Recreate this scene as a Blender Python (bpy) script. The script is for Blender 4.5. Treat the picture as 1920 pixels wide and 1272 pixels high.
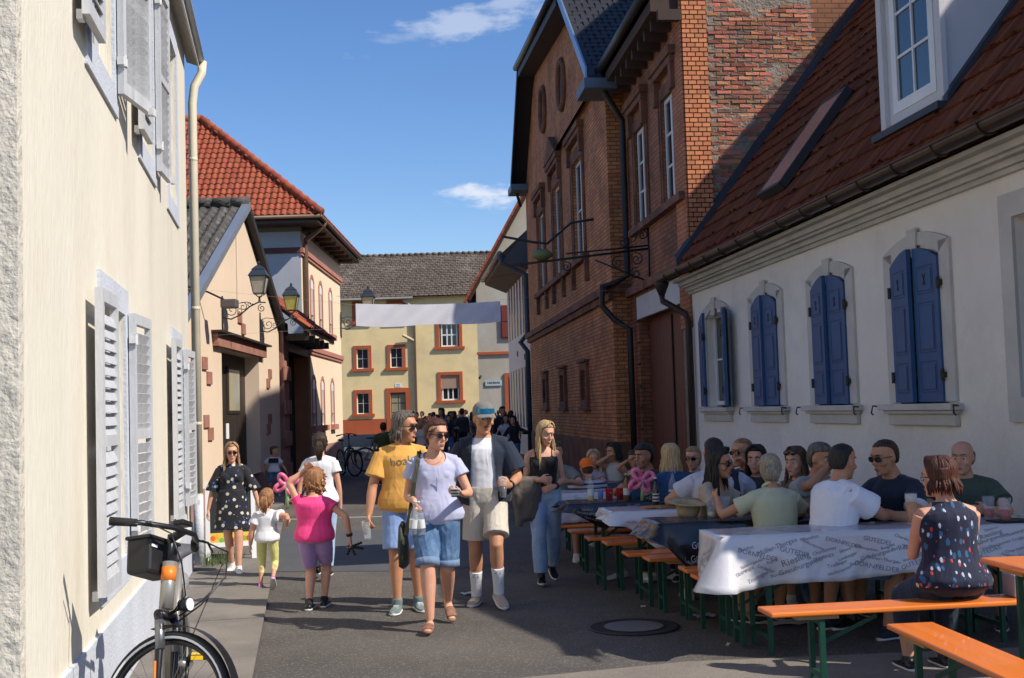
import bpy, bmesh, math, random
from mathutils import Vector, Matrix
random.seed(7)
PI = math.pi
V = Vector
scene = bpy.context.scene
for o in list(bpy.data.objects): bpy.data.objects.remove(o)
COL = scene.collection

# ------------------------------------------------------------------ camera, sky, sun, exposure
FPX, CAMH, PITCH, ROLL = 2250.0, 1.65, math.atan(132/2250.0), 0.031
_F = V((0, math.cos(PITCH), math.sin(PITCH))); _R0 = V((1,0,0)); _U0 = V((0,-math.sin(PITCH), math.cos(PITCH)))
_R = math.cos(ROLL)*_R0 - math.sin(ROLL)*_U0; _U = math.sin(ROLL)*_R0 + math.cos(ROLL)*_U0
cam_d = bpy.data.cameras.new('camera'); cam = bpy.data.objects.new('camera', cam_d); COL.objects.link(cam)
cam.matrix_world = Matrix(((_R.x,_U.x,-_F.x,0),(_R.y,_U.y,-_F.y,0),(_R.z,_U.z,-_F.z,CAMH),(0,0,0,1)))
cam_d.sensor_width = 36; cam_d.lens = FPX/1920*36; cam_d.clip_end = 3000; cam_d.clip_start = 0.05
cam_d.dof.use_dof = False
scene.camera = cam
SUN_TO = V((0.91,-0.41,0.94)).normalized()     # towards the sun
world = bpy.data.worlds.new('World'); scene.world = world; world.use_nodes = True
wn, wl = world.node_tree.nodes, world.node_tree.links
wn.clear()
wout = wn.new('ShaderNodeOutputWorld'); bg = wn.new('ShaderNodeBackground'); sky = wn.new('ShaderNodeTexSky')
sky.sky_type = 'NISHITA'; sky.sun_disc = False
sky.sun_elevation = math.asin(SUN_TO.z); sky.sun_rotation = math.atan2(SUN_TO.x, SUN_TO.y)
sky.air_density = 1.0; sky.dust_density = 0.4; sky.ozone_density = 3.2
bg.inputs['Strength'].default_value = 0.118
def wray(x, y): return (_F + (x-960)/FPX*_R + (636-y)/FPX*_U).normalized()
def wmath(op, a, b=None, c=None):
    n = wn.new('ShaderNodeMath'); n.operation = op
    for i, v in enumerate((a, b, c)):
        if v is None: continue
        if isinstance(v, (int, float)): n.inputs[i].default_value = v
        else: wl.new(v, n.inputs[i])
    return n.outputs[0]
tc = wn.new('ShaderNodeTexCoord')
mp = wn.new('ShaderNodeMapping'); mp.inputs['Scale'].default_value = (9, 9, 26); wl.new(tc.outputs['Generated'], mp.inputs[0])
nz = wn.new('ShaderNodeTexNoise'); nz.inputs['Scale'].default_value = 3.2; nz.inputs['Detail'].default_value = 9; nz.inputs['Roughness'].default_value = 0.58
wl.new(mp.outputs[0], nz.inputs['Vector'])
nz_c = wmath('SUBTRACT', nz.outputs[0], 0.5)
total = None
#            x    y    half w  half h  amount
for (cx, cy, rw, rh, amt, tilt) in [(905,366,88,25,1.0,0.05),(860,362,42,16,.8,0),(880,42,170,34,.5,-0.18),(960,5,120,24,.42,-.25),(770,70,90,16,.22,-.1),(1180,-60,260,70,.5,0)]:
    d = wray(cx, cy); rt = d.cross(V((0,0,1))).normalized(); up = rt.cross(d).normalized()
    r2 = (rt*math.cos(tilt) - up*math.sin(tilt)).normalized(); u2 = (up*math.cos(tilt) + rt*math.sin(tilt)).normalized()
    def dot(vec):
        n = wn.new('ShaderNodeVectorMath'); n.operation = 'DOT_PRODUCT'; wl.new(tc.outputs['Generated'], n.inputs[0]); n.inputs[1].default_value = vec; return n.outputs['Value']
    a = wmath('MULTIPLY', dot(r2), FPX/rw); b = wmath('MULTIPLY', dot(u2), FPX/rh)
    q = wmath('SQRT', wmath('ADD', wmath('MULTIPLY', a, a), wmath('MULTIPLY', b, b)))
    m = wmath('ADD', wmath('SUBTRACT', 1.0, q), wmath('MULTIPLY', nz_c, 2.6))
    front = wmath('GREATER_THAN', dot(d), 0.5)
    mr = wn.new('ShaderNodeMapRange'); mr.interpolation_type = 'SMOOTHSTEP'; wl.new(m, mr.inputs[0]); mr.inputs[1].default_value = 0.0; mr.inputs[2].default_value = 0.75
    k = wmath('MULTIPLY', wmath('MULTIPLY', mr.outputs[0], amt), front)
    total = k if total is None else wmath('MAXIMUM', total, k)
mx = wn.new('ShaderNodeMix'); mx.data_type = 'RGBA'; wl.new(total, mx.inputs[0]); hsv = wn.new('ShaderNodeHueSaturation'); hsv.inputs['Saturation'].default_value = 1.2; hsv.inputs['Hue'].default_value = 0.509; wl.new(sky.outputs[0], hsv.inputs['Color']); wl.new(hsv.outputs[0], mx.inputs[6]); mx.inputs[7].default_value = (5.0, 5.4, 6.2, 1)
wl.new(mx.outputs[2], bg.inputs['Color']); wl.new(bg.outputs[0], wout.inputs['Surface'])
sun_d = bpy.data.lights.new('sun', 'SUN'); sun = bpy.data.objects.new('sun', sun_d); COL.objects.link(sun)
sun_d.energy = 4.3; sun_d.angle = math.radians(0.53); sun_d.color = (1.0, 0.93, 0.82)
sun.rotation_euler = SUN_TO.to_track_quat('Z', 'Y').to_euler(); sun.location = (20,-20,40)
scene.view_settings.view_transform = 'Standard'; scene.view_settings.look = 'None'
scene.view_settings.exposure = 0.40; scene.view_settings.gamma = 1; scene.view_settings.use_curve_mapping = False

# ------------------------------------------------------------------ helpers
MATS = {}
def mat(name, col, rough=0.8, metal=0.0, var=0.12, vscale=1.2, bump=0.0, bscale=60, grain=0.0, gscale=180, spec=0.5, col2=None, c2scale=2.0, c2lo=.45, c2hi=.62, rnd=0.0, trans=0.0, ior=1.45, emit=None, sheen=0.0, stretch=(1,1,1), sss=0.0, alpha=1.0, coat=0.0):
    if name in MATS: return MATS[name]
    m = bpy.data.materials.new(name); m.use_nodes = True; MATS[name] = m
    nt = m.node_tree; N, L = nt.nodes, nt.links
    b = N['Principled BSDF']
    b.inputs['Roughness'].default_value = rough; b.inputs['Metallic'].default_value = metal
    b.inputs['Specular IOR Level'].default_value = spec
    b.inputs['Transmission Weight'].default_value = trans; b.inputs['IOR'].default_value = ior
    b.inputs['Sheen Weight'].default_value = sheen; b.inputs['Coat Weight'].default_value = coat
    b.inputs['Alpha'].default_value = alpha
    if sss: b.inputs['Subsurface Weight'].default_value = sss; b.inputs['Subsurface Radius'].default_value = (.02,.008,.004); b.inputs['Subsurface Scale'].default_value = .3
    t = N.new('ShaderNodeTexCoord'); mpn = N.new('ShaderNodeMapping'); L.new(t.outputs['Object'], mpn.inputs[0]); mpn.inputs['Scale'].default_value = stretch
    vec = mpn.outputs[0]
    def noise(s, d=5, r=.6):
        n = N.new('ShaderNodeTexNoise'); n.inputs['Scale'].default_value = s; n.inputs['Detail'].default_value = d; n.inputs['Roughness'].default_value = r; L.new(vec, n.inputs['Vector']); return n.outputs[0]
    def mixc(f, a, bb, typ='MIX'):
        n = N.new('ShaderNodeMix'); n.data_type = 'RGBA'; n.blend_type = typ
        for s, v in ((0, f), (6, a), (7, bb)):
            if hasattr(v, 'links'): L.new(v, n.inputs[s])
            elif s == 0: n.inputs[0].default_value = v
            else: n.inputs[s].default_value = (*v[:3], 1)
        return n.outputs[2]
    def rng(x, a, bb, c, d):
        n = N.new('ShaderNodeMapRange'); L.new(x, n.inputs[0])
        for i, v in enumerate((a, bb, c, d)): n.inputs[i+1].default_value = v
        return n.outputs[0]
    cur = tuple(col)
    if col2: cur = mixc(rng(noise(c2scale, 8, .65), c2lo, c2hi, 0, 1), cur, col2)
    if rnd:
        oi = N.new('ShaderNodeObjectInfo'); gi = N.new('ShaderNodeNewGeometry')
        ad = N.new('ShaderNodeMath'); ad.operation = 'ADD'; L.new(oi.outputs['Random'], ad.inputs[0]); L.new(gi.outputs['Random Per Island'], ad.inputs[1])
        fr = N.new('ShaderNodeMath'); fr.operation = 'FRACT'; L.new(ad.outputs[0], fr.inputs[0])
        hs = N.new('ShaderNodeHueSaturation'); L.new(rng(fr.outputs[0], 0, 1, 1-rnd, 1+rnd), hs.inputs['Value'])
        fr2 = N.new('ShaderNodeMath'); fr2.operation = 'MULTIPLY'; L.new(fr.outputs[0], fr2.inputs[0]); fr2.inputs[1].default_value = 7.31
        fr3 = N.new('ShaderNodeMath'); fr3.operation = 'FRACT'; L.new(fr2.outputs[0], fr3.inputs[0])
        L.new(rng(fr3.outputs[0], 0, 1, .5-.035*rnd, .5+.035*rnd), hs.inputs['Hue'])
        if hasattr(cur, 'links'): L.new(cur, hs.inputs['Color'])
        else: hs.inputs['Color'].default_value = (*cur[:3], 1)
        cur = hs.outputs[0]
    if var:
        g = rng(noise(vscale, 6, .6), .3, .7, 1-var, 1+var)
        cb = N.new('ShaderNodeCombineColor'); [L.new(g, cb.inputs[i]) for i in range(3)]
        cur = mixc(1.0, cur, cb.outputs[0], 'MULTIPLY')
    if grain:
        g = rng(noise(gscale, 3, .7), .3, .7, 1-grain, 1+grain)
        cb = N.new('ShaderNodeCombineColor'); [L.new(g, cb.inputs[i]) for i in range(3)]
        cur = mixc(1.0, cur, cb.outputs[0], 'MULTIPLY')
    if hasattr(cur, 'links'): L.new(cur, b.inputs['Base Color'])
    else: b.inputs['Base Color'].default_value = (*cur[:3], 1)
    if bump:
        bn = N.new('ShaderNodeBump'); bn.inputs['Strength'].default_value = min(1, bump); bn.inputs['Distance'].default_value = .01*max(1, bump)
        L.new(noise(bscale, 6, .6), bn.inputs['Height']); L.new(bn.outputs[0], b.inputs['Normal'])
    if emit: b.inputs['Emission Color'].default_value = (*emit[:3], 1); b.inputs['Emission Strength'].default_value = emit[3]
    return m

def brickmat(name, c1, c2, mortar, bw=.25, bh=.0775, rot=True, dirt=0.0, dirtc=(.1,.09,.08), msize=.012, var=.25):
    """brick courses for surfaces whose bricks are only a few pixels: object x = along wall, z = up"""
    if name in MATS: return MATS[name]
    m = bpy.data.materials.new(name); m.use_nodes = True; MATS[name] = m
    N, L = m.node_tree.nodes, m.node_tree.links; b = N['Principled BSDF']; b.inputs['Roughness'].default_value = .85
    t = N.new('ShaderNodeTexCoord'); sp = N.new('ShaderNodeSeparateXYZ'); L.new(t.outputs['Object'], sp.inputs[0])
    ad = N.new('ShaderNodeMath'); ad.operation = 'ADD'; L.new(sp.outputs[0], ad.inputs[0]); L.new(sp.outputs[1], ad.inputs[1])
    cb = N.new('ShaderNodeCombineXYZ'); L.new(ad.outputs[0], cb.inputs[0]); L.new(sp.outputs[2], cb.inputs[1])
    br = N.new('ShaderNodeTexBrick'); L.new(cb.outputs[0], br.inputs['Vector']); br.inputs['Scale'].default_value = 1
    br.inputs['Brick Width'].default_value = bw; br.inputs['Row Height'].default_value = bh; br.inputs['Mortar Size'].default_value = msize/2
    br.inputs['Color1'].default_value = (*c1, 1); br.inputs['Color2'].default_value = (*c2, 1); br.inputs['Mortar'].default_value = (*mortar, 1)
    br.inputs['Mortar Smooth'].default_value = .2; br.inputs['Bias'].default_value = 0
    n = N.new('ShaderNodeTexNoise'); n.inputs['Scale'].default_value = 1.1; n.inputs['Detail'].default_value = 7; L.new(t.outputs['Object'], n.inputs['Vector'])
    mr = N.new('ShaderNodeMapRange'); L.new(n.outputs[0], mr.inputs[0]); mr.inputs[1].default_value = .35; mr.inputs[2].default_value = .7; mr.inputs[3].default_value = 1+var; mr.inputs[4].default_value = 1-var*1.4
    cc = N.new('ShaderNodeCombineColor'); [L.new(mr.outputs[0], cc.inputs[i]) for i in range(3)]
    mx = N.new('ShaderNodeMix'); mx.data_type = 'RGBA'; mx.blend_type = 'MULTIPLY'; mx.inputs[0].default_value = 1; L.new(br.outputs['Color'], mx.inputs[6]); L.new(cc.outputs[0], mx.inputs[7])
    L.new(mx.outputs[2], b.inputs['Base Color'])
    bp = N.new('ShaderNodeBump'); bp.inputs['Strength'].default_value = .8; bp.inputs['Distance'].default_value = .008; bp.invert = True; L.new(br.outputs['Fac'], bp.inputs['Height']); L.new(bp.outputs[0], b.inputs['Normal'])
    return m

class MB:
    def __init__(s): s.v = []; s.f = []
    def poly(s, pts):
        i = len(s.v); s.v += [tuple(p) for p in pts]; s.f.append(tuple(range(i, i+len(pts)))); return s
    def box(s, x0, x1, y0, y1, z0, z1, M=None):
        p = [V((x, y, z)) for z in (z0, z1) for y in (y0, y1) for x in (x0, x1)]
        if M is not None: p = [M @ q for q in p]
        i = len(s.v); s.v += [tuple(q) for q in p]
        s.f += [(i+a, i+b, i+c, i+d) for a, b, c, d in ((0,2,3,1),(4,5,7,6),(0,1,5,4),(2,6,7,3),(0,4,6,2),(1,3,7,5))]; return s
    def bar(s, a, b, w, h=None, up=V((0,0,1))):
        a, b = V(a), V(b); h = h or w; d = (b-a); 
        if d.length < 1e-6: return s
        d.normalize(); u = V(up)
        if abs(d.dot(u)) > .98: u = V((1,0,0)) if abs(d.x) < .9 else V((0,1,0))
        r = d.cross(u).normalized(); u = r.cross(d).normalized(); i = len(s.v)
        for q in (a, b):
            for (m, n) in ((-1,-1),(1,-1),(1,1),(-1,1)): s.v.append(tuple(q + r*m*w/2 + u*n*h/2))
        s.f += [(i,i+1,i+2,i+3)[::-1],(i+4,i+5,i+6,i+7)] + [(i+k, i+(k+1)%4, i+4+(k+1)%4, i+4+k) for k in range(4)]; return s
    def tube(s, pts, r, n=8, cap=True, closed=False):
        pts = [V(p) for p in pts]; rs = r if isinstance(r, (list, tuple)) else [r]*len(pts); i0 = len(s.v); m = len(pts)
        t0 = (pts[1]-pts[0]).normalized(); u = t0.orthogonal().normalized()
        for k in range(m):
            if closed: t = (pts[(k+1) % m]-pts[k-1]).normalized()
            else: t = (pts[min(k+1, m-1)]-pts[max(k-1, 0)]).normalized()
            u = (u - t*u.dot(t));  u = u.normalized() if u.length > 1e-6 else t.orthogonal().normalized(); w = t.cross(u)
            for j in range(n):
                a = 2*PI*j/n; s.v.append(tuple(pts[k] + (u*math.cos(a)+w*math.sin(a))*rs[k]))
        for k in range(m if closed else m-1):
            k2 = (k+1) % m
            for j in range(n): s.f.append((i0+k*n+j, i0+k*n+(j+1) % n, i0+k2*n+(j+1) % n, i0+k2*n+j))
        if cap and not closed:
            s.f.append(tuple(i0+j for j in range(n))[::-1]); s.f.append(tuple(i0+(m-1)*n+j for j in range(n)))
        return s
    def lathe(s, prof, c=(0,0,0), n=16, axis='z', cap=True):
        c = V(c); i0 = len(s.v)
        for (r, h) in prof:
            for j in range(n):
                a = 2*PI*j/n; x, y = r*math.cos(a), r*math.sin(a)
                s.v.append(tuple(c + (V((x, y, h)) if axis == 'z' else V((x, h, y)) if axis == 'y' else V((h, x, y)))))
        for k in range(len(prof)-1):
            for j in range(n): s.f.append((i0+k*n+j, i0+k*n+(j+1) % n, i0+(k+1)*n+(j+1) % n, i0+(k+1)*n+j))
        if cap:
            s.f.append(tuple(i0+j for j in range(n))[::-1]); s.f.append(tuple(i0+(len(prof)-1)*n+j for j in range(n)))
        return s
    def prism(s, poly, a, b):
        """poly: list of 3D points; extruded from offset a to offset b (vectors)"""
        n = len(poly); i = len(s.v); s.v += [tuple(V(p)+V(a)) for p in poly] + [tuple(V(p)+V(b)) for p in poly]
        s.f.append(tuple(range(i, i+n))); s.f.append(tuple(range(i+n, i+2*n))[::-1])
        s.f += [(i+k, i+n+k, i+n+(k+1) % n, i+(k+1) % n) for k in range(n)]; return s
    def mesh(s, name, smooth=False):
        me = bpy.data.meshes.new(name); me.from_pydata(s.v, [], s.f); me.update()
        bm = bmesh.new(); bm.from_mesh(me); bmesh.ops.recalc_face_normals(bm, faces=bm.faces); bm.to_mesh(me); bm.free()
        if smooth: me.shade_smooth()
        return me
    def build(s, name, m, parent=None, smooth=False, bevel=0, seg=2, **kw):
        me = s.mesh(name, smooth); me.materials.append(m)
        o = bpy.data.objects.new(name, me); COL.objects.link(o); o.parent = parent
        if bevel:
            b = o.modifiers.new('b', 'BEVEL'); b.width = bevel; b.segments = seg; b.limit_method = 'ANGLE'; b.angle_limit = .6
        for k, v in kw.items(): o[k] = v
        return o
def thing(name, label, cat, loc=(0,0,0), rz=0, group=None):
    o = bpy.data.objects.new(name, None); COL.objects.link(o); o.location = loc; o.rotation_euler = (0, 0, rz); o.empty_display_size = .2
    o['label'] = label; o['category'] = cat
    if group: o['group'] = group
    return o
def tag(o, label, cat, group=None):
    o['label'] = label; o['category'] = cat
    if group: o['group'] = group
    return o
def inst(name, me, parent, M, m=None):
    o = bpy.data.objects.new(name, me); COL.objects.link(o); o.parent = parent; o.matrix_local = M
    return o
def dup(root, loc, rz, label=None, group=None):
    def cp(o, par):
        c = o.copy(); COL.objects.link(c); c.parent = par
        for ch in o.children: cp(ch, c)
        return c
    r = cp(root, None); r.location = loc; r.rotation_euler = (0, 0, rz)
    if label: r['label'] = label
    if group: r['group'] = group
    return r
class Fr:
    """facade frame: x to the right as one faces the wall, y into the wall, z up"""
    def __init__(s, o, d):
        s.a = math.atan2(d[1], d[0]); s.o = V((o[0], o[1], 0)); s.x = V((math.cos(s.a), math.sin(s.a), 0)); s.y = V((-math.sin(s.a), math.cos(s.a), 0))
    def w(s, x, y, z): return s.o + s.x*x + s.y*y + V((0,0,z))
def wall_holes(mb, x0, x1, z0, z1, holes, depth, y=0.0):
    xs = sorted({x0, x1, *[h[0] for h in holes], *[h[1] for h in holes]}); zs = sorted({z0, z1, *[h[2] for h in holes], *[h[3] for h in holes]})
    for a, b in zip(xs, xs[1:]):
        for c, d in zip(zs, zs[1:]):
            mx_, mz_ = (a+b)/2, (c+d)/2
            if any(h[0] < mx_ < h[1] and h[2] < mz_ < h[3] for h in holes): continue
            mb.poly([(a,y,c),(b,y,c),(b,y,d),(a,y,d)])
    for (a, b, c, d) in holes:
        e = y+depth
        mb.poly([(a,y,c),(a,e,c),(a,e,d),(a,y,d)]); mb.poly([(b,y,c),(b,y,d),(b,e,d),(b,e,c)])
        mb.poly([(a,y,d),(b,y,d),(b,e,d),(a,e,d)]); mb.poly([(a,y,c),(a,e,c),(b,e,c),(b,y,c)])
def ring(mb, a, b, c, d, t, y0, y1, tt=None, tb=None):
    """rectangular ring outside the opening a..b, c..d"""
    tt = t if tt is None else tt; tb = t if tb is None else tb
    mb.box(a-t, a, y0, y1, c, d); mb.box(b, b+t, y0, y1, c, d)
    if tt: mb.box(a-t, b+t, y0, y1, d, d+tt)
    if tb: mb.box(a-t, b+t, y0, y1, c-tb, c)
GLASS = mat('window_glass', (.012,.016,.02), .06, spec=.9, var=0)
def window(parent, x0, x1, z0, z1, y=.12, fm=None, fw=.06, cols=2, rows=2, bw=.025, thick_col=None, single=False, glass=None):
    fm = fm or mat('white_frame_paint', (.74,.74,.72), .45)
    mb = MB(); mb.box(x0, x0+fw, y-.03, y+.03, z0, z1); mb.box(x1-fw, x1, y-.03, y+.03, z0, z1)
    mb.box(x0+fw, x1-fw, y-.03, y+.03, z0, z0+fw); mb.box(x0+fw, x1-fw, y-.03, y+.03, z1-fw, z1)
    xa, xb, za, zb = x0+fw, x1-fw, z0+fw, z1-fw
    for i in range(1, cols):
        x = xa+(xb-xa)*i/cols; w = thick_col if thick_col and i == cols//2 else bw; mb.box(x-w/2, x+w/2, y-.022, y+.022, za, zb)
    for j in range(1, rows):
        z = za+(zb-za)*j/rows; mb.box(xa, xb, y-.018, y+.018, z-bw/2, z+bw/2)
    w = mb.build('window', fm, parent)
    g = glass or GLASS
    if single: MB().box(xa, xb, y-.004, y+.004, za, zb).build('pane', g, w)
    else:
        dx, dz = (xb-xa)/cols, (zb-za)/rows
        me = MB().box(.002, dx-.002, y-.004, y+.004, .002, dz-.002).mesh('pane'); me.materials.append(g)
        for i in range(cols):
            for j in range(rows): inst('pane', me, w, Matrix.Translation((xa+i*dx, 0, za+j*dz)))
    MB().box(x0, x1, y+.05, y+.06, z0, z1).build('dark_interior', mat('dark_room', (.01,.01,.01), .9, var=0), w)
    return w
def pip(p, poly):
    x, y = p; c = False; n = len(poly)
    for i in range(n):
        (x1, y1), (x2, y2) = poly[i], poly[i-1]
        if (y1 > y) != (y2 > y) and x < (x2-x1)*(y-y1)/(y2-y1)+x1: c = not c
    return c
def tile_mesh(tw, th, kind='pan', thick=.018):
    mb = MB(); L = th*1.22
    if kind == 'pan':
        n = 6; prof = []
        for i in range(n+1):
            u = i/n; prof.append((u*tw*1.06, .5*tw*.22*math.sin(2*PI*u-.6)))
    else: prof = [(tw*.015, 0), (tw*.25, .012), (tw*.5, .004), (tw*.75, .012), (tw*.985, 0)]
    n = len(prof)-1
    top = [[(x, 0, z+thick+.012) for x, z in prof], [(x, L, z+thick) for x, z in prof]]
    if kind == 'beaver': top[0] = [(x, .28*th*(abs(x/tw-.5)*2)**2.2, z) for x, _, z in top[0]]
    b = [(p[0], p[1], p[2]-thick) for p in top[0]]; bb = [(p[0], p[1], p[2]-thick) for p in top[1]]
    for i in range(n):
        mb.poly([top[0][i], top[0][i+1], top[1][i+1], top[1][i]]); mb.poly([b[i], b[i+1], top[0][i+1], top[0][i]])
    mb.poly([top[0][0], top[1][0], bb[0], b[0]]); mb.poly([top[0][n], b[n], bb[n], top[1][n]])
    return mb
def tile_field(parent, O, U, S, poly, tw, th, kind, m, near=None, nparts=300, jit=.004, name='roof_tile', stagger=False, tilt=.05):
    """O origin, U unit along the eave, S unit up the slope (all in the parent's frame); poly in (u, s) metres"""
    O, U, S = V(O), V(U).normalized(), V(S).normalized(); Nn = U.cross(S).normalized()
    us = [p[0] for p in poly]; ss = [p[1] for p in poly]
    cells = []
    r = 0; s = min(ss)
    while s < max(ss)-.3*th:
        u = min(us) - (tw/2 if stagger and r % 2 else 0)
        while u < max(us):
            if pip((u+tw/2, s+th*.5), poly): cells.append((u, s))
            u += tw
        s += th; r += 1
    rnd = random.Random(len(cells))
    tm = tile_mesh(tw, th, kind); me = tm.mesh(name); me.materials.append(m)
    R = Matrix((U, S, Nn)).transposed().to_4x4()
    def M(u, s):
        return Matrix.Translation(O+U*(u+rnd.uniform(-jit, jit))+S*(s+rnd.uniform(-jit, jit)*1.5)) @ R @ Matrix.Rotation(rnd.uniform(-1,1)*jit*2.5, 4, 'Z') @ Matrix.Rotation(rnd.uniform(0,1)*jit*3 - tilt, 4, 'X')
    if near is not None: cells.sort(key=lambda c: (O+U*c[0]+S*c[1]-V(near)).length)
    k = nparts if nparts else 0
    for c in cells[:k]: inst(name, me, parent, M(*c))
    rest = MB()
    for c in cells[k:]:
        Q = M(*c); i = len(rest.v); rest.v += [tuple(Q @ V(p)) for p in tm.v]; rest.f += [tuple(i+a for a in f) for f in tm.f]
    if rest.v:
        o = rest.build(name+'_rows', m, parent); o['kind'] = 'stuff'
    return len(cells)
def kind(o, k='structure'): o['kind'] = k; return o
# ================================================================== GROUND
asphalt = mat('asphalt', (.124,.108,.092), .9, var=.22, vscale=.8, grain=.35, gscale=60, bump=1.2, bscale=150, col2=(.092,.083,.074), c2scale=.5, c2lo=.4, c2hi=.6)
_n = asphalt.node_tree; _b = _n.nodes['Principled BSDF']
_t = _n.nodes.new('ShaderNodeTexCoord'); _v = _n.nodes.new('ShaderNodeTexVoronoi'); _v.inputs['Scale'].default_value = 85; _n.links.new(_t.outputs['Object'], _v.inputs['Vector'])
_c = _n.nodes.new('ShaderNodeSeparateColor'); _n.links.new(_v.outputs['Color'], _c.inputs[0])
_g = _n.nodes.new('ShaderNodeMapRange'); _n.links.new(_c.outputs[0], _g.inputs[0]); _g.inputs[1].default_value = .86; _g.inputs[2].default_value = .95; _g.inputs[3].default_value = 0; _g.inputs[4].default_value = .6
_l = _b.inputs['Base Color'].links[0].from_socket
_m = _n.nodes.new('ShaderNodeMix'); _m.data_type = 'RGBA'; _n.links.new(_g.outputs[0], _m.inputs[0]); _n.links.new(_l, _m.inputs[6]); _m.inputs[7].default_value = (.26,.235,.20,1); _n.links.new(_m.outputs[2], _b.inputs['Base Color'])
kind(MB().poly([(-400,-60,0),(400,-60,0),(400,900,0),(-400,900,0)]).build('road', asphalt))
patch = mat('asphalt_patch', (.085,.087,.09), .8, var=.08, vscale=1.5, grain=.15, gscale=120, bump=.5, bscale=200)
kind(MB().poly([(-3.0,13.0,.004),(-1.0,12.6,.004),(-.2,12.9,.004),(-.35,16.0,.004),(-2.0,17.2,.004),(-3.7,17.4,.004)]).build('road_patch', patch))
LW = Fr((-1.957, 4.8), (-.191, 1))           # left cream house facade
pave = mat('pavement_concrete', (.215,.19,.16), .9, var=.16, vscale=1.1, grain=.2, gscale=110, bump=.8, bscale=120, col2=(.16,.145,.13), c2scale=.9)
# pavement slabs along the left houses, joints between them recessed
p0 = kind(MB().prism([LW.w(-12,-.02,0), LW.w(-12,-.56,0), LW.w(15.0,-.98,0), LW.w(15.0,1.3,0), LW.w(8.9,-.0,0)][::-1], (0,0,-.02), (0,0,.012)).build('pavement', mat('pavement_joint', (.07,.062,.055), .95, var=.1)))
x = -6.0; k = 0
while x < 14.6:
    L_ = 1.0
    def off(q): return -.56 - .42*(q+12)/27
    a, b = x+.006, x+L_-.006
    mid = .0
    for (y0, y1) in (((-.02 if b < 8.9 else .5), mid-.30), (mid-.312, None)):
        pa = [(a, y0 if y0 is not None else 0), (b, y0), (b, y1 if y1 is not None else off(b)), (a, y1 if y1 is not None else off(a))]
        pts = [LW.w(px, py, 0) for px, py in pa]
        o = MB().prism(pts[::-1], (0,0,.008), (0,0,.03+random.uniform(-.003,.003))).build('paving_slab', pave, p0)
    x += L_
# pavement continuing along the pink gable house
kind(MB().prism([(-5.1,19.5,0),(-4.2,19.0,0),(-4.9,34,0),(-5.9,34,0)][::-1], (0,0,-.02), (0,0,.03)).build('pavement', pave))
# pale strip across the street: the sunlit ground edge painted as colour
MBc = MB().box(-3.9,-1.8,19.28,19.4,.001,.008)
kind(MBc.build('sunlit_edge_strip', mat('sunlit_edge_tone', (.33,.31,.29), .85, grain=.2)))
# concrete gutter band across the near street
kind(MB().poly([(-.35,7.38,.004),(1.05,7.8,.004),(3.9,7.95,.004),(4.0,6.9,.004),(1.2,6.75,.004),(-.7,6.2,.004)]).build('gutter_band', mat('band_concrete', (.22,.19,.16), .9, var=.15, vscale=2, grain=.22, gscale=100, bump=.8, bscale=130)))
mh = thing('manhole_cover', 'round cast iron manhole cover with pale concrete middle set in the road', 'manhole cover', (.84, 9.05, 0))
MB().lathe([(.0,.004),(.335,.004),(.34,.010),(.32,.012),(.30,.007),(0,.007)], n=40, cap=False).build('rim', mat('cast_iron', (.05,.045,.04), .6, metal=.5, var=.2), mh, smooth=True)
MB().lathe([(0,.008),(.215,.008),(.222,.014),(.21,.016),(0,.016)], n=40, cap=False).build('lid', mat('manhole_concrete', (.16,.15,.145), .85, grain=.25), mh)

# ================================================================== LEFT CREAM HOUSE
cream = mat('cream_stucco', (.72,.67,.56), .92, var=.07, vscale=.8, grain=.05, gscale=30, bump=.9, bscale=30, col2=(.62,.55,.42), c2scale=1.3, c2lo=.5, c2hi=.8, stretch=(1,1,.22))
cream2 = mat('rough_stucco', (.60,.55,.46), .95, var=.12, vscale=1.2, grain=.1, gscale=25, bump=2.5, bscale=16)
bluew = mat('pale_grey_trim', (.56,.59,.65), .8, var=.07, vscale=2.5, bump=.8, bscale=40)
shutg = mat('grey_shutter_paint', (.50,.51,.53), .6, var=.10, vscale=7, col2=(.36,.35,.34), c2scale=9, c2lo=.58, c2hi=.75, bump=.4, bscale=40, stretch=(1,1,.3))
H1 = thing('cream_house', 'long cream stucco house with pale grey louvred shutters on the left side of the street', 'house', LW.o, LW.a)
ws = MB(); 
low = [(2.10,3.02,.80,2.34), (6.50,7.35,.80,2.34)]
upp = [(1.75,2.65,3.75,5.3), (4.15,5.0,3.75,5.3), (6.35,7.2,3.75,5.3)]
wall_holes(ws, -.06, 8.5, 0, 6.0, low+upp, .16)
ws.box(-.06, 8.5, .30, 7.5, 0, 5.99)
ws.build('wall', cream, H1)
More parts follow.
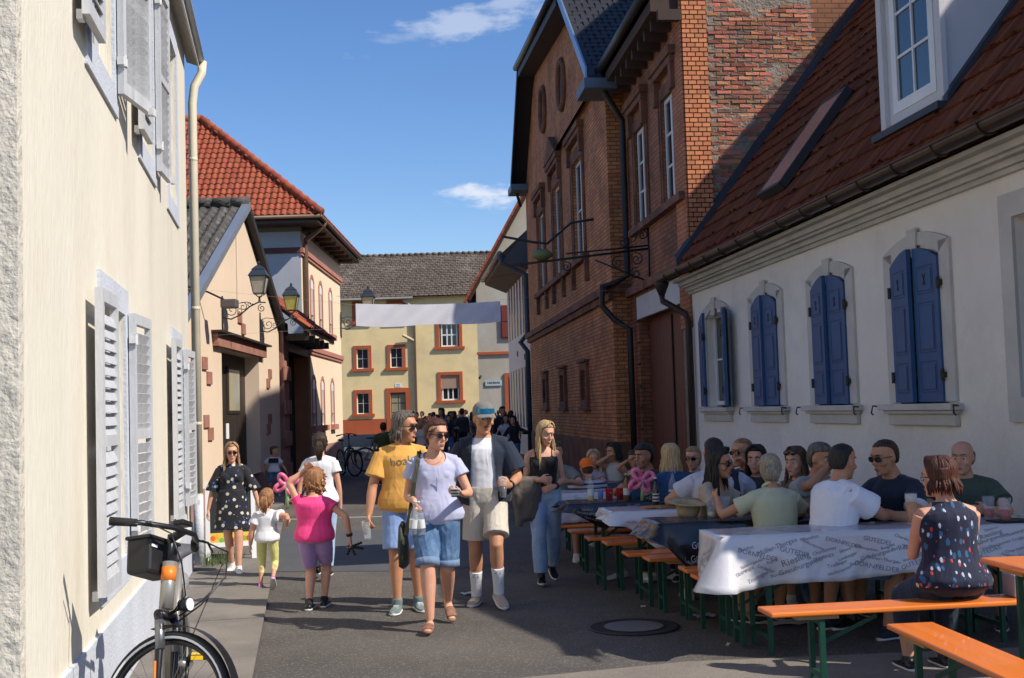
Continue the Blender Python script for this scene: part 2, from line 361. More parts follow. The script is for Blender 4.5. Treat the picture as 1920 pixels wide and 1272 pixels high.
# near gable side, rougher plaster, lapping the corner
mb = MB(); mb.box(-.16, -.062, -.012, 7.5, 0, 5.98); mb.build('side_wall', cream2, H1)
pl_ = MB()
for a, b in ((-.06,8.5),): pl_.box(a, b, -.022, 0, 0, .50)
pl_.build('plinth', bluew, H1)
for (a, b, c, d) in low+upp:
    mb = MB(); ring(mb, a, b, c, d, .17, -.018, .0); mb.build('window_surround', bluew, H1)
    w = window(H1, a, b, c, d, y=.10, cols=2, rows=3, fm=mat('cream_window_frame', (.66,.67,.68), .5), fw=.05)
def louvre(parent, L, Hh, n, M):
    """louvred leaf: hinge at x=0, spans +x, lies in the x-z plane"""
    mb = MB(); t = .02
    mb.box(0,.055,-t,t,0,Hh); mb.box(L-.055,L,-t,t,0,Hh); mb.box(.055,L-.055,-t,t,0,.08); mb.box(.055,L-.055,-t,t,Hh-.07,Hh); mb.box(.055,L-.055,-t,t,Hh*.5-.03,Hh*.5+.03)
    s = mb.build('shutter', shutg, parent); s.matrix_local = M
    sm = MB().box(0, L-.11, -.0345, .0345, -.0035, .0035); me = sm.mesh('slat'); me.materials.append(shutg)
    z = .11; dz = (Hh-.2)/n
    for i in range(n):
        if abs(z-Hh*.5) > .035: inst('slat', me, s, Matrix.Translation((.055, 0, z)) @ Matrix.Rotation(-random.uniform(1.10,1.24), 4, 'X'))
        z += dz
    for zz in (.18, Hh-.2):
        MB().box(-.03,.05,-.03,.012,zz,zz+.05).lathe([(.012,-.01),(.012,.06)], (-.01,-.03,zz), 8).build('hinge', mat('white_metal', (.62,.62,.62), .5), s)
    MB().box(L-.09, L-.02, -.05, -.018, -.02, .03).build('shutter_catch', mat('white_metal', (.62,.62,.62), .5), s)
    return s
def leaf(a, x, z, L, Hh, left, ang, n=21, off=-.045):
    # left leaf opens toward -x, right leaf toward +x; ang = how far it stands off the wall
    if left: M = Matrix.Translation((x, off, z)) @ Matrix.Rotation(PI+ang, 4, 'Z')
    else: M = Matrix.Translation((x, off, z)) @ Matrix.Rotation(-ang, 4, 'Z')
    return louvre(a, L, Hh, n, M)
leaf(H1, 2.02, .74, .52, 1.62, True, math.radians(-1.5), off=-.085); leaf(H1, 3.12, .76, .56, 1.60, False, math.radians(5))
leaf(H1, 6.42, .78, .5, 1.6, True, math.radians(-1.5), off=-.08); leaf(H1, 7.46, .78, .5, 1.58, False, math.radians(5))
leaf(H1, 1.68, 3.72, .5, 1.6, True, math.radians(-1), off=-.08); leaf(H1, 2.72, 3.72, .56, 1.62, False, math.radians(12))
leaf(H1, 4.08, 3.70, .5, 1.6, True, math.radians(-1), off=-.08); leaf(H1, 5.06, 3.70, .52, 1.6, False, math.radians(4))
# eaves, fascia boards, gutter and downpipe
wood = mat('grey_eaves_board', (.36,.33,.29), .8, var=.2, vscale=6, stretch=(1,8,8))
for i in range(5):
    MB().box(-.3, 8.9, -.115+i*.024, -.093+i*.024, 5.70+.008*i, 5.725+.008*i).build('eaves_board', wood, H1)
MB().box(-.3, 8.93, -.135, -.117, 5.68, 5.84).build('fascia', mat('white_fascia', (.6,.58,.54), .6), H1)
rfm = mat('dark_roof_tile', (.045,.042,.04), .85, rnd=.4, var=.2)
mb = MB(); mb.prism([(-.3,-.16,5.87),(-.3,4.0,9.0),(-.3,8.0,5.84)], (0,0,0), (9.2,0,0)); mb.build('roof', rfm, H1)
zinc = mat('cream_zinc_pipe', (.66,.6,.46), .45, var=.1, vscale=3)
g = MB(); g.tube([(-.3,-.155,5.80),(8.98,-.155,5.78)], .04, 10); g.build('gutter', mat('white_gutter', (.62,.62,.6), .5), H1, smooth=True)
g = MB(); g.tube([(8.95,-.17,5.76),(8.93,-.16,5.62),(8.88,-.08,5.45),(8.86,-.055,5.25),(8.86,-.055,.75)], .05, 12); 
for z in (4.6,2.9,1.6,.8): g.lathe([(.05,-.02),(.052,.0),(.05,.02)], (8.86,-.055,z), 12)
g.build('downpipe', zinc, H1, smooth=True)
g = MB(); g.tube([(8.86,-.055,.8),(8.86,-.055,.03)], .055, 12); g.build('downpipe_shoe', bluew, H1, smooth=True)

# ================================================================== PINK GABLE HOUSE WITH DOOR
pinkw = mat('peach_render', (.72,.565,.42), .92, var=.05, vscale=.6, bump=.4, bscale=60)
mauve = mat('mauve_plinth', (.34,.19,.16), .9, var=.14, vscale=2, bump=.5, bscale=40)
sandst = mat('red_sandstone', (.30,.135,.10), .88, var=.2, vscale=4, bump=.6, bscale=30, col2=(.36,.18,.13), c2scale=3)
GF = Fr((-5.21, 19.84), (-.035, 1))
H2 = thing('peach_gable_house', 'peach rendered gable house with a wide dark door behind the street lamps', 'house', GF.o, GF.a)
mb = MB(); E0, E1 = -1.5, 8.42
wall_holes(mb, E0, E1, .49, 3.30, [(1.9,5.72,.49,2.92)], .34)
mb.poly([(E0,0,3.30),(E1,0,3.30),(E1,0,3.86),(4.21,0,5.9),(E0,0,3.12)]) if False else mb.poly([(E0,0,3.30),(E1,0,3.30),(E1,0,3.86),(4.21,0,5.9),(-.6,0,3.55),(E0,0,3.34)])
mb.box(E0, E1, .36, 7, 0, 3.29)
mb.build('wall', pinkw, H2)
mb = MB(); mb.box(E0, 1.9, -.02, .36, 0, .49); mb.box(5.72, E1, -.02, .36, 0, .49); mb.build('plinth', mauve, H2)
ddark = mat('dark_brown_wood', (.035,.024,.018), .55, var=.3, vscale=3, stretch=(6,6,.6), bump=.4, bscale=20)
d = MB().box(1.9, 5.72, .30, .358, 0, 2.92).build('door', ddark, H2)
for i in range(14): MB().box(1.92+i*.272, 1.92+i*.272+.262, .288, .30, .05, 1.72).build('door_plank', ddark, d)
MB().box(3.75, 5.05, .27, .299, 1.74, 2.68).build('door_window_frame', ddark, d)
MB().box(3.88, 4.92, .262, .2695, 1.80, 2.62).build('pane', mat('yellow_door_glass', (.42,.36,.2), .25, var=.25, vscale=2, col2=(.3,.3,.26), c2scale=1), d)
MB().box(3.6, 3.85, .278, .2875, 1.25, 1.55).build('notice', mat('paper_white', (.75,.75,.75), .7, var=.02), d)
l = MB().box(1.15, 6.15, -.10, .0, 2.93, 3.16).build('lintel', sandst, H2); MB().box(1.05, 6.25, -.20, .02, 3.165, 3.20).build('drip_board', ddark, l)
for (bx, bz) in ((.28,2.60),(.62,2.36),(6.86,2.62),(6.6,2.40),(.34,1.62),(.66,1.40),(6.75,1.62),(6.55,1.40),(3.45,3.62),(3.8,3.42)):
    MB().box(bx, bx+.34, -.035, .0, bz-.12, bz+.1).build('stone_block', sandst, H2, bevel=.008)
# roof: grey pantiles, ridge runs away from the street; verge boards on the gable
gtile = mat('weathered_grey_tile', (.07,.064,.056), .9, rnd=.35, var=.3, vscale=9, col2=(.16,.155,.14), c2scale=14, c2lo=.52, c2hi=.7)
s1 = V((1,0,.489)).normalized()
ty = .0
tile_field(H2, (-1.6,ty,3.10), (0,1,0), s1, [(0,0),(5.2,0),(5.2,6.45),(0,6.45)], .20, .27, 'pan', gtile, near=(1,-2,4.5), nparts=300, jit=.012, tilt=.09)
mb = MB(); mb.prism([(-1.75,0,2.98),(4.21,0,5.88),(4.21,0,5.70),(-1.75,0,2.80)], (0,.0,0), (0,5,0)); mb.prism([(4.21,0,5.88),(9.0,0,3.56),(9.0,0,3.38),(4.21,0,5.70)], (0,.0,0), (0,5,0)); mb.build('roof', rfm, H2)
tile_field(H2, (9.0,ty+5.2,3.58), (0,-1,0), V((-1,0,.489)).normalized(), [(0,0),(5.2,0),(5.2,5.3),(0,5.3)], .24, .36, 'pan', gtile, nparts=0, jit=.012, tilt=.09)
zm = mat('zinc_flashing', (.34,.37,.42), .4, metal=.6, var=.1)
MB().prism([(-1.75,0,3.02),(4.21,0,5.93),(4.21,0,5.78),(-1.75,0,2.87)], (0,-.16,.06), (0,.0,.06)).build('verge_board', zm, H2)
MB().prism([(4.212,0,5.93),(9.0,0,3.60),(9.0,0,3.45),(4.212,0,5.78)], (0,-.16,0), (0,-.012,0)).build('verge_board', mat('black_trim', (.03,.03,.032), .6), H2)
mb = MB()
for i in range(14): mb.tube([(4.21, .0+i*.37-.14, 6.0),(4.21, .39+i*.37-.14, 5.985)], [.12,.11], 8)
mb.build('ridge_tiles', gtile, H2, smooth=True)
MB().tube([(3.4,-.012,5.2),(3.4,-.012,3.9)], .008, 6).build('cable', mat('pale_cable', (.5,.42,.33), .7), H2)
# the recess wall between the cream house and the gable house
# ================================================================== GATE WITH SMALL RED ROOF
GW = Fr((-5.55, 28.35), (-.035, 1))
HG = thing('dark_gateway', 'dark timber gateway under a small red tiled roof beside the peach gable house', 'gateway', GW.o, GW.a)
MB().box(0, .75, -.14, .5, 0, 3.9).build('gate_pillar', sandst, HG, bevel=.01)
for i, z in enumerate((.2,.95,1.7,2.5)): MB().box(-.12-.0, .8, -.19, -.141, z, z+.34).build('stone_block', sandst, HG, bevel=.01)
MB().box(.76, 4.6, .30, .5, 0, 3.5).build('gate_back', mat('near_black_wood', (.012,.010,.009), .8, var=.2), HG)
for i in range(8): MB().box(.80+i*.44, .80+i*.44+.41, .25, .298, .1, 3.1).build('gate_plank', mat('near_black_wood', (.012,.010,.009), .8), HG)
MB().box(4.62, 5.0, -.1, .5, 0, 3.9).build('gate_pillar', mat('orange_render', (.36,.15,.07), .9, var=.15), HG)
MB().box(.76, 4.6, -.10, .2, 3.25, 3.55).build('gate_beam', ddark, HG)
rtile = mat('red_clay_tile', (.285,.062,.024), .75, rnd=.22, var=.15, vscale=3)
mb = MB(); mb.prism([(0,.5,4.75),(0,-.75,3.72),(0,-.75,3.62),(0,.5,4.65)], (-.25,0,0), (5.2,0,0)); mb.build('roof_boards', ddark, HG)
tile_field(HG, (-.3,-.8,3.72), (1,0,0), (0,1.25,1.03), [(0,0),(5.4,0),(5.4,1.7),(0,1.7)], .3, .36, 'pan', rtile, near=(0,-1,4), nparts=150)
for i in range(5): MB().box(.2+i*1.0, .34+i*1.0, -.7, .0, 3.45, 3.62).build('rafter', ddark, HG)

# ================================================================== TALL PEACH HOUSE WITH RED HIP ROOF
TF = Fr((-6.9, 39.5), (-.007, 1))
H3 = thing('tall_peach_house', 'two storey peach house with arched windows and a bright red hipped roof', 'house', TF.o, TF.a)
grey3 = mat('grey_side_render', (.40,.42,.46), .92, var=.12, vscale=.5)
wins = []
for x in (2.05, 4.0, 6.45): wins += [(x-.36, x+.36, 1.30, 2.92), (x-.36, x+.36, 4.72, 6.40)]
mb = MB(); wall_holes(mb, -.0, 9.3, .6, 7.75, wins, .18); mb.box(.0, 9.3, .30, 9, 0, 7.7); mb.build('wall', mat('peach_facade', (.78,.62,.44), .92, var=.04), H3)
MB().box(-.05, -.002, -.0, 9.2, .0, 7.75).build('side_wall', grey3, H3)
MB().box(-.06, 9.32, -.03, .3, 0, .6).build('plinth', mauve, H3)
band = mat('dark_pink_band', (.40,.17,.125), .85, var=.12)
for z in (3.86, 7.05): 
    MB().box(-.10, 9.4, -.10, -.001, z, z+.16).build('cornice', band, H3); MB().box(-.085, 9.38, -.06, -.002, z-.10, z-.003).build('cornice_moulding', band, H3)
MB().box(-.11, -.055, 0, 9.2, 7.04, 7.22).build('cornice', mat('brown_band', (.12,.05,.045), .85), H3)
blind = mat('roller_blind', (.52,.42,.39), .7, var=.05)
def arch_trim(parent, xa, xb, z0, zs, rise, t, m, y0=-.05, y1=0, seg=8, name='window_surround'):
    def arc(a, b, zsp, r): return [(a+(b-a)*i/seg, zsp + r*math.sin(PI*i/seg)**.8) for i in range(seg+1)]
    inn = arc(xa, xb, zs, rise); out = arc(xa-t, xb+t, zs+.02, rise+t)
    mb = MB()
    for i in range(seg):
        q = [inn[i], inn[i+1], out[i+1], out[i]]
        mb.prism([(p[0], 0, p[1]) for p in q], (0,y0,0), (0,y1,0))
    mb.box(xa-t, xa, y0, y1, z0, zs+.02); mb.box(xb, xb+t, y0, y1, z0, zs+.02)
    return mb.build(name, m, parent)
for (a, b, c, d) in wins:
    arch_trim(H3, a+.02, b-.02, c, d-.13, .15, .11, band, y0=-.03)
    MB().box(a-.2, b+.2, -.16, .0, c-.2, c).build('window_sill', band, H3)
    w = window(H3, a, b, c, d, y=.05, cols=2, rows=1, single=True)
    MB().box(a+.03, b-.03, .0, .018, c+.42, d-.35).build('blind', blind, w)
    MB().box(a+.03, b-.03, -.01, .015, d-.35, d-.02).build('blind_box', mat('white_frame_paint', (.74,.74,.72), .45), w)
ebrown = mat('brown_eaves', (.10,.07,.055), .8, var=.2)
mb = MB(); mb.box(-.75, 10.2, -.72, 9.9, 7.93, 8.0); mb.box(-.7, 10.15, -.66, 9.8, 8.0, 8.16); mb.build('eaves', ebrown, H3)
mb = MB(); mb.box(-.02, 9.3, -.02, 9, 7.75, 7.93); mb.build('frieze', mat('grey_brown_frieze', (.2,.16,.13), .9), H3)
for i in range(8): MB().box(.4+i*1.2, .5+i*1.2, -.6, -.02, 7.8, 7.93).build('eaves_bracket', ebrown, H3)
g = MB(); g.tube([(-.8,-.78,8.12),(10.2,-.78,8.1)], .075, 8); g.tube([(-.81,-.78,8.12),(-.81,9.9,8.12)], .075, 8); g.build('gutter', mat('brown_gutter', (.13,.075,.05), .5), H3, smooth=True)
g = MB(); g.tube([(.25,-.78,8.1),(.25,-.72,7.95),(.3,-.12,7.5),(.3,-.1,7.2),(.3,-.1,0)], .09, 10); g.build('downpipe', mat('brown_gutter', (.13,.075,.05), .5), H3, smooth=True)
# hipped roof: corner (-.75,-.75), ridge point (5.2, 3.9, 12.6)
apx = V((3.1, 4.0, 12.35)); c0 = V((-.82,-.82,8.16)); c1 = V((-.82, 16, 8.16)); c2 = V((10.3,-.82,8.16)); ap2 = V((3.1,12.0,12.4))
mb = MB(); mb.poly([c0,c1,ap2,apx]); mb.poly([c2,c0,apx]); mb.poly([c2,apx,ap2,(10.3,16,8.16)]); mb.build('roof', mat('roof_underlay', (.05,.02,.015), .9), H3)
# left-facing-camera slope: u along -y..: eave line from c1 to c0
U = V((0,-1,0)); Sx = V((3.92,0,4.19)).normalized(); Ls = V((3.92,0,4.19)).length
hp = [(0,0),(16.82,0),(16-4.0,Ls),(4,Ls)]
tile_field(H3, c1+V((0,0,.03)), U, Sx, hp, .215, .30, 'pan', rtile, near=c0+V((2,2,2)), nparts=300, jit=.006, tilt=.07)
# street-side slope
U2 = V((1,0,0)); S2v = V((0,4.82,4.19)); S2 = S2v.normalized(); L2 = S2v.length
tile_field(H3, c0+V((0,0,.03)), U2, S2, [(0,0),(11.12,0),(3.92,L2)], .26, .34, 'pan', rtile, nparts=0, jit=.006, tilt=.07)
mb = MB()
for i in range(18):
    a = c0.lerp(apx, i/18)+V((0,0,.09)); b = c0.lerp(apx, (i+1.15)/18)+V((0,0,.07)); mb.tube([a,b], [.15,.12], 8)
for i in range(22):
    a = apx.lerp(ap2, i/22)+V((0,0,.09)); b = apx.lerp(ap2, (i+1.15)/22)+V((0,0,.07)); mb.tube([a,b], [.15,.12], 8)
mb.build('ridge_tiles', rtile, H3, smooth=True)

# ================================================================== FAR YELLOW HOUSE
YF = Fr((-11.2, 76.0), (1, 0))
H4 = thing('yellow_house', 'pale yellow three storey house with orange window frames closing off the street', 'house', YF.o, YF.a)
yel = mat('yellow_render', (.84,.65,.33), .92, var=.07, vscale=.35, col2=(.72,.56,.30), c2scale=.5, bump=.3, bscale=30)
oran = mat('orange_trim', (.42,.095,.035), .85, var=.1)
yw = [(1.32,2.06,4.52,5.78),(3.45,4.22,4.52,5.78),(1.27,2.05,1.66,2.98),(3.4,4.36,0,2.95),(6.6,7.85,5.75,7.25),(6.62,7.8,2.35,3.95),(1.3,2.05,7.5,8.6),(3.5,4.3,7.5,8.6)]
mb = MB(); wall_holes(mb, 0, 9.1, 1.32, 9.1, [w for w in yw if w[2] > 0]+[(3.4,4.36,1.32,2.95)], .2); mb.box(0, 9.1, .4, 9, 0, 9.0); mb.build('wall', yel, H4)
mb = MB(); mb.box(0, 3.1, -.04, .3, 0, 1.32); mb.box(4.66, 9.1, -.04, .3, 0, 1.32); mb.build('plinth', oran, H4)
for i, (a, b, c, d) in enumerate(yw):
    if c == 0:
        mb = MB(); ring(mb, a, b, c, d, .28, -.06, 0, tb=0); mb.build('door_surround', oran, H4)
        dr = MB().box(a, b, .12, .16, 0, d).build('door', mat('olive_brown_door', (.12,.10,.06), .6), H4)
        for r in range(3):
            for q in range(2): MB().box(a+.06+q*.45, a+.45+q*.45, .10, .119, 1.15+r*.58, 1.65+r*.58).build('door_panel', mat('door_glass_tan', (.3,.27,.18), .3), dr)
        continue
    mb = MB(); ring(mb, a, b, c, d, .2, -.06, 0, tb=.0); mb.build('window_surround', oran, H4)
    MB().box(a-.34, b+.34, -.14, .0, c-.17, c).build('window_sill', oran, H4)
    if i == 4: window(H4, a+.1, b-.1, c, d, y=.12, cols=3, rows=2, fw=.09, bw=.08)
    elif i == 5:
        w = window(H4, a+.05, b-.05, c, d, y=.14, cols=3, rows=1, fw=.09, bw=.08); MB().box(a, b, .04, .07, c+.75, d).build('blind', mat('tan_blind', (.36,.23,.16), .7), w)
    else: window(H4, a, b, c, d, y=.13, cols=2, rows=2, fw=.05, bw=.025)
MB().box(4.95, 5.1, -.18, -.05, .0, 7.6).build('downpipe', mat('brown_gutter', (.13,.075,.05), .5), H4)
MB().tube([(5.02,-.12,7.4),(5.0,-.3,8.3),(4.4,-.4,8.75)], .06, 8).build('rain_pipe', mat('zinc_pipe', (.4,.42,.45), .5), H4)
MB().tube([(4.95,-.12,6.2),(4.3,-.3,6.55)], .1, 8).build('vent_pipe', mat('beige_pipe', (.5,.42,.25), .6), H4)
ht = mat('weathered_brown_tile', (.115,.088,.066), .92, rnd=.35, var=.25, vscale=1.5, col2=(.2,.17,.13), c2scale=.8, c2lo=.5, c2hi=.72)
mb = MB(); mb.poly([(-6,-.5,8.95),(13.5,-.5,8.95),(13.5,6.2,12.4),(-6,6.2,12.4)]); mb.poly([(-6,12.8,8.95),(-6,6.2,12.4),(13.5,6.2,12.4),(13.5,12.8,8.95)]); mb.poly([(13.5,-.5,8.95),(13.5,12.8,8.95),(13.5,6.2,12.4)]); mb.build('roof', mat('roof_underlay2', (.04,.03,.025), .95), H4)
tile_field(H4, (-6,-.55,8.97), (1,0,0), (0,6.7,3.45), [(0,0),(19.5,0),(19.5,7.5),(0,7.5)], .30, .33, 'beaver', ht, near=(6,0,10), nparts=300, jit=.012, stagger=True, tilt=.08)
mb = MB()
for i in range(48): mb.tube([(-6+i*.41,6.2,12.5),(-6+i*.41+.44,6.2,12.46)], [.15,.11], 8)
mb.build('ridge_tiles', ht, H4, smooth=True)
MB().box(-6, 5.0, -.62, -.5, 8.85, 8.97).build('gutter', mat('pale_gutter', (.4,.38,.33), .5), H4)
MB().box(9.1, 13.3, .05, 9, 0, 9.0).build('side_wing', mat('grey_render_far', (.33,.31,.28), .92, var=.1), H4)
MB().box(-6, -.002, .05, 9, 0, 9.0).build('side_wing', yel, H4)
nb = [bpy.data.curves.new('n', 'FONT')]
def text_mesh(txt, size, font_bold=False, extrude=0.0, shear=0.0, align='CENTER'):
    c = bpy.data.curves.new('t', 'FONT'); c.body = txt; c.size = size; c.align_x = align; c.align_y = 'CENTER'; c.extrude = extrude; c.shear = shear; c.resolution_u = 2
    o = bpy.data.objects.new('t', c); COL.objects.link(o); dg = bpy.context.evaluated_depsgraph_get(); me = bpy.data.meshes.new_from_object(o.evaluated_get(dg)); bpy.data.objects.remove(o); bpy.data.curves.remove(c)
    me.name = 'lettering'; return me
def put_text(txt, size, m, parent, M, name='lettering', **kw):
    me = text_mesh(txt, size, **kw); me.materials.append(m); o = bpy.data.objects.new(name, me); COL.objects.link(o); o.parent = parent; o.matrix_local = M; return o
FAC = Matrix.Rotation(PI/2, 4, 'X')      # text plane -> facade plane (x right, z up), front toward -y
blk = mat('black_print', (.02,.02,.02), .7, var=0)
MB().box(4.75-1.05, 5.15-1.05, -.02, -.002, 3.28, 3.52).build('house_number_plate', mat('paper_white', (.75,.75,.75), .7), H4)
put_text('22', .22, blk, H4, Matrix.Translation((3.9,-.024,3.4)) @ FAC)

# ================================================================== GREY GABLE HOUSE (far right)
NF = Fr((-1.67, 58.0), (1, 0))
H5 = thing('grey_gable_house', 'grey gabled house with red verge tiles and a red shutter behind the brick building', 'house', NF.o, NF.a)
gr5 = mat('grey_house_render', (.42,.38,.30), .92, var=.12, vscale=.4, col2=(.44,.42,.37), c2scale=.4)
mb = MB(); mb.poly([(0,0,0),(6.5,0,0),(6.5,0,15.2),(5.2,0,16.4),(0,0,7.55)]); mb.box(0,6.5,.02,8,0,7.4); mb.build('wall', gr5, H5)
mb = MB(); mb.prism([(-.45,0,6.98),(5.3,0,17.0),(5.3,0,16.6),(-.3,0,6.98)], (0,-.35,0), (0,8,0)); mb.build('roof', mat('roof_underlay', (.05,.02,.015), .9), H5)
for i in range(34):
    t = i/34; a = V((-.5,-.3,7.0)).lerp(V((5.3,-.3,17.1)), t); MB().box(-.16,.16,-.16,.3,-.05,.05, Matrix.Translation(a) @ Matrix.Rotation(-1.05,4,'Y')).build('verge_tile', rtile, H5)
MB().box(-.05, 1.8, -.09, 0, 4.33, 4.46).build('string_course', oran, H5)
s = MB().box(1.15, 1.78, -.1, -.02, 5.08, 6.7).build('shutter', mat('red_shutter', (.17,.032,.022), .7, var=.1), H5)
for i in range(2): MB().box(1.2, 1.72, -.12, -.101, 5.15+i*.78, 5.85+i*.78).build('shutter_panel', mat('red_shutter', (.17,.032,.022), .7), s)
MB().box(1.25, 2.1, -.08, 0, 0, 3.42).build('door_surround', oran, H5); MB().box(1.45, 2.05, -.09, -.081, 0, 3.2).build('door', mat('dark_room', (.01,.01,.01), .9), H5)
sg = MB().box(.32, 1.12, -.06, -.03, 2.82, 3.08).build('street_sign', mat('sign_pale_blue', (.42,.5,.52), .5), H5)
for k_ in range(9): MB().box(.42+k_*.068, .42+k_*.068+(.05 if k_ % 3 else .035), -.064, -.0605, 2.91, 3.0+.02*(k_ in (0,4,7))).build('sign_lettering', mat('sign_grey_print', (.05,.06,.065), .7), sg)
MB().tube([(.1,-.05,3.3),(.05,-.3,3.2)], .06, 6).build('lamp_arm', blk, H5)
# ================================================================== BRICK BUILDING
BF = Fr((.55, 40.6), (.0964, -1))
H6 = thing('brick_building', 'tall dark red brick building with half hipped gable and slate roof on the shady side', 'building', BF.o, BF.a)
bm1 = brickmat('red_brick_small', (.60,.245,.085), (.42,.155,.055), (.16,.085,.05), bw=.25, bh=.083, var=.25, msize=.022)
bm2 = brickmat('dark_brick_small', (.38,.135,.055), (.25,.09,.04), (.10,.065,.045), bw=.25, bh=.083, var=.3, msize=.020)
brs = mat('brown_sandstone', (.22,.095,.052), .88, var=.2, vscale=3, bump=.5, bscale=30, col2=(.11,.055,.038), c2scale=2)
XF = 16.05; XR = 21.15; RY = .38
up = [(3.9,5.35,5.25,7.55),(7.5,8.95,5.25,7.7),(11.25,12.75,5.25,7.6)]
lo = [(4.28,4.92,1.82,2.52),(8.15,8.85,1.82,2.52),(11.85,12.55,1.82,2.52)]
mb = MB(); wall_holes(mb, .6, XF, .9, 8.6, up+lo, .28)
_pr = [(.6,8.9),(1.3,9.6),(3.9,11.9),(8.4,11.8),(12.7,11.3),(XF,8.7)]
def _zt(x):
    for (xa, za), (xb, zb) in zip(_pr, _pr[1:]):
        if xa <= x <= xb: return za+(zb-za)*(x-xa)/(xb-xa)
    return 8.7
_xs = [.6+(XF-.6)*i/30 for i in range(31)]
for xa, xb in zip(_xs, _xs[1:]): mb.poly([(xa,0,8.6),(xb,0,8.6),(xb,0,_zt(xb)),(xa,0,_zt(xa))])
mb.poly([(XF,0,.0),(XF,RY,.0),(XF,RY,8.7),(XF,0,8.7)]); mb.poly([(.6,0,0),(.6,0,9.0),(.6,9,9.0),(.6,9,0)])
mb.box(.6, XF-.01, .36, 9, 0, 8.6)
mb.build('wall', bm1, H6)
MB().box(.58, XF+.03, -.06, .28, 0, .9).build('plinth', brs, H6)
rup = [(XF+1.05,XF+2.05,5.2,7.05),(XF+3.5,XF+4.5,5.2,7.05)]
gate = (XF+.75, XR-.12, 0, 3.55)
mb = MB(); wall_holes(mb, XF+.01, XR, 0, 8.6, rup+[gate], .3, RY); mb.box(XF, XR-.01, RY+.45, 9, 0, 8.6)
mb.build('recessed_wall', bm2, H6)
gl = mat('red_brown_gate', (.13,.042,.022), .6, var=.15, vscale=2, stretch=(5,5,.5))
g = MB().box(gate[0], gate[1], RY+.24, RY+.29, 0, 3.55).build('gate', gl, H6)
for i in range(14): MB().box(gate[0]+.01+i*.30, gate[0]+.3+i*.30, RY+.215, RY+.239, .05, 3.3).build('gate_plank', gl, g)
MB().box(gate[0]+1.98, gate[0]+2.04, RY+.19, RY+.214, .05, 3.3).build('gate_edge', mat('near_black_wood', (.012,.010,.009), .8), g)
for (xx, z0, z1) in ((3.1,1.3,1.72),(2.95,2.0,2.22)):
    s = MB().box(gate[0]+xx, gate[0]+xx+.3, RY+.18, RY+.19, z0, z1).build('notice', mat('paper_grey', (.45,.44,.42), .7), g)
    for k in range(5): MB().box(gate[0]+xx+.04, gate[0]+xx+.2+.05*(k % 2), RY+.177, RY+.18, z1-.07-k*.06, z1-.055-k*.06).build('print_line', blk, s)
MB().box(gate[0]-.0, XR-.0, RY-.03, RY+.05, 3.36, 3.8).build('white_lintel', mat('off_white_lintel_paint', (.55,.54,.51), .9, var=.1), H6)  # lintel in its own slightly mottled off-white paint
for zz in range(8): MB().box(XF+.62, XF+.78, RY-.03, RY, .3+zz*.43, .34+zz*.43).build('iron_hook', mat('cast_iron', (.05,.045,.04), .6), H6)
# string courses and sills
MB().box(.5, XF+.14, -.16, -.001, 3.98, 4.14).build('string_course', brs, H6); MB().box(.5, XF+.1, -.09, -.002, 3.84, 3.977).build('string_course', brs, H6)
MB().box(XF+.141, XR, RY-.14, RY-.001, 3.86, 4.02).build('string_course', brs, H6)
MB().box(XF+.001, XF+.14, -.16, RY+.0, 3.982, 4.138).build('string_course', brs, H6)
MB().box(3.3, 13.3, -.14, -.001, 5.06, 5.2).build('sill_course', brs, H6)
MB().box(XF+.7, XR, RY-.14, RY-.001, 5.02, 5.15).build('sill_course', brs, H6)
for x in (3.5,5.6,7.2,9.2,11.0,13.1): MB().box(x, x+.16, -.1, -.002, 4.55, 5.06).build('sill_bracket', brs, H6)
brw = mat('brown_reveal', (.09,.05,.038), .8)
for i, (a, b, c, d) in enumerate(up+rup):
    y = 0 if i < 3 else RY; t = .30 if i < 3 else .22
    mb = MB(); ring(mb, a, b, c, d, t, y-.035, y-.001, tb=0); mb.build('window_surround', brs, H6)
    MB().box(a-t+.07, a-t+.13, y-.05, y-.0355, c, d+t).build('surround_fillet', brs, H6); MB().box(b+t-.13, b+t-.07, y-.05, y-.0355, c, d+t).build('surround_fillet', brs, H6)
    MB().box(a-t-.12, b+t+.12, y-.17, y-.001, d+t+.28, d+t+.42).build('window_hood', brs, H6); MB().box(a-t-.05, b+t+.05, y-.13, y-.002, d+t+.16, d+t+.277).build('hood_moulding', brs, H6)
    for s in (a-t-.02, b+t-.16): MB().box(s, s+.18, y-.12, y-.003, d+t-.28, d+t+.16).build('console', brs, H6)
    if i == 1:
        MB().prism([(a-t-.14,0,d+t+.43),(b+t+.14,0,d+t+.43),((a+b)/2,0,d+t+1.05)], (0,y-.2,0), (0,y-.001,0)).build('pediment', brs, H6)
    w = window(H6, a+.02, b-.02, c, d, y=y+(.10 if i < 3 else .07), cols=2, rows=3 if i > 2 else 2, fw=.075, bw=.04, thick_col=.1)
for (a, b, c, d) in lo:
    mb = MB(); ring(mb, a, b, c, d, .17, -.08, -.001); mb.build('window_surround', brs, H6); MB().box(a-.26, b+.26, -.12, -.002, d+.19, d+.25).build('window_hood', brs, H6)
    MB().box(a-.24, b+.24, -.11, -.002, c-.25, c-.175).build('window_sill', brs, H6)
    window(H6, a, b, c, d, y=.12, cols=2, rows=1, fw=.04, bw=.05, fm=brw, glass=mat('brown_board', (.10,.045,.025), .8))
for (cx, cz) in ((6.1,10.35),(10.0,10.0)):
    pts = [(cx+.55*math.cos(a*PI/12), -.03, cz+.62*math.sin(a*PI/12)) for a in range(24)]
    MB().tube(pts, .09, 6, closed=True).build('round_window_surround', brs, H6, smooth=True)
    mb = MB(); mb.poly([(p[0], -.012, p[2]) for p in pts]); mb.build('round_window', mat('dark_brown_opening', (.035,.018,.014), .6), H6)
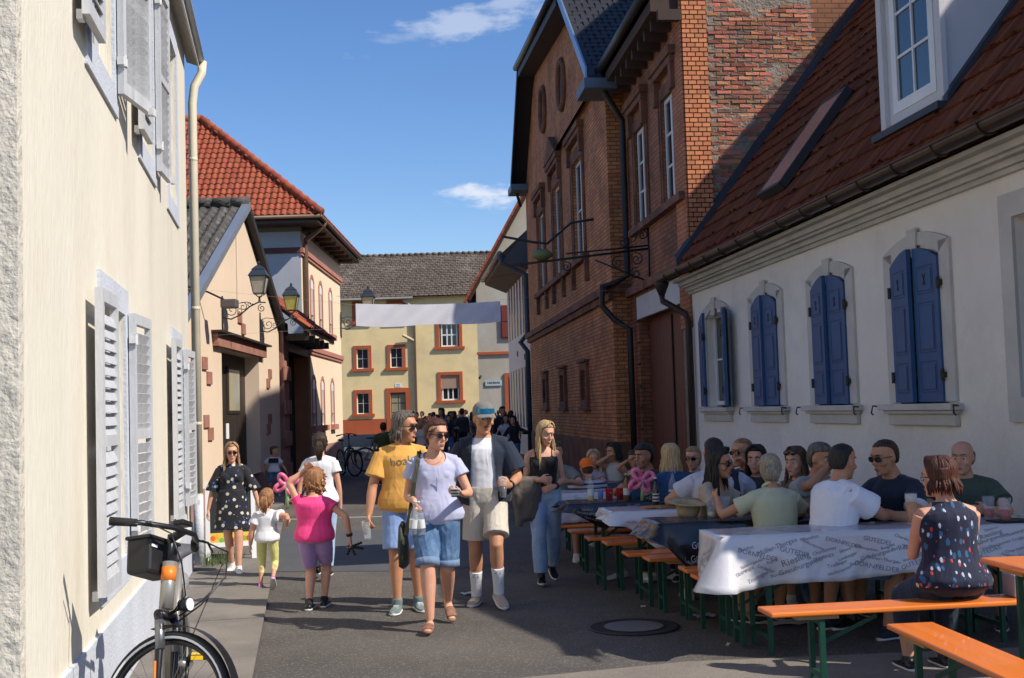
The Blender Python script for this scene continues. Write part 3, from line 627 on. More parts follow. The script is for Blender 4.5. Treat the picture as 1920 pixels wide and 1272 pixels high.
# roof of the gable wing
slate = mat('dark_slate', (.020,.019,.020), .75, rnd=.5, var=.25, vscale=4, spec=.25)
blk2 = mat('black_fascia', (.022,.022,.026), .6, var=.2)
N_, N1, F1, F_ = (16.75,8.35), (12.85,11.45), (3.9,12.2), (.75,9.2)
yo = -.5
def pr(a, b, t, y0, y1, name, m, lift=0):
    o_ = MB().prism([(a[0],0,a[1]+lift),(b[0],0,b[1]+lift),(b[0],0,b[1]+lift-t),(a[0],0,a[1]+lift-t)], (0,y0,0), (0,y1,0)); return o_.build(name, m, H6)
pr(N1, N_, .14, yo+.03, 8, 'roof', blk2); pr(F_, F1, .14, yo+.03, 8, 'roof', blk2)
pr(N1, N_, .26, yo-.02, yo+.02, 'verge_board', mat('zinc_blue', (.24,.32,.42), .35, metal=.5), .17); pr(F_, F1, .3, yo-.02, yo+.02, 'verge_board', blk2, .03)
# half hip plane: eave N1..F1 at y=yo, rising to the ridge
rx, rz, ry = 8.4, 15.4, 3.2
mb = MB(); mb.poly([(N1[0],yo,N1[1]),(F1[0],yo,F1[1]),(rx,ry,rz)]); mb.poly([(N1[0],yo,N1[1]),(rx,ry,rz),(rx,9,rz),(N1[0],9,N1[1])]); mb.poly([(F1[0],yo,F1[1]),(F1[0],9,F1[1]),(rx,9,rz),(rx,ry,rz)]); mb.build('roof_hip', slate, H6)
MB().tube([(N1[0],yo-.06,N1[1]),(F1[0],yo-.06,F1[1])], .09, 8).build('gutter', mat('dark_zinc', (.06,.06,.065), .5, metal=.5), H6, smooth=True)
MB().prism([(N1[0]-.1,0,N1[1]-.05),(F1[0]+.1,0,F1[1]-.05),(F1[0]+.1,0,F1[1]-.3),(N1[0]-.1,0,N1[1]-.3)], (0,yo,0), (0,0,0)).build('soffit', blk2, H6)
MB().box(15.9, 16.95, yo-.08, .1, 8.02, 8.24).build('eave_box', mat('zinc_dark', (.12,.16,.21), .5, metal=.3), H6, bevel=.02)
MB().box(.4, 1.5, yo-.08, .1, 8.82, 9.05).build('eave_box', mat('zinc_dark', (.12,.16,.21), .5, metal=.3), H6, bevel=.02)
sl = V((N1[0]-N_[0],0,N1[1]-N_[1])); 
tile_field(H6, (N_[0],yo+8.0,N_[1]+.02), (0,-1,0), sl.normalized(), [(0,0),(7.9,0),(7.9,sl.length),(0,sl.length)], .30, .24, 'beaver', slate, near=(15,-.5,10), nparts=300, jit=.006, stagger=True, tilt=.06)
# main roof over the recessed wing: eave at y=RY-.4
my0 = RY-.55; ms = V((0,5.3,7.2)).normalized()
tile_field(H6, (XF-.1, my0, 8.5), (1,0,0), ms, [(0,0),(XR-XF+.6,0),(XR-XF+.6,8.9),(0,8.9)], .30, .24, 'beaver', slate, near=(XF,0,8.5), nparts=300, jit=.006, stagger=True, tilt=.06)
mb = MB(); mb.poly([(8.4,my0,8.46),(XR+.45,my0,8.46),(XR+.45,my0+5.3,15.66),(8.4,my0+5.3,15.66)]); mb.poly([(8.4,my0+5.3,15.66),(XR+.45,my0+5.3,15.66),(XR+.45,my0+11,8.0),(8.4,my0+11,8.0)]); mb.build('main_roof', blk2, H6)
MB().tube([(XF+.6,my0-.05,8.45),(XR+.5,my0-.05,8.47)], .085, 10).build('gutter', mat('dark_zinc', (.06,.06,.065), .5, metal=.5), H6, smooth=True)
MB().box(XF+.5, XR, RY-.5, RY-.001, 8.16, 8.36).build('soffit', mat('dark_soffit', (.07,.045,.035), .9), H6)
for i in range(9): MB().box(XF+.7+i*.55, XF+.82+i*.55, RY-.4, RY-.002, 7.98, 8.16).build('eave_bracket', mat('dark_soffit', (.07,.045,.035), .9), H6)
dp = mat('dark_downpipe', (.032,.030,.032), .45, metal=.3)
g = MB(); g.tube([(XF+.75,my0-.05,8.4),(XF+.7,my0-.03,8.1),(XF+.32,RY-.1,7.5),(XF+.30,RY-.1,7.2),(XF+.30,RY-.1,4.3),(XF+.25,-.0,4.15),(XF+.22,-.24,4.1),(XF+.22,-.26,3.7),(XF+.30,-.02,3.4),(XF+.42,RY-.12,3.2),(XF+.42,RY-.12,.1)], .062, 10); g.build('downpipe', dp, H6, smooth=True)
g = MB(); g.tube([(.9,-.35,8.9),(.8,-.2,8.4)], .05, 8); g.build('downpipe', dp, H6, smooth=True)

# ---- end wall: new brick pier and old brick party wall, facing the camera
W0 = V((2.95, 19.55, 0)); PW = Fr((2.95,19.55), (.993,.115))
H7 = thing('brick_end_wall', 'sunlit end wall of patched old bricks with a neat orange brick pier at its edge', 'wall', PW.o, PW.a)
mort = mat('old_mortar', (.24,.19,.145), .95, var=.3, vscale=2.2, bump=6, bscale=14, col2=(.29,.26,.22), c2scale=2.4, grain=.2, gscale=30)
mb = MB(); mb.poly([(.0,0,0),(5.2,0,0),(8,0,0),(8,0,12.0),(5.45,0,15.9),(.9,0,9.7),(.42,0,9.3),(0,0,9.3)]); mb.box(0,8,.05,.6,0,8.4); mb.build('wall_core', mort, H7)
bo = mat('orange_pier_brick', (.60,.22,.095), .8, rnd=.16, var=.1, vscale=3, bump=.4, bscale=60)
mb = MB(); mb.box(-.004,.428,-.045,-.001,2.9,9.6); mb.build('pier_mortar', mat('dark_mortar', (.05,.035,.03), .95), H7)
def brick_mesh(w, h, d=.05):
    mb = MB(); e = .004; mb.box(e,w-e,-d,0,e,h-e); me = mb.mesh('brick'); return me
MB().box(-.03,-.0045,-.044,.62,2.9,9.2).build('pier_side', brickmat('orange_brick_small', (.55,.2,.085), (.42,.15,.06), (.10,.06,.045), bw=.22, bh=.0785, msize=.012, var=.15), H7)
pme = {w: brick_mesh(w, .069, .022) for w in (.132,.20,.068)}
for me in pme.values(): me.materials.append(bo)
z = 3.45; r = 0
while z < 8.75:
    ws_ = (.132,.132,.132) if r % 2 else (.068,.132,.132,.068)
    x = .003
    for w in ws_:
        inst('brick', pme[w], H7, Matrix.Translation((x, -.046+random.uniform(-.002,.002), z))); x += w+.0095
    z += .0785; r += 1
# pier side (faces the street) in the same brick material
ob = mat('old_red_brick', (.40,.135,.07), .9, rnd=.5, var=.25, vscale=6, bump=1.5, bscale=30, col2=(.34,.15,.09), c2scale=3)
ob2 = mat('old_brown_brick', (.20,.12,.08), .92, rnd=.35, var=.3, vscale=6, bump=1.5, bscale=30)
from mathutils import noise as MN
ome = []
for k in range(8):
    rr = random.Random(k); w = (.235,.225,.24,.21,.115,.235,.225,.24)[k]; mb = MB(); h = .063
    f = [(rr.uniform(0,.008), -.03-rr.uniform(0,.012), rr.uniform(0,.008)), (w-rr.uniform(0,.008), -.03-rr.uniform(0,.012), rr.uniform(0,.008)), (w-rr.uniform(0,.01), -.03-rr.uniform(0,.012), h-rr.uniform(0,.01)), (w*.5, -.034-rr.uniform(0,.008), h-rr.uniform(0,.008)), (rr.uniform(0,.01), -.03-rr.uniform(0,.012), h-rr.uniform(0,.01))]
    b_ = [(p[0], .02, p[2]) for p in f]
    mb.poly(f)
    for i in range(5): mb.poly([f[i], b_[i], b_[(i+1) % 5], f[(i+1) % 5]])
    me = mb.mesh('brick'); me.materials.append(ob if k % 4 else ob2); ome.append((me, mb))
cells = []
z = 4.5; r = 0
while z < 9.3:
    x = .45 + (.12 if r % 2 else 0)
    xe = (z-4.0)/1.31 + .35
    while x < min(xe, 5.0):
        nv = MN.noise(V((x*1.1+4.7, z*1.0, 8.1))) + .35*MN.noise(V((x*3, z*3, 1)))
        if nv < .24: cells.append((x, z, nv))
        x += .25
    z += .0775; r += 1
cells.sort(key=lambda c: (c[1] > 8.6, c[0]))
rest = MB()
for i, (x, z, nv) in enumerate(cells):
    me, mb = random.choice(ome[:4] + ome[5:]); dy = -.0 + .024 + max(0, nv+.05)*.06 + random.uniform(-.004,.006)
    M = Matrix.Translation((x+random.uniform(-.01,.01), dy, z+random.uniform(-.005,.005)+.012*math.sin(x*2))) @ Matrix.Rotation(random.uniform(-.012,.012), 4, 'Y')
    if i < 300: inst('brick', me, H7, M)
    else:
        j = len(rest.v); rest.v += [tuple(M @ V(p)) for p in mb.v]; rest.f += [tuple(j+a for a in f) for f in mb.f]
if rest.v: rest.build('bricks', ob, H7)['kind'] = 'stuff'
MB().prism([(-.25,0,3.95),(4.4,0,10.05),(4.4,0,9.75),(-.25,0,3.65)], (0,-.11,.06), (0,-.0,.13)).build('flashing', mat('lead_flashing', (.035,.038,.05), .6, var=.2), H7)

# ================================================================== WHITE COTTAGE
WF = Fr((2.95, 19.55), (.115, -1)); WLN = 13.1
H8 = thing('white_cottage', 'low white rendered house with blue shutters and a steep brown tiled roof', 'house', WF.o, WF.a)
whitew = mat('white_lime_render', (.78,.73,.66), .93, var=.08, vscale=.7, bump=1.2, bscale=14, col2=(.64,.59,.51), c2scale=.9, c2lo=.52, c2hi=.8)
gst = mat('grey_stone_trim', (.54,.515,.475), .9, var=.1, vscale=3, bump=.4, bscale=40)
ww = [1.36, 3.72, 5.99, 8.2]
holes = [(x-.5, x+.5, 1.58, 3.02) for x in ww] + [(9.98, 11.1, 1.62, 3.08)]
mb = MB(); wall_holes(mb, 0, WLN, 0, 3.45, holes, .2); mb.box(0, WLN, .32, 8, 0, 3.44); mb.poly([(0,0,3.45),(WLN,0,3.45),(WLN,-.0,3.75),(0,0,3.75)]); mb.poly([(WLN,0,3.45),(WLN,8,3.45),(WLN,4,9.3),(WLN,0,4.1)]); mb.build('wall', whitew, H8)
for (y, z0, z1) in ((-.05,3.43,3.475),(-.09,3.476,3.53),(-.16,3.531,3.56),(-.21,3.561,3.62),(-.3,3.621,3.66)):
    MB().box(-.02, WLN, y, -.001, z0, z1).build('cornice_moulding', mat('stone_cornice', (.46,.44,.39), .9, var=.15, vscale=3), H8)
gm = mat('brown_copper_gutter', (.075,.05,.035), .42, metal=.5, var=.3, vscale=3)
gb = MB(); gx0, gx1 = -.25, WLN
n = 10
for j in range(n):
    a0, a1 = PI+PI*j/n, PI+PI*(j+1)/n
    for rr in (.085, .079): gb.poly([(gx0,-.44+rr*math.cos(a0),3.74+rr*math.sin(a0)),(gx1,-.44+rr*math.cos(a0),3.74+rr*math.sin(a0)),(gx1,-.44+rr*math.cos(a1),3.74+rr*math.sin(a1)),(gx0,-.44+rr*math.cos(a1),3.74+rr*math.sin(a1))])
gb.tube([(gx0,-.525,3.745),(gx1,-.525,3.745)], .012, 6); gb.build('gutter', gm, H8, smooth=True)
x = .3
while x < WLN:
    MB().tube([(x,-.44+.093*math.cos(PI+PI*j/8),3.74+.093*math.sin(PI+PI*j/8)) for j in range(9)], .011, 6).build('gutter_bracket', gm, H8, smooth=True); x += .78
g = MB(); g.lathe([(.13,0),(.12,-.05),(.05,-.22)], (-.12,-.46,3.66), 12); g.tube([(-.12,-.46,3.46),(-.12,-.45,3.35),(.05,-.12,3.12),(.08,-.09,3.0),(.08,-.09,.05)], .052, 10); g.build('downpipe', mat('dark_brown_pipe', (.035,.022,.018), .5), H8, smooth=True)
wr = mat('brown_roof_tile', (.16,.049,.023), .95, spec=.15, rnd=.3, var=.2, vscale=2.2, col2=(.10,.035,.02), c2scale=1.1, c2lo=.5, c2hi=.75)
ws2 = V((0,1,1.31)).normalized(); sL = 4.35*math.sqrt(1+1.31**2)
o0 = V((0,-.40,3.66))
mb = MB(); mb.poly([(-.02,-.36,3.66),(WLN+.15,-.36,3.66),(WLN+.15,4.0,9.37),(-.02,4.0,9.37)]); mb.poly([(-.02,4,9.37),(WLN+.15,4,9.37),(WLN+.15,8.4,3.6),(-.02,8.4,3.6)]); mb.build('roof', mat('roof_underlay', (.05,.02,.015), .9), H8)
tile_field(H8, o0, (1,0,0), ws2, [(0,0),(WLN+.2,0),(WLN+.2,sL),(0,sL)], .215, .345, 'flat', wr, near=(9,0,4.2), nparts=300, jit=.007, tilt=.06)
# moss and lichen tufts in the tile joints
mm = MB(); rr = random.Random(5)
for i in range(420):
    x = rr.uniform(.2, WLN-1); s = .345*rr.randint(1, 14)-.02; p = o0 + ws2*s + V((x, -.02, .035)); q = rr.uniform(.012,.035)
    for k in range(3):
        a = rr.uniform(0, 6.28); c_ = p + V((rr.uniform(-.03,.03), 0, 0)); mm.poly([c_+V((-q,0,0)), c_+V((0,-q*.7,-q*.3)), c_+V((q,0,0)), c_+V((0,q*.2,q*.9))]); mm.poly([c_+V((-q,0,0)), c_+V((0,q*.2,q*.9)), c_+V((0,-q*.7,q*.3))])
mm.build('moss', mat('dark_moss', (.035,.032,.014), 1, var=.3, col2=(.22,.06,.01), c2scale=1.5, c2lo=.55, c2hi=.6), H8)['kind'] = 'stuff'
# windows
blu = mat('blue_shutter_paint', (.026,.085,.215), .55, var=.12, vscale=4, grain=.05, gscale=50); blud = mat('blue_groove_shade', (.018,.04,.13), .6)
irn = mat('cast_iron', (.05,.045,.04), .6, metal=.5)
def arcz(x, hw=.5, rise=.13): return rise*math.cos(min(1, abs(x)/hw)*PI/2)**.9
def blue_leaf(parent, x0, x1, z0, H0, cx, hinge_left, M=None, yoff=0):
    seg = 8; W_ = x1-x0
    top = [(x0+W_*i/seg, z0+H0+arcz(x0+W_*i/seg-cx)) for i in range(seg+1)]
    mb = MB(); mb.prism([(x0,0,z0)]+[(x1,0,z0)]+[(a,0,b) for a, b in reversed(top)], (0,-.022,0), (0,.018,0))
    s = mb.build('shutter', blu, parent)
    if M is not None: s.matrix_local = M
    iw = .085
    for (a, b, arch) in ((.09,.40,0),(.48,.98,0),(1.06,1.34,1)):
        xa, xb, za, zb = x0+iw, x1-iw, z0+a*H0/1.40, z0+b*H0/1.40
        mb = MB(); ring(mb, xa+.012, xb-.012, za+.012, zb-.012, .012, -.0235, -.0222); mb.build('groove_shade_ring', blud, s)  # darker blue rings on the flat board paint the shade of panel grooves
        MB().box(xa+.03, xb-.03, -.030, -.0222, za+.03, zb-.03).build('panel', blu, s, bevel=.006, seg=1)
        if arch:
            c = V(((xa+xb)/2, -.0315, (za+zb)/2)); q = .035
            MB().bar(c+V((-q*.7,0,-q*1.5)), c+V((q*.7,0,q*1.5)), .011, .004, V((0,1,0))).bar(c+V((q*.7,-.001,-q*1.5)), c+V((-q*.7,-.001,q*1.5)), .011, .004, V((0,1,0))).build('cross_shade_bars', blk, s)  # black bars stand in for the shade inside a cut-out cross
    hx = x0-.02 if hinge_left else x1+.02
    for zz in (z0+.22, z0+H0-.27): MB().box(hx-.035, hx+.035, -.035, -.0, zz, zz+.05).lathe([(.017,-.03),(.017,.08)], (hx,-.03,zz), 8).build('hinge', irn, s)
    return s
for i, x in enumerate(ww):
    # stone surround with shallow arch and keystone
    mb = MB(); seg = 12; t = .2
    inn = [(x-.5+1.0*k/seg, 2.96+arcz(-.5+1.0*k/seg)) for k in range(seg+1)]; out = [(x-.5-t+(1.0+2*t)*k/seg, 3.02+.05+arcz((-.5-t+(1.0+2*t)*k/seg), .5+t, .14)) for k in range(seg+1)]
    for k in range(seg):
        q = [inn[k], inn[k+1], out[k+1], out[k]]; mb.prism([(p[0],0,p[1]) for p in q], (0,-.03,0), (0,.0,0))
    mb.prism([(x-.52,0,3.04),(x+.52,0,3.04),(x+.52,0,2.96)]+[(p[0],0,p[1]) for p in inn[::-1]]+[(x-.52,0,2.96)], (0,.001,0), (0,.19,0))
    mb.box(x-.5-t, x-.5, -.03, 0, 1.6, 2.97+.1); mb.box(x+.5, x+.5+t, -.03, 0, 1.6, 2.97+.1)
    mb.build('window_surround', gst, H8)
    MB().prism([(x-.075,0,2.98),(x+.075,0,2.98),(x+.1,0,3.25),(x-.1,0,3.25)], (0,-.05,0), (0,-.031,0)).build('keystone', gst, H8)
    mb = MB(); mb.box(x-.78, x+.78, -.13, 0, 1.525, 1.585); mb.box(x-.73, x+.73, -.09, -.001, 1.49, 1.524); mb.box(x-.70, x+.70, -.05, -.002, 1.38, 1.489); mb.build('window_sill', gst, H8, bevel=.006)
    if i:
        blue_leaf(H8, x-.5, x-.005, 1.60, 1.33, x, True, Matrix.Translation((x-.5,-.03,0)) @ Matrix.Rotation(math.radians(-3-i), 4, 'Z') @ Matrix.Translation((-(x-.5),0,0))); blue_leaf(H8, x+.005, x+.5, 1.60, 1.33, x, False, Matrix.Translation((0,-.03,0)))
        for s_ in (-1, 1):
            MB().tube([(x+s_*.74,-.02,1.56),(x+s_*.86,-.14,1.57),(x+s_*.88,-.15,1.5),(x+s_*.88,-.13,1.48)], .009, 6).build('shutter_hook', irn, H8)
    else:
        window(H8, x-.5, x+.5, 1.62, 3.02, y=.14, cols=2, rows=2)
        blue_leaf(H8, x-.5, x-.005, 1.60, 1.33, x, False, Matrix.Translation((x-.5,-.05,0)) @ Matrix.Rotation(math.radians(-8), 4, 'Z') @ Matrix.Translation((-x-.02,0,0)))
        blue_leaf(H8, x+.005, x+.5, 1.60, 1.33, x, True, Matrix.Translation((x+.52,-.05,0)) @ Matrix.Rotation(math.radians(14), 4, 'Z').inverted() @ Matrix.Translation((-x-.005,0,0)))
mb = MB(); ring(mb, 9.98, 11.1, 1.62, 3.08, .2, -.03, 0); mb.build('window_surround', gst, H8)
window(H8, 9.98, 11.1, 1.62, 3.08, y=.15, cols=2, rows=1)
# skylight
f_ = V((0,1,1.31)).normalized(); nn = V((0,-1.31,1)).normalized()
def onroof(x, s, h=0): return V((x,0,4.19)) + f_*s + nn*h
mb = MB()
for (a, b) in (((3.55,.2),(4.42,.2)),((4.42,.2),(4.42,1.75)),((4.42,1.75),(3.55,1.75)),((3.55,1.75),(3.55,.2))): mb.bar(onroof(a[0],a[1],.09), onroof(b[0],b[1],.09), .06, .11, nn)
sk = mb.build('skylight', mat('dark_skylight_frame', (.03,.03,.03), .6), H8)
mb = MB(); mb.poly([onroof(3.58,.23,.14),onroof(4.39,.23,.14),onroof(4.39,1.72,.14),onroof(3.58,1.72,.14)]); mb.build('pane', mat('dusty_sky_grey_glass', (.09,.10,.11), .25, spec=.9, var=.3), sk)  # dusty pane, its base colour greyed to imitate the reflected sky
# dormer
dw = mat('dormer_white', (.60,.59,.60), .8, var=.05); dx0, dx1, dy, dz0, dz1 = 7.45, 8.72, .12, 4.34, 6.35
mb = MB(); wall_holes(mb, dx0, dx1, dz0, dz1, [(7.62,8.55,4.5,6.05)], .12, dy)
for xx in (dx0, dx1): mb.poly([(xx,dy,dz0),(xx,dy,dz1),(xx,(dz1-4.19)/1.31,dz1)])
dm = mb.build('dormer', dw, H8)
MB().box(dx0-.05, dx0+.06, dy-.05, dy-.001, dz0, dz1-.25).build('corner_board', dw, dm); MB().box(dx1-.06, dx1+.05, dy-.05, dy-.001, dz0, dz1-.25).build('corner_board', dw, dm)
window(dm, 7.62, 8.55, 4.5, 6.05, y=dy+.02, cols=2, rows=3, fw=.11, bw=.028, glass=mat('blue_sky_glass', (.02,.035,.06), .04, spec=1.0, var=0))
MB().box(dx0-.1, dx1+.1, dy-.14, dy+.02, dz0-.07, dz0-.001).build('dormer_sill', mat('lead_flashing', (.035,.038,.05), .6), dm)
MB().prism([(dx1+.01,dy-.05,dz0-.02),(dx1+.12,dy-.05,dz0-.02),(dx1+.12,1.65,dz1),(dx1+.01,1.65,dz1)], (0,0,0), (0,0,.08)).build('cheek_flashing', mat('lead_flashing', (.035,.038,.05), .6), dm)
mb = MB(); mb.box(dx0-.32, dx1+.32, dy-.38, 2.0, 5.92+.2, 6.2); mb.box(dx0-.25, dx0-.01, dy-.3, .9, 5.98, 6.12); mb.build('dormer_eaves', mat('dark_soffit', (.07,.045,.035), .9), dm)
for i in range(12): MB().box(dx0-.42, dx0-.16, dy-.45+i*.2, dy-.26+i*.2, 6.05+.0, 6.09, None).build('roof_tile', mat('bright_clay_tile', (.33,.09,.045), .8, rnd=.2), dm)
MB().box(dx0-.16, dx0+.02, dy-.42, dy-.1, 5.93, 6.06).build('eave_end', dw, dm)

# ================================================================== TIMBERED WHITE HOUSE beyond the brick building
KF = Fr((-.15, 48.6), (.0964, -1))
H9 = thing('half_timbered_house', 'white house with dark narrow shutters in a row just beyond the brick building', 'house', KF.o, KF.a)
kw = mat('white_far_wall', (.62,.62,.64), .9, var=.05)
MB().box(0, 8.0, 0, 8, 0, 7.0).build('wall', kw, H9)
dsh = mat('dark_timber', (.04,.038,.042), .8)
for k in range(6):
    x = .75+k*1.05
    for (z0, z1) in ((1.0,3.15),(4.35,6.45)):
        MB().box(x, x+.16, -.012, -.001, z0, z1).build('shutter', dsh, H9); MB().box(x+.28, x+.44, -.008, -.001, z0, z1).build('window', GLASS, H9)
MB().box(6.0,6.3,-.02,-.001,3.4,3.6).build('wall_anchor', blk, H9); MB().box(3.5,3.8,-.02,-.001,3.62,3.82).build('wall_anchor', blk, H9)
mb = MB(); mb.prism([(0,-.85,6.75),(0,.0,6.4),(0,4,11),(0,4,11.3),(0,-.9,6.95)], (-.3,0,0), (8.0,0,0)); mb.build('roof', mat('brown_eaves', (.10,.07,.055), .8), H9)
MB().prism([(8.02,-.85,6.7),(8.02,.6,6.3),(8.02,4,9.5),(8.02,1.5,9.5)], (0,0,0), (.06,0,0)).build('slate_gable', mat('slate_grey_cladding', (.10,.11,.13), .7), H9)
MB().tube([(-.3,-.95,6.95),(8.0,-.95,6.95)], .1, 8).build('gutter', mat('pale_brown_gutter', (.3,.24,.19), .4), H9, smooth=True)
MB().tube([(8.1,-.95,6.9),(8.1,-.9,6.6),(8.15,-.1,6.2),(8.15,-.1,4.2),(8.15,-.35,3.9),(8.15,-.12,3.6),(8.15,-.12,.1)], .09, 8).build('downpipe', mat('blue_black_pipe', (.05,.07,.09), .45), H9, smooth=True)
# ================================================================== STREET FURNITURE
iron = mat('wrought_iron', (.035,.034,.036), .5, metal=.4)
lam = mat('lantern_metal', (.055,.07,.09), .4, metal=.5)
def spiral(c, r0, turns, ph, flip=1, n=22):
    return [V((c[0]+flip*r0*(1-i/n*.85)*math.cos(ph+turns*2*PI*i/n), 0, c[1]+r0*(1-i/n*.85)*math.sin(ph+turns*2*PI*i/n))) for i in range(n+1)]
def street_lamp(loc, rz, sc, glass, label):
    """bracket: root at origin on the wall (wall plane x=0), arm reaches along +x"""
    t = thing('street_lamp', label, 'street lamp', loc, rz, 'wrought iron wall lanterns'); t.scale = (sc,)*3
    MB().box(0,.02,-.03,.03,-.32,.22).box(-.0,.03,-.012,.012,-.38,.3).build('wall_plate', iron, t)
    mb = MB(); arm = [V((.02,0,-.12)),V((.18,0,-.16)),V((.36,0,-.08)),V((.55,0,.08)),V((.72,0,.16)),V((.86,0,.15))]
    mb.tube(arm, .014, 6); mb.tube(spiral((.2,.02),.13,1.4,2.4), .009, 5); mb.tube(spiral((.42,.08),.09,1.3,1.0,-1), .008, 5); mb.tube(spiral((.34,.0),.07,1.3,4.0), .007, 5)
    mb.tube(spiral((.78,.04),.08,1.5,1.6), .009, 5); mb.tube([(.02,0,.12),(.15,0,.17),(.33,0,.15),(.5,0,.17),(.6,0,.12)], .008, 5); mb.tube([(.02,0,.1),(.1,0,.02),(.12,0,-.12)], .008, 5); mb.tube(spiral((.55,.13),.06,1.2,3,-1), .007, 5)
    mb.build('bracket', iron, t, smooth=True)
    L = .74; f = MB()
    f.tube([(L,0,.15),(L,0,.28)], [.028,.016], 8)
    for s in ((-1,-1),(1,-1),(1,1),(-1,1)):
        f.tube([(L,0,.24),(L+s[0]*.06,s[1]*.06,.30),(L+s[0]*.10,s[1]*.10,.33)], .008, 5); f.bar((L+s[0]*.10,s[1]*.10,.33), (L+s[0]*.16,s[1]*.16,.66), .014)
    for z, r in ((.33,.10),(.66,.16)):
        for a, b in (((-1,-1),(1,-1)),((1,-1),(1,1)),((1,1),(-1,1)),((-1,1),(-1,-1))): f.bar((L+a[0]*r,a[1]*r,z), (L+b[0]*r,b[1]*r,z), .016)
    f.build('lantern_frame', lam, t)
    c = MB(); rs = [(.185,.665),(.185,.68),(.12,.79),(.12,.80),(.125,.805),(.06,.87),(.03,.89),(.03,.905)]
    for (r0, z0), (r1, z1) in zip(rs, rs[1:]):
        for a, b in (((-1,-1),(1,-1)),((1,-1),(1,1)),((1,1),(-1,1)),((-1,1),(-1,-1))): c.poly([(L+a[0]*r0,a[1]*r0,z0),(L+b[0]*r0,b[1]*r0,z0),(L+b[0]*r1,b[1]*r1,z1),(L+a[0]*r1,a[1]*r1,z1)])
    c.poly([(L-.185,-.185,.665),(L+.185,-.185,.665),(L+.185,.185,.665),(L-.185,.185,.665)]); c.lathe([(.0,.90),(.028,.92),(.032,.945),(.0,.975)], (L,0,0), 10, cap=False); c.build('lantern_roof', lam, t)
    for a, b in (((-1,-1),(1,-1)),((1,-1),(1,1)),((1,1),(-1,1)),((-1,1),(-1,-1))):
        p = MB(); r0, r1 = .097, .155; p.poly([(L+a[0]*r0,a[1]*r0,.34),(L+b[0]*r0,b[1]*r0,.34),(L+b[0]*r1,b[1]*r1,.655),(L+a[0]*r1,a[1]*r1,.655)]); p.build('pane', glass, t)
    return t
lg1 = mat('frosted_lamp_glass', (.42,.38,.29), .35, spec=.6, var=.15, vscale=5); lg2 = mat('yellow_lamp_glass', (.42,.38,.10), .35, spec=.6, var=.15, vscale=5)
a0 = GF.a - PI/2
street_lamp(GF.w(1.98,-.0,3.60), a0, .93, lg1, 'wall lantern with frosted panes above the left end of the wide door lintel')
street_lamp(GF.w(5.9,-.0,3.62), a0, .93, lg2, 'wall lantern with yellow glass beside the gateway, middle of three')
street_lamp(TF.w(9.1,-.02,5.35), TF.a-PI/2, 1.55, lg1, 'farthest wall lantern on the end of the tall peach house')
fl = thing('floodlight', 'small grey floodlight on a curved arm above the peach house', 'floodlight', GF.w(.15,-.15,3.72), a0)
MB().tube([(-.6,-1.1,.1),(-.3,-.5,.12),(.0,.0,.05),(.25,.35,-.08)], .018, 6).build('arm', iron, fl, smooth=True); MB().box(.15,.42,.25,.5,-.2,-.05).build('lamp_head', mat('grey_brown_metal', (.12,.10,.09), .5), fl, bevel=.02)
# banner across the street
bn = thing('banner', 'plain white banner hung across the street with its faint printing showing through', 'banner', (0,0,0))
BY = 21.2
BL, BR = (-2.72, BY), (-.19, BY)
mb = MB(); nx, nz_ = 48, 8
def bpt(u, v):
    x = BL[0]+(BR[0]-BL[0])*u; w = .014*math.sin(u*17+v*3)*(1-v*.3)+.007*math.sin(u*43+v*7)
    return (x, BY+w+.20*(x+1.45), 3.585-.36*v*(1+.05*math.sin(u*9)) -.035*math.sin(PI*u) + .01*u - .03*v*(1-u))
for i in range(nx):
    for j in range(nz_): mb.poly([bpt(i/nx,j/nz_),bpt((i+1)/nx,j/nz_),bpt((i+1)/nx,(j+1)/nz_),bpt(i/nx,(j+1)/nz_)])
bm_ = mat('banner_fabric', (.88,.86,.90), .7, var=.05, vscale=3)
nt = bm_.node_tree; tr = nt.nodes.new('ShaderNodeBsdfTranslucent'); tr.inputs[0].default_value = (.6,.6,.66,1); mxs = nt.nodes.new('ShaderNodeMixShader'); mxs.inputs[0].default_value = .3
nt.links.new(nt.nodes['Principled BSDF'].outputs[0], mxs.inputs[1]); nt.links.new(tr.outputs[0], mxs.inputs[2]); nt.links.new(mxs.outputs[0], nt.nodes['Material Output'].inputs[0])
mb.build('banner_cloth', bm_, bn, smooth=True)
fp = mat('faint_print', (.78,.76,.81), .7, var=0)
for cx_ in (BR[0]-.25,):
    MB().tube([(cx_+.15*math.cos(a*PI/12), BY-.075+.2*(cx_+.15*math.cos(a*PI/12)+1.45), 3.37+.15*math.sin(a*PI/12)) for a in range(24)], .006, 4, closed=True).build('round_emblem', fp, bn)
for a_, b_ in (((-5.3,BY-.3,3.9),(BL[0],BY,3.58)),((-5.3,BY-.3,3.1),(BL[0],BY,3.19)),((BR[0],BY,3.60),(2.4,BY+.6,3.8)),((BR[0],BY,3.22),(2.4,BY+.6,3.1))): MB().tube([a_, b_], .0022, 4).build('rope', mat('thin_cord', (.3,.28,.26), .7), bn)
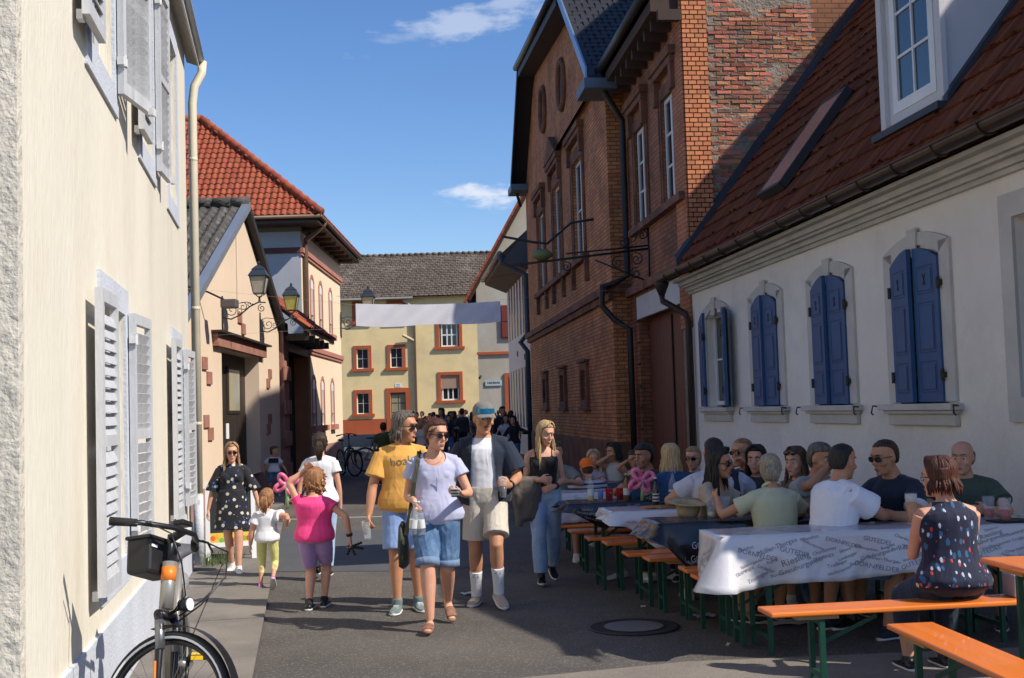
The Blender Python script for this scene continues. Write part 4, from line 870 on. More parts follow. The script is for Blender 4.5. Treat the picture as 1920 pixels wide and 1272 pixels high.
# wrought iron sign bracket on the brick building
sb = thing('sign_bracket', 'long wrought iron sign arm with scrollwork reaching out from the brick wall', 'sign bracket', BF.w(18.05,RY,0), BF.a-PI/2)
mb = MB(); mb.box(0,.03,-.03,.03,3.95,5.05); mb.bar((0,0,4.62),(2.7,0,4.34),.04); mb.bar((0,0,4.68),(1.6,0,4.55),.03); mb.bar((.02,0,3.98),(1.05,0,4.42),.028)
for (cx_, cz_, r_, fl_) in ((.25,4.42,.13,1),(.28,4.15,.12,-1),(.62,4.36,.12,-1),(.12,4.88,.1,1),(.5,4.74,.1,1),(1.6,4.3,.1,1),(.1,3.9,.08,1)): mb.tube(spiral((cx_,cz_),r_,1.5,1.2,fl_), .012, 5)
mb.tube([(.02,0,5.0),(.15,0,4.98),(.3,0,4.75)], .012, 5); mb.build('scroll_arm', iron, sb, smooth=True)
mb = MB(); mb.tube([(1.1,.3,5.15),(1.5,.1,5.12),(1.95,0,4.75),(2.2,0,4.78),(2.8,0,4.90)], .025, 6); mb.build('twig_arm', iron, sb, smooth=True)
MB().lathe([(.0,.14),(.12,.13),(.2,.06),(.19,.0),(.1,-.06),(0,-.07)], (2.05,0,4.50), 14, cap=False).build('green_lantern_cap', mat('dull_green_paint', (.16,.18,.07), .6), sb, smooth=True)
# overhead cable whose shadow crosses the street is out of the picture; a thin wire crosses in front of the far houses
wr_ = MB().tube([(-6.9,47.5,6.35),(-3,44,6.2),(1.0,40,6.3)], .008, 4).build('overhead_wire', iron); tag(wr_, 'thin wire strung over the street beside the farthest lantern', 'wire')
# A-board
ab = thing('sidewalk_sign', 'black chalkboard sign in a white frame with painted fruit along its bottom', 'sign', (-3.35, 14.1, .03), .25); ab.scale = (.86,.86,.86)
wf = mat('white_board_paint', (.72,.72,.72), .5)
for s, nm in ((1,'front_panel'),(-1,'back_panel')):
    R_ = Matrix.Rotation(-s*.2, 4, 'X'); q = MB(); T_ = Matrix.Translation((0,-s*.24,0)) @ R_
    q.box(-.33,-.27,-.015,.015,0,1.05,T_); q.box(.27,.33,-.015,.015,0,1.05,T_); q.box(-.27,.27,-.015,.015,.99,1.05,T_); q.box(-.27,.27,-.015,.015,.17,.23,T_); p_ = q.build(nm, wf, ab)
    MB().box(-.27,.27,-.008,.008,.23,.99,T_).build('chalkboard', mat('chalkboard_black', (.015,.018,.018), .7), p_)
    if s == 1:
        MB().box(-.27,.27,-.012,-.009,.23,.36,T_).build('fruit_strip', mat('yellow_print', (.7,.5,.08), .6), p_)
        for k in range(9):
            cc = [(.75,.12,.02),(.7,.4,.02),(.2,.4,.05),(.7,.05,.02),(.8,.55,.05)][k % 5]
            MB().lathe([(0,-.0145),(.03,-.0135),(.036,-.0122)], (-.235+k*.058,0,.29+.03*math.sin(k*2.3)), 10, 'y', cap=False).build('fruit', mat('fruit_%s' % ['orange','gold','green','red','yellow'][k % 5], cc, .6), p_).matrix_local = T_
# car far behind
cr = thing('parked_car', 'dark estate car half hidden behind the crowd at the end of the street', 'car', (-3.3, 70, 0), .15)
cb = mat('car_dark_paint', (.05,.055,.06), .25, coat=1); pts = [(-2.1,0,.35),(2.1,0,.35),(2.15,0,.8),(1.2,0,.95),(.5,0,1.45),(-1.3,0,1.48),(-2.0,0,1.0),(-2.15,0,.8)]
MB().prism(pts, (0,-.85,0), (0,.85,0)).build('body', cb, cr, bevel=.08)
MB().prism([(1.0,0,.97),(.45,0,1.38),(-1.2,0,1.4),(-1.75,0,1.0)], (0,-.86,0), (0,.86,0)).build('window', mat('car_glass_blue', (.1,.15,.18), .05, spec=.9), cr)
for x in (-1.35,1.35):
    for y in (-.8,.8): MB().lathe([(.0,-.1),(.3,-.1),(.33,-.06),(.33,.06),(.3,.1),(0,.1)], (x,y,.33), 20, 'y', cap=False).build('wheel', mat('tyre_rubber', (.02,.02,.02), .8), cr)
lw = MB().box(-8.9,-6.6,61.5,62.0,0,.6).build('low_wall', mat('grey_low_wall', (.22,.21,.2), .9)); tag(lw, 'low grey wall in front of the orange plinth of the yellow house', 'wall')
# weeds at the foot of the downpipe
wd = MB(); rr = random.Random(3)
for i in range(160):
    b_ = LW.w(8.6+rr.uniform(0,.8), -.1-abs(rr.gauss(0,.18)), .03); h_ = rr.uniform(.05,.16); d_ = V((rr.uniform(-.05,.05), rr.uniform(-.05,.05), h_)); s_ = V((rr.uniform(-1,1), rr.uniform(-1,1), 0)).normalized()*.007
    wd.poly([b_-s_, b_+s_, b_+d_])
o = wd.build('weeds', mat('weed_green', (.07,.11,.025), .8)); tag(o, 'small green weeds growing at the foot of the cream downpipe', 'weeds'); o['kind'] = 'stuff'
for (x, y, r) in ((1.62,9.75,.12),(-.33,10.55,.11),(2.0,7.3,.14),(3.0,7.9,.1)):
    pass
# ================================================================== PEOPLE
from mathutils.bvhtree import BVHTree
clear = mat('thin_clear_glass', (.85,.9,.92), .03, spec=1.0, var=0, alpha=.13)
def bake(mb, vox, smooth=4, disp=0.0, dscale=.1, disp2=0.0):
    me = mb.mesh('tmp'); o = bpy.data.objects.new('tmp', me); COL.objects.link(o)
    r = o.modifiers.new('r', 'REMESH'); r.mode = 'VOXEL'; r.voxel_size = vox; r.use_smooth_shade = True
    if smooth: s = o.modifiers.new('s', 'SMOOTH'); s.factor = .5; s.iterations = smooth
    for d, sc in ((disp, dscale), (disp2, dscale*.35)):
        if d:
            key = 'clouds%.3f' % sc
            tx = bpy.data.textures.get(key) or bpy.data.textures.new(key, 'CLOUDS'); tx.noise_scale = sc; tx.noise_depth = 2
            m = o.modifiers.new('d', 'DISPLACE'); m.texture = tx; m.strength = d; m.mid_level = .5; m.texture_coords = 'LOCAL'
    dg = bpy.context.evaluated_depsgraph_get(); out = bpy.data.meshes.new_from_object(o.evaluated_get(dg))
    bpy.data.objects.remove(o); bpy.data.meshes.remove(me); out.shade_smooth(); return out
def put(me, name, m, parent):
    me.name = name; me.materials.clear(); me.materials.append(m); o = bpy.data.objects.new(name, me); COL.objects.link(o); o.parent = parent; return o
def carve(me, fn, depth=1e-3):
    """remove the part of the mesh where fn(co) < 0; snap the rim onto fn = 0"""
    bm = bmesh.new(); bm.from_mesh(me)
    for e in bm.edges:
        a, b = e.verts; fa, fb = fn(a.co), fn(b.co)
        if (fa < 0) != (fb < 0):
            v, f0, f1 = (a, fa, fb) if abs(fa) < abs(fb) else (b, fb, fa)
            w = b if v is a else a; t = f0/(f0-f1) if f0 != f1 else 0
            if t < .5: v.co = v.co.lerp(w.co, t); 
    kill = [f for f in bm.faces if fn(f.calc_center_median()) < 0]
    bmesh.ops.delete(bm, geom=kill, context='FACES'); bm.to_mesh(me); bm.free(); me.shade_smooth()
def loft(mb, rings, n=20):
    """rings: (centre, lat, fwd, hw, front, back)"""
    i0 = len(mb.v)
    for (c, la, fw, hw, fr, bk) in rings:
        for j in range(n):
            a = 2*PI*j/n; s_, c_ = math.sin(a), math.cos(a)
            sx = math.copysign(abs(c_)**.9, c_)*hw; sy = s_*(fr if s_ > 0 else bk); mb.v.append(tuple(c+la*sx+fw*sy))
    m = len(rings)
    for k in range(m-1):
        for j in range(n): mb.f.append((i0+k*n+j, i0+k*n+(j+1) % n, i0+(k+1)*n+(j+1) % n, i0+(k+1)*n+j))
    mb.f.append(tuple(i0+j for j in range(n))[::-1]); mb.f.append(tuple(i0+(m-1)*n+j for j in range(n)))
def ell(mb, c, r, ax=None, n=14, m=8):
    c = V(c); ax = ax or (V((1,0,0)), V((0,1,0)), V((0,0,1))); i0 = len(mb.v)
    for k in range(m+1):
        p = PI*k/m; rr_ = max(math.sin(p), .02)
        for j in range(n):
            a = 2*PI*j/n; mb.v.append(tuple(c+ax[0]*r[0]*rr_*math.cos(a)+ax[1]*r[1]*rr_*math.sin(a)+ax[2]*r[2]*math.cos(p)))
    for k in range(m):
        for j in range(n): mb.f.append((i0+k*n+j, i0+(k+1)*n+j, i0+(k+1)*n+(j+1) % n, i0+k*n+(j+1) % n))
    mb.f.append(tuple(i0+j for j in range(n))); mb.f.append(tuple(i0+m*n+j for j in range(n))[::-1])
def ik(a, b, l1, l2, hint):
    d = b-a; L = min(d.length, (l1+l2)*.995); dn = d.normalized(); b = a+dn*L
    x = (l1*l1-l2*l2+L*L)/(2*L); h = math.sqrt(max(l1*l1-x*x, 0)); hn = V(hint)-dn*V(hint).dot(dn)
    hn = hn.normalized() if hn.length > 1e-5 else dn.orthogonal().normalized()
    return a+dn*x+hn*h, b
def seglerp(pts, rad, n):
    """resample a polyline with radii"""
    out, ro = [], []
    for i in range(len(pts)-1):
        for k in range(n): t = k/n; out.append(pts[i].lerp(pts[i+1], t)); ro.append(rad[i]*(1-t)+rad[i+1]*t)
    out.append(pts[-1]); ro.append(rad[-1]); return out, ro
TM = [(-.13,.085,.06,.07),(-.06,.150,.09,.11),(.04,.168,.10,.118),(.14,.165,.102,.108),(.30,.145,.098,.088),(.45,.150,.102,.092),(.62,.164,.112,.104),(.78,.172,.110,.110),(.88,.150,.088,.098),(.95,.108,.066,.078),(1.03,.058,.05,.056)]
TF_ = [(-.13,.09,.065,.075),(-.06,.160,.092,.12),(.04,.178,.10,.128),(.14,.168,.10,.108),(.30,.130,.088,.080),(.45,.132,.088,.082),(.62,.145,.098,.09),(.78,.150,.094,.098),(.88,.128,.074,.085),(.95,.088,.056,.066),(1.03,.047,.042,.047)]
HEADR = [(-.120,.016,.078,-.045),(-.110,.034,.091,-.015),(-.092,.048,.094,.005),(-.068,.057,.090,.035),(-.042,.063,.089,.060),(-.012,.068,.086,.078),(.012,.072,.083,.088),(.032,.074,.092,.094),(.060,.075,.090,.098),(.086,.069,.076,.090),(.106,.052,.054,.070),(.119,.028,.026,.040),(.123,.006,.006,.01)]
def skinmat(k):
    c = {'light':(.60,.31,.205),'tan':(.50,.24,.135),'brown':(.36,.18,.11),'pale':(.62,.38,.29),'dark':(.20,.10,.06)}[k]
    return mat('skin_'+k, c, .52, var=.09, vscale=9, sss=.12, bump=.15, bscale=120, spec=.4)
def hairmat(k):
    c, c2 = {'black':((.010,.008,.007),(.022,.017,.014)),'darkbrown':((.025,.014,.009),(.055,.03,.018)),'brown':((.07,.036,.018),(.14,.075,.038)),'auburn':((.05,.014,.008),(.10,.03,.014)),'blonde':((.42,.27,.12),(.62,.45,.24)),'darkblonde':((.22,.13,.06),(.42,.28,.14)),'grey':((.075,.058,.045),(.17,.145,.12)),'greyblonde':((.24,.19,.12),(.42,.35,.25)),'ginger':((.22,.09,.035),(.38,.19,.09)),'white':((.45,.43,.40),(.6,.58,.55))}[k]
    return mat('hair_'+k, c, .45, var=.25, vscale=2.5, col2=c2, c2scale=1.0, c2lo=.42, c2hi=.58, stretch=(75,75,5), bump=1.2, bscale=1.3, spec=.45)
def fabric(name, c, rough=.85, **kw):
    kw.setdefault('var', .06); kw.setdefault('vscale', 4); kw.setdefault('sheen', .12); kw.setdefault('bump', 0)
    if name in MATS: return MATS[name]
    m = mat(name, c, rough, **kw); N, L = m.node_tree.nodes, m.node_tree.links; b = N['Principled BSDF']
    t = N.new('ShaderNodeTexCoord'); mp_ = N.new('ShaderNodeMapping'); mp_.inputs['Rotation'].default_value = (.3,.5,.4); mp_.inputs['Scale'].default_value = (1.6,1.6,.7); L.new(t.outputs['Object'], mp_.inputs[0])
    n1 = N.new('ShaderNodeTexNoise'); n1.inputs['Scale'].default_value = 4.5; n1.inputs['Detail'].default_value = 1.5; n1.inputs['Distortion'].default_value = 1.1; L.new(mp_.outputs[0], n1.inputs['Vector'])
    rg = N.new('ShaderNodeMath'); rg.operation = 'ABSOLUTE'; sb_ = N.new('ShaderNodeMath'); sb_.operation = 'SUBTRACT'; L.new(n1.outputs[0], sb_.inputs[0]); sb_.inputs[1].default_value = .5; L.new(sb_.outputs[0], rg.inputs[0])
    b1 = N.new('ShaderNodeBump'); b1.inputs['Strength'].default_value = .32; b1.inputs['Distance'].default_value = .05; b1.invert = True; L.new(rg.outputs[0], b1.inputs['Height'])
    n2 = N.new('ShaderNodeTexNoise'); n2.inputs['Scale'].default_value = 350; L.new(t.outputs['Object'], n2.inputs['Vector']); b2 = N.new('ShaderNodeBump'); b2.inputs['Strength'].default_value = .15; b2.inputs['Distance'].default_value = .002; L.new(n2.outputs[0], b2.inputs['Height']); L.new(b1.outputs[0], b2.inputs['Normal']); L.new(b2.outputs[0], b.inputs['Normal'])
    return m
def spots(name, base, cols, scale=26, size=.3, star=False, zs=1.0):
    """printed pattern on cloth"""
    if name in MATS: return MATS[name]
    m = fabric(name, base); N, L = m.node_tree.nodes, m.node_tree.links; b = N['Principled BSDF']
    t = N.new('ShaderNodeTexCoord'); mp_ = N.new('ShaderNodeMapping'); mp_.inputs['Scale'].default_value = (1,1,zs); L.new(t.outputs['Object'], mp_.inputs[0])
    cur = b.inputs['Base Color'].links[0].from_socket
    for k, (c, sz, rot, sc) in enumerate(cols):
        mm_ = N.new('ShaderNodeMapping'); mm_.inputs['Location'].default_value = (.13*k, .07*k, .31*k); mm_.inputs['Rotation'].default_value = (0, rot, 0); mm_.inputs['Scale'].default_value = (sc if star else 1, 1, 1); L.new(mp_.outputs[0], mm_.inputs[0])
        v = N.new('ShaderNodeTexVoronoi'); v.inputs['Scale'].default_value = scale; v.inputs['Randomness'].default_value = .75; L.new(mm_.outputs[0], v.inputs['Vector'])
        nz1 = N.new('ShaderNodeTexNoise'); nz1.inputs['Scale'].default_value = scale*5; L.new(mm_.outputs[0], nz1.inputs['Vector'])
        ad = N.new('ShaderNodeMath'); ad.operation = 'MULTIPLY_ADD'; L.new(nz1.outputs[0], ad.inputs[0]); ad.inputs[1].default_value = .22; L.new(v.outputs['Distance'], ad.inputs[2])
        lt = N.new('ShaderNodeMath'); lt.operation = 'LESS_THAN'; L.new(ad.outputs[0], lt.inputs[0]); lt.inputs[1].default_value = sz+.11
        mx_ = N.new('ShaderNodeMix'); mx_.data_type = 'RGBA'; L.new(lt.outputs[0], mx_.inputs[0]); L.new(cur, mx_.inputs[6]); mx_.inputs[7].default_value = (*c, 1); cur = mx_.outputs[2]
    L.new(cur, b.inputs['Base Color']); return m
def stripes(name, c1, c2, per=.055, frac=.45):
    if name in MATS: return MATS[name]
    m = fabric(name, c1); N, L = m.node_tree.nodes, m.node_tree.links; b = N['Principled BSDF']
    t = N.new('ShaderNodeTexCoord'); s = N.new('ShaderNodeSeparateXYZ'); L.new(t.outputs['Object'], s.inputs[0])
    d = N.new('ShaderNodeMath'); d.operation = 'DIVIDE'; L.new(s.outputs[2], d.inputs[0]); d.inputs[1].default_value = per
    f = N.new('ShaderNodeMath'); f.operation = 'FRACT'; L.new(d.outputs[0], f.inputs[0]); g_ = N.new('ShaderNodeMath'); g_.operation = 'LESS_THAN'; L.new(f.outputs[0], g_.inputs[0]); g_.inputs[1].default_value = frac
    mx_ = N.new('ShaderNodeMix'); mx_.data_type = 'RGBA'; L.new(g_.outputs[0], mx_.inputs[0]); mx_.inputs[6].default_value = (*c1,1); mx_.inputs[7].default_value = (*c2,1); L.new(mx_.outputs[2], b.inputs['Base Color']); return m
LENS = mat('dark_lens', (.008,.008,.01), .08, spec=.9, var=0); EYEW = mat('eye_white', (.6,.56,.52), .3, var=0); EYED = mat('eye_iris', (.03,.02,.015), .2, var=0)
def person(label, loc, rz, H=1.72, sex='m', g=1.0, hip=None, lean=0., side=0., twist=0., head=(0,0,0), feet=None, hands=None, elbow=((-.6,-.6,-.2),(.6,-.6,-.2)), grip=(.3,.3), palm=None,
           skin='light', hair=('short','brown',0), top=None, bottom=None, shoes=None, socks=None, vox=.0085, glasses=None, hat=None, group=None, knee=None, detail=True, name='person', bust=1.0, handdir=None, seat=False):
    """local frame: faces -y, feet on z = 0.  positions are (x, forward, z)"""
    s = H/1.80; root = thing(name, label, 'person', loc, rz, group)
    if sex == 'c': s_w = s*1.12
    else: s_w = s
    def L_(p): return V((p[0], -p[1], p[2]))
    X, F, Z = V((1,0,0)), V((0,-1,0)), V((0,0,1))
    hip_ = L_(hip) if hip else V((0,0,.905*s))
    Rt = Matrix.Rotation(math.radians(lean), 3, 'X') @ Matrix.Rotation(math.radians(side), 3, 'Y')
    up = (Rt @ Z).normalized(); fw = (Rt @ F).normalized(); la = (Rt @ X).normalized()
    Q = Matrix.Rotation(math.radians(twist), 3, up); laS = Q @ la; fwS = Q @ fw
    T_ = TM if sex == 'm' else TF_ if sex == 'f' else [(a, b*.86, c*.9, d*.9) for a, b, c, d in TM]
    Lt = .535*s if sex != 'c' else .50*s
    def ringat(t, off=0., offw=None, gg=g):
        for i in range(len(T_)-1):
            if T_[i][0] <= t <= T_[i+1][0]: break
        a, b = T_[i], T_[i+1]; u = min(1, max(0, (t-a[0])/(b[0]-a[0]))); q = [a[k]*(1-u)+b[k]*u for k in (1,2,3)]
        gl_ = gg if t < .85 else 1+(gg-1)*.3; k2 = max(0, min(1, (t-.1)/.7)); L2 = la.lerp(laS, k2); F2 = fw.lerp(fwS, k2)
        belly = (gg-1)*.10*math.exp(-((t-.28)/.2)**2)
        ow = off if offw is None else offw
        return (hip_+up*(t*Lt), L2, F2, q[0]*s_w*gl_+ow, q[1]*s_w*gl_+belly+off, q[2]*s_w*gl_+off)
    def torso(mb, t0, t1, off, hem=0., n=14):
        rs = []
        for k in range(n+1):
            t = t0+(t1-t0)*k/n; h_ = hem*max(0, min(1, (.45-t)/.45)); rs.append(ringat(t, off+h_, off+h_))
        loft(mb, rs)
    nb = hip_+up*Lt; shw = (.176 if sex == 'm' else .158 if sex == 'f' else .15)*s*(1+(g-1)*.5)
    sh = [nb-up*.094*s-laS*shw, nb-up*.094*s+laS*shw]
    hp = [hip_-la*.088*s_w, hip_+la*.088*s_w]
    ft = feet or ((-.10,0,0,-8,0),(.10,0,0,8,0))
    hd_ = hands or ((-.27,.06,.80*s),(.27,.06,.80*s))
    ar = .80 if sex == 'f' else (1.0 if sex == 'm' else .72/s if s < .7 else .8); ar *= (1+(g-1)*.7)
    ul, fl_ = .285*s, .25*s; th, sn = .43*s, .415*s
    arms, legs = [], []
    for i in range(2):
        w_ = L_(hd_[i]); e_, w_ = ik(sh[i], w_, ul, fl_, L_(elbow[i])); arms.append((sh[i], e_, w_))
        f = ft[i]; ya = math.radians(f[3]); pa = math.radians(f[4]); fd = V((math.sin(ya), -math.cos(ya), 0)); ank = V((f[0], -f[1], f[2])) + Z*.075*s - fd*.03*s
        ankp = V((f[0], -f[1], f[2])) + (Z*math.cos(pa)+fd*math.sin(pa))*.075*s - (fd*math.cos(pa)-Z*math.sin(pa))*.03*s + (Z*.17*s*math.sin(pa) if pa > 0 else V((0,0,0)))
        kn_h = (knee[i] if knee else (0, 1, .0)); k_, a_ = ik(hp[i], ankp, th, sn, L_(kn_h)); legs.append((hp[i], k_, a_, fd, pa))
    # head
    hy, hpi, ht = [math.radians(q) for q in head]
    nk = nb+up*.030*s+fwS*.012*s; Rh = Matrix.Rotation(hy, 3, 'Z') @ Matrix.Rotation(hpi, 3, 'X') @ Matrix.Rotation(ht, 3, 'Y')
    base = Matrix.Rotation(math.atan2(fwS.x, -fwS.y), 3, 'Z'); Rh = base @ Rh
    hu, hf, hl = (Rh @ Z), (Rh @ F), (Rh @ X); hs = s*1.05
    if sex == 'c': hs = min(s*1.42, .90)
    if sex == 'f': hs *= .96
    hc = nk+hu*.115*hs+hf*.022*hs
    def HP(x, f, z): return hc+(hl*x+hf*f+hu*z)*hs
    b = MB(); torso(b, -.13, 1.03, 0)
    if sex == 'f' and bust:
        for q in (-1, 1): ell(b, ringat(.66)[0]+laS*q*.068*s*g+fwS*.068*s*g, (.062*s*bust, .055*s*bust, .062*s*bust), (laS, fwS, up))
    b.tube([nb-up*.08*s, nb+up*.03*s, nk+hu*.03*s, hc-hu*.05*hs-hf*.015*hs], [.075*s_w, (.058 if sex == 'm' else .048)*s_w*(1+(g-1)*.5), (.055 if sex == 'm' else .047)*s_w, .052*s_w], 14)
    rings = [(hc+hu*z*hs, hl, hf, w_*hs*1.02, f_*hs, bk*hs if bk > 0 else .01) for z, w_, f_, bk in HEADR]
    rings = [((c+hf*( .04*hs if k < 2 else .0)), l, f, w_, (fr-.04*hs if k < 2 else fr), (.02*hs if k < 2 else bk_)) for k, (c, l, f, w_, fr, bk_) in enumerate(rings)]
    loft(b, rings, 18)
    b.tube([HP(0,.080,.025), HP(0,.096,.0), HP(0,.106,-.030), HP(0,.098,-.042)], [.008*hs,.010*hs,.0135*hs,.011*hs], 8)
    ell(b, HP(0,.090,.040), (.05*hs,.012*hs,.011*hs), (hl,hf,hu)); ell(b, HP(0,.088,-.068), (.024*hs,.013*hs,.014*hs), (hl,hf,hu)); ell(b, HP(0,.086,-.105), (.022*hs,.014*hs,.014*hs), (hl,hf,hu))
    for q in (-1,1):
        ell(b, HP(q*.078,-.008,-.004), (.010*hs,.020*hs,.032*hs), (hl,hf,hu)); ell(b, HP(q*.048,.062,-.030), (.022*hs,.022*hs,.022*hs), (hl,hf,hu))
    for i, (a, e_, w_) in enumerate(arms):
        q = -1 if i == 0 else 1
        b.tube([nb-up*.035*s+laS*q*.03*s, a-up*.0], [.044*s*ar**.5, .053*s*ar**.5], 12)
        p_, r_ = seglerp([a, a.lerp(e_, .35), e_, e_.lerp(w_, .3), w_], [.052*s*ar, .049*s*ar, .039*s*ar, .041*s*ar, .0265*s*ar**.6], 3); b.tube([a-(e_-a).normalized()*.01]+p_, [.05*s*ar]+r_, 12)
        # hand
        hd = (w_-e_).normalized() if not (handdir and handdir[i]) else L_(handdir[i]).normalized()
        pn = L_(palm[i]) if palm and palm[i] else V((-q, 0, 0)); pn = (pn-hd*pn.dot(hd)).normalized(); sd = hd.cross(pn)*(1)   # sideways
        k = s if sex != 'c' else s*1.05
        # thumb is on the side facing forward/up
        ref = F+Z*.6; 
        if sd.dot(ref) < 0: sd = -sd
        loft(b, [(w_-hd*.01, sd, pn, .026*k, .019*k, .019*k), (w_+hd*.03*k, sd, pn, .037*k, .017*k, .015*k), (w_+hd*.085*k, sd, pn, .042*k, .014*k, .013*k), (w_+hd*.095*k, sd, pn, .036*k, .010*k, .010*k)], 12)
        gr = grip[i]
        for fi, (off_, ln) in enumerate(((.031,.072),(.0105,.080),(-.0105,.075),(-.031,.060))):
            p0_ = w_+hd*.088*k+sd*off_*k; ang = .15+gr*.9; d0 = hd; pts = [p0_-hd*.02*k, p0_]; sp_ = sd*off_*(.9*(1-gr))
            dirv = hd+sp_*2.5
            for sg in (.45,.32,.27):
                dirv = (Matrix.Rotation(0,3,'X') @ dirv); ca, sa = math.cos(ang), math.sin(ang); 
                hcur = (hd*ca+pn*sa+sp_*2.2*ca).normalized(); pts.append(pts[-1]+hcur*ln*sg*k); ang += .12+gr*1.05
            b.tube(pts, [.0095*k,.0098*k,.0090*k,.0082*k,.0068*k], 8)
        p0_ = w_+hd*.025*k+sd*.024*k; tp = [p0_, p0_+(sd*.75+hd*.7+pn*.35).normalized()*.040*k]; tp.append(tp[-1]+(hd*.95+sd*(.35-.5*gr)+pn*(.35+.5*gr)).normalized()*.032*k); tp.append(tp[-1]+(hd*.9-sd*.1*gr+pn*(.3+.8*gr)).normalized()*.026*k)
        b.tube(tp, [.0145*k,.0125*k,.0105*k,.0085*k], 8)
    lw_ = (1.0 if sex != 'c' else .9)*(1+(g-1)*.8)
    for i, (a, k_, an, fd, pa) in enumerate(legs):
        back = (an-k_).cross(X); 
        calf = k_.lerp(an, .28)-F*-.0 + (-(V(fd)))*.012*s
        p_, r_ = seglerp([a, a.lerp(k_, .35), a.lerp(k_, .8), k_, calf, k_.lerp(an, .7), an], [.083*s*lw_, .078*s*lw_, .060*s*lw_, .054*s*lw_, .056*s*lw_, .040*s*lw_, .035*s], 2); b.tube(p_, r_, 14)
        fdp = (fd*math.cos(pa)-Z*math.sin(pa)); upf = (Z*math.cos(pa)+fd*math.sin(pa)); la_ = upf.cross(fdp)
        if not shoes or shoes.get('open'):
            sole = an-upf*.075*s
            loft(b, [(sole+upf*.03*s-fdp*.045*s, la_, upf, .026*s, .03*s, .028*s), (sole+upf*.035*s, la_, upf, .034*s, .04*s, .033*s), (sole+upf*.028*s+fdp*.08*s, la_, upf, .040*s, .028*s, .026*s), (sole+upf*.02*s+fdp*.15*s, la_, upf, .042*s, .018*s, .018*s), (sole+upf*.015*s+fdp*.185*s, la_, upf, .026*s, .011*s, .013*s)], 12)
    sk = skinmat(skin); body = put(bake(b, vox, 5), 'body', sk, root)
    info = dict(root=root, arms=arms, legs=legs, hc=hc, hl=hl, hf=hf, hu=hu, hs=hs, s=s, sh=sh, nb=nb, up=up, fw=fwS, la=laS, HP=HP, ringat=ringat, hip=hip_, body=body)
    root.matrix_basis = root.matrix_basis  # frame of the person
    RM = Matrix.Translation(V(loc)) @ Matrix.Rotation(rz, 4, 'Z'); info['M'] = RM
    # shoes and socks
    for i, (a, k_, an, fd, pa) in enumerate(legs):
        fdp = (fd*math.cos(pa)-Z*math.sin(pa)); upf = (Z*math.cos(pa)+fd*math.sin(pa)); la_ = upf.cross(fdp); sole = an-upf*.075*s
        if shoes:
            ks = s*(1.0 if sex != 'f' else .93)*(1.12 if sex == 'c' else 1)
            hi = shoes.get('high', .045)
            mb = MB()
            if shoes.get('open'):
                loft(mb, [(sole+upf*.010*s+fdp*x*s, la_, upf, w_*s, .011*s, .011*s) for x, w_ in ((-.075,.015),(-.06,.033),(0,.036),(.08,.042),(.15,.045),(.19,.036),(.205,.012))], 12)
                loft(mb, [(sole+upf*.032*s+fdp*x*s, la_, upf, w_*s, h_*s, .02*s) for x, w_, h_ in ((.07,.044,.034),(.10,.047,.030),(.165,.047,.012))], 12)
            else:
                loft(mb, [(sole+upf*.036*ks+fdp*x*ks, la_, upf, w_*ks, h_*ks, .036*ks) for x, w_, h_ in ((-.088,.014,.01),(-.078,.030,.030),(-.045,.040,.040),(.0,.041,.038),(.06,.046,.026),(.13,.050,.006),(.175,.045,-.004),(.205,.026,-.010),(.213,.010,-.016))], 14)
                mb.tube([an-upf*.03*s-fdp*.0*s, an+upf*(hi-.02)*s], [.046*s, .040*s], 12)
            o = put(bake(mb, max(.006, vox*.75), 2), 'shoe', shoes['m'], root)
            if detail and not shoes.get('open'):
                mb = MB(); loft(mb, [(sole+upf*.012*ks+fdp*x*ks, la_, upf, w_*ks, .012*ks, .012*ks) for x, w_ in ((-.092,.012),(-.083,.033),(-.04,.043),(.06,.049),(.13,.053),(.18,.047),(.210,.026),(.219,.008))], 14); mb.build('sole', shoes.get('sole', mat('sole_white', (.6,.59,.56), .7)), o, smooth=True)
                if shoes.get('laces'):
                    mb = MB()
                    for q in range(4): c0_ = sole+upf*(.075-.009*q)*ks+fdp*(.03+.022*q)*ks; mb.bar(c0_-la_*.024*ks, c0_+la_*.024*ks, .007, .006, upf)
                    mb.build('laces', shoes['laces'], o)
        if socks:
            mb = MB(); hgt = socks.get('h', .2)*s; d_ = (k_-an).normalized(); mb.tube([an-d_*.02, an+d_*hgt*.5, an+d_*hgt], [.042*s*lw_, .045*s*lw_, .053*s*lw_ if hgt > .12 else .045*s], 14); sc_ = put(bake(mb, vox, 2, .004, .03), 'sock', socks['m'], root)
            if socks.get('mark') and detail:
                c_ = an+d_*hgt*.78; mb = MB()
                for q in range(6): mb.box(-.022+q*.008, -.017+q*.008, -.052*s, -.049*s, -.006+(.004 if q in (0,3) else 0)*0, .008+(.006 if q in (0,4) else 0), Matrix.Translation(c_))
                mb.build('sock_lettering', blk, sc_)
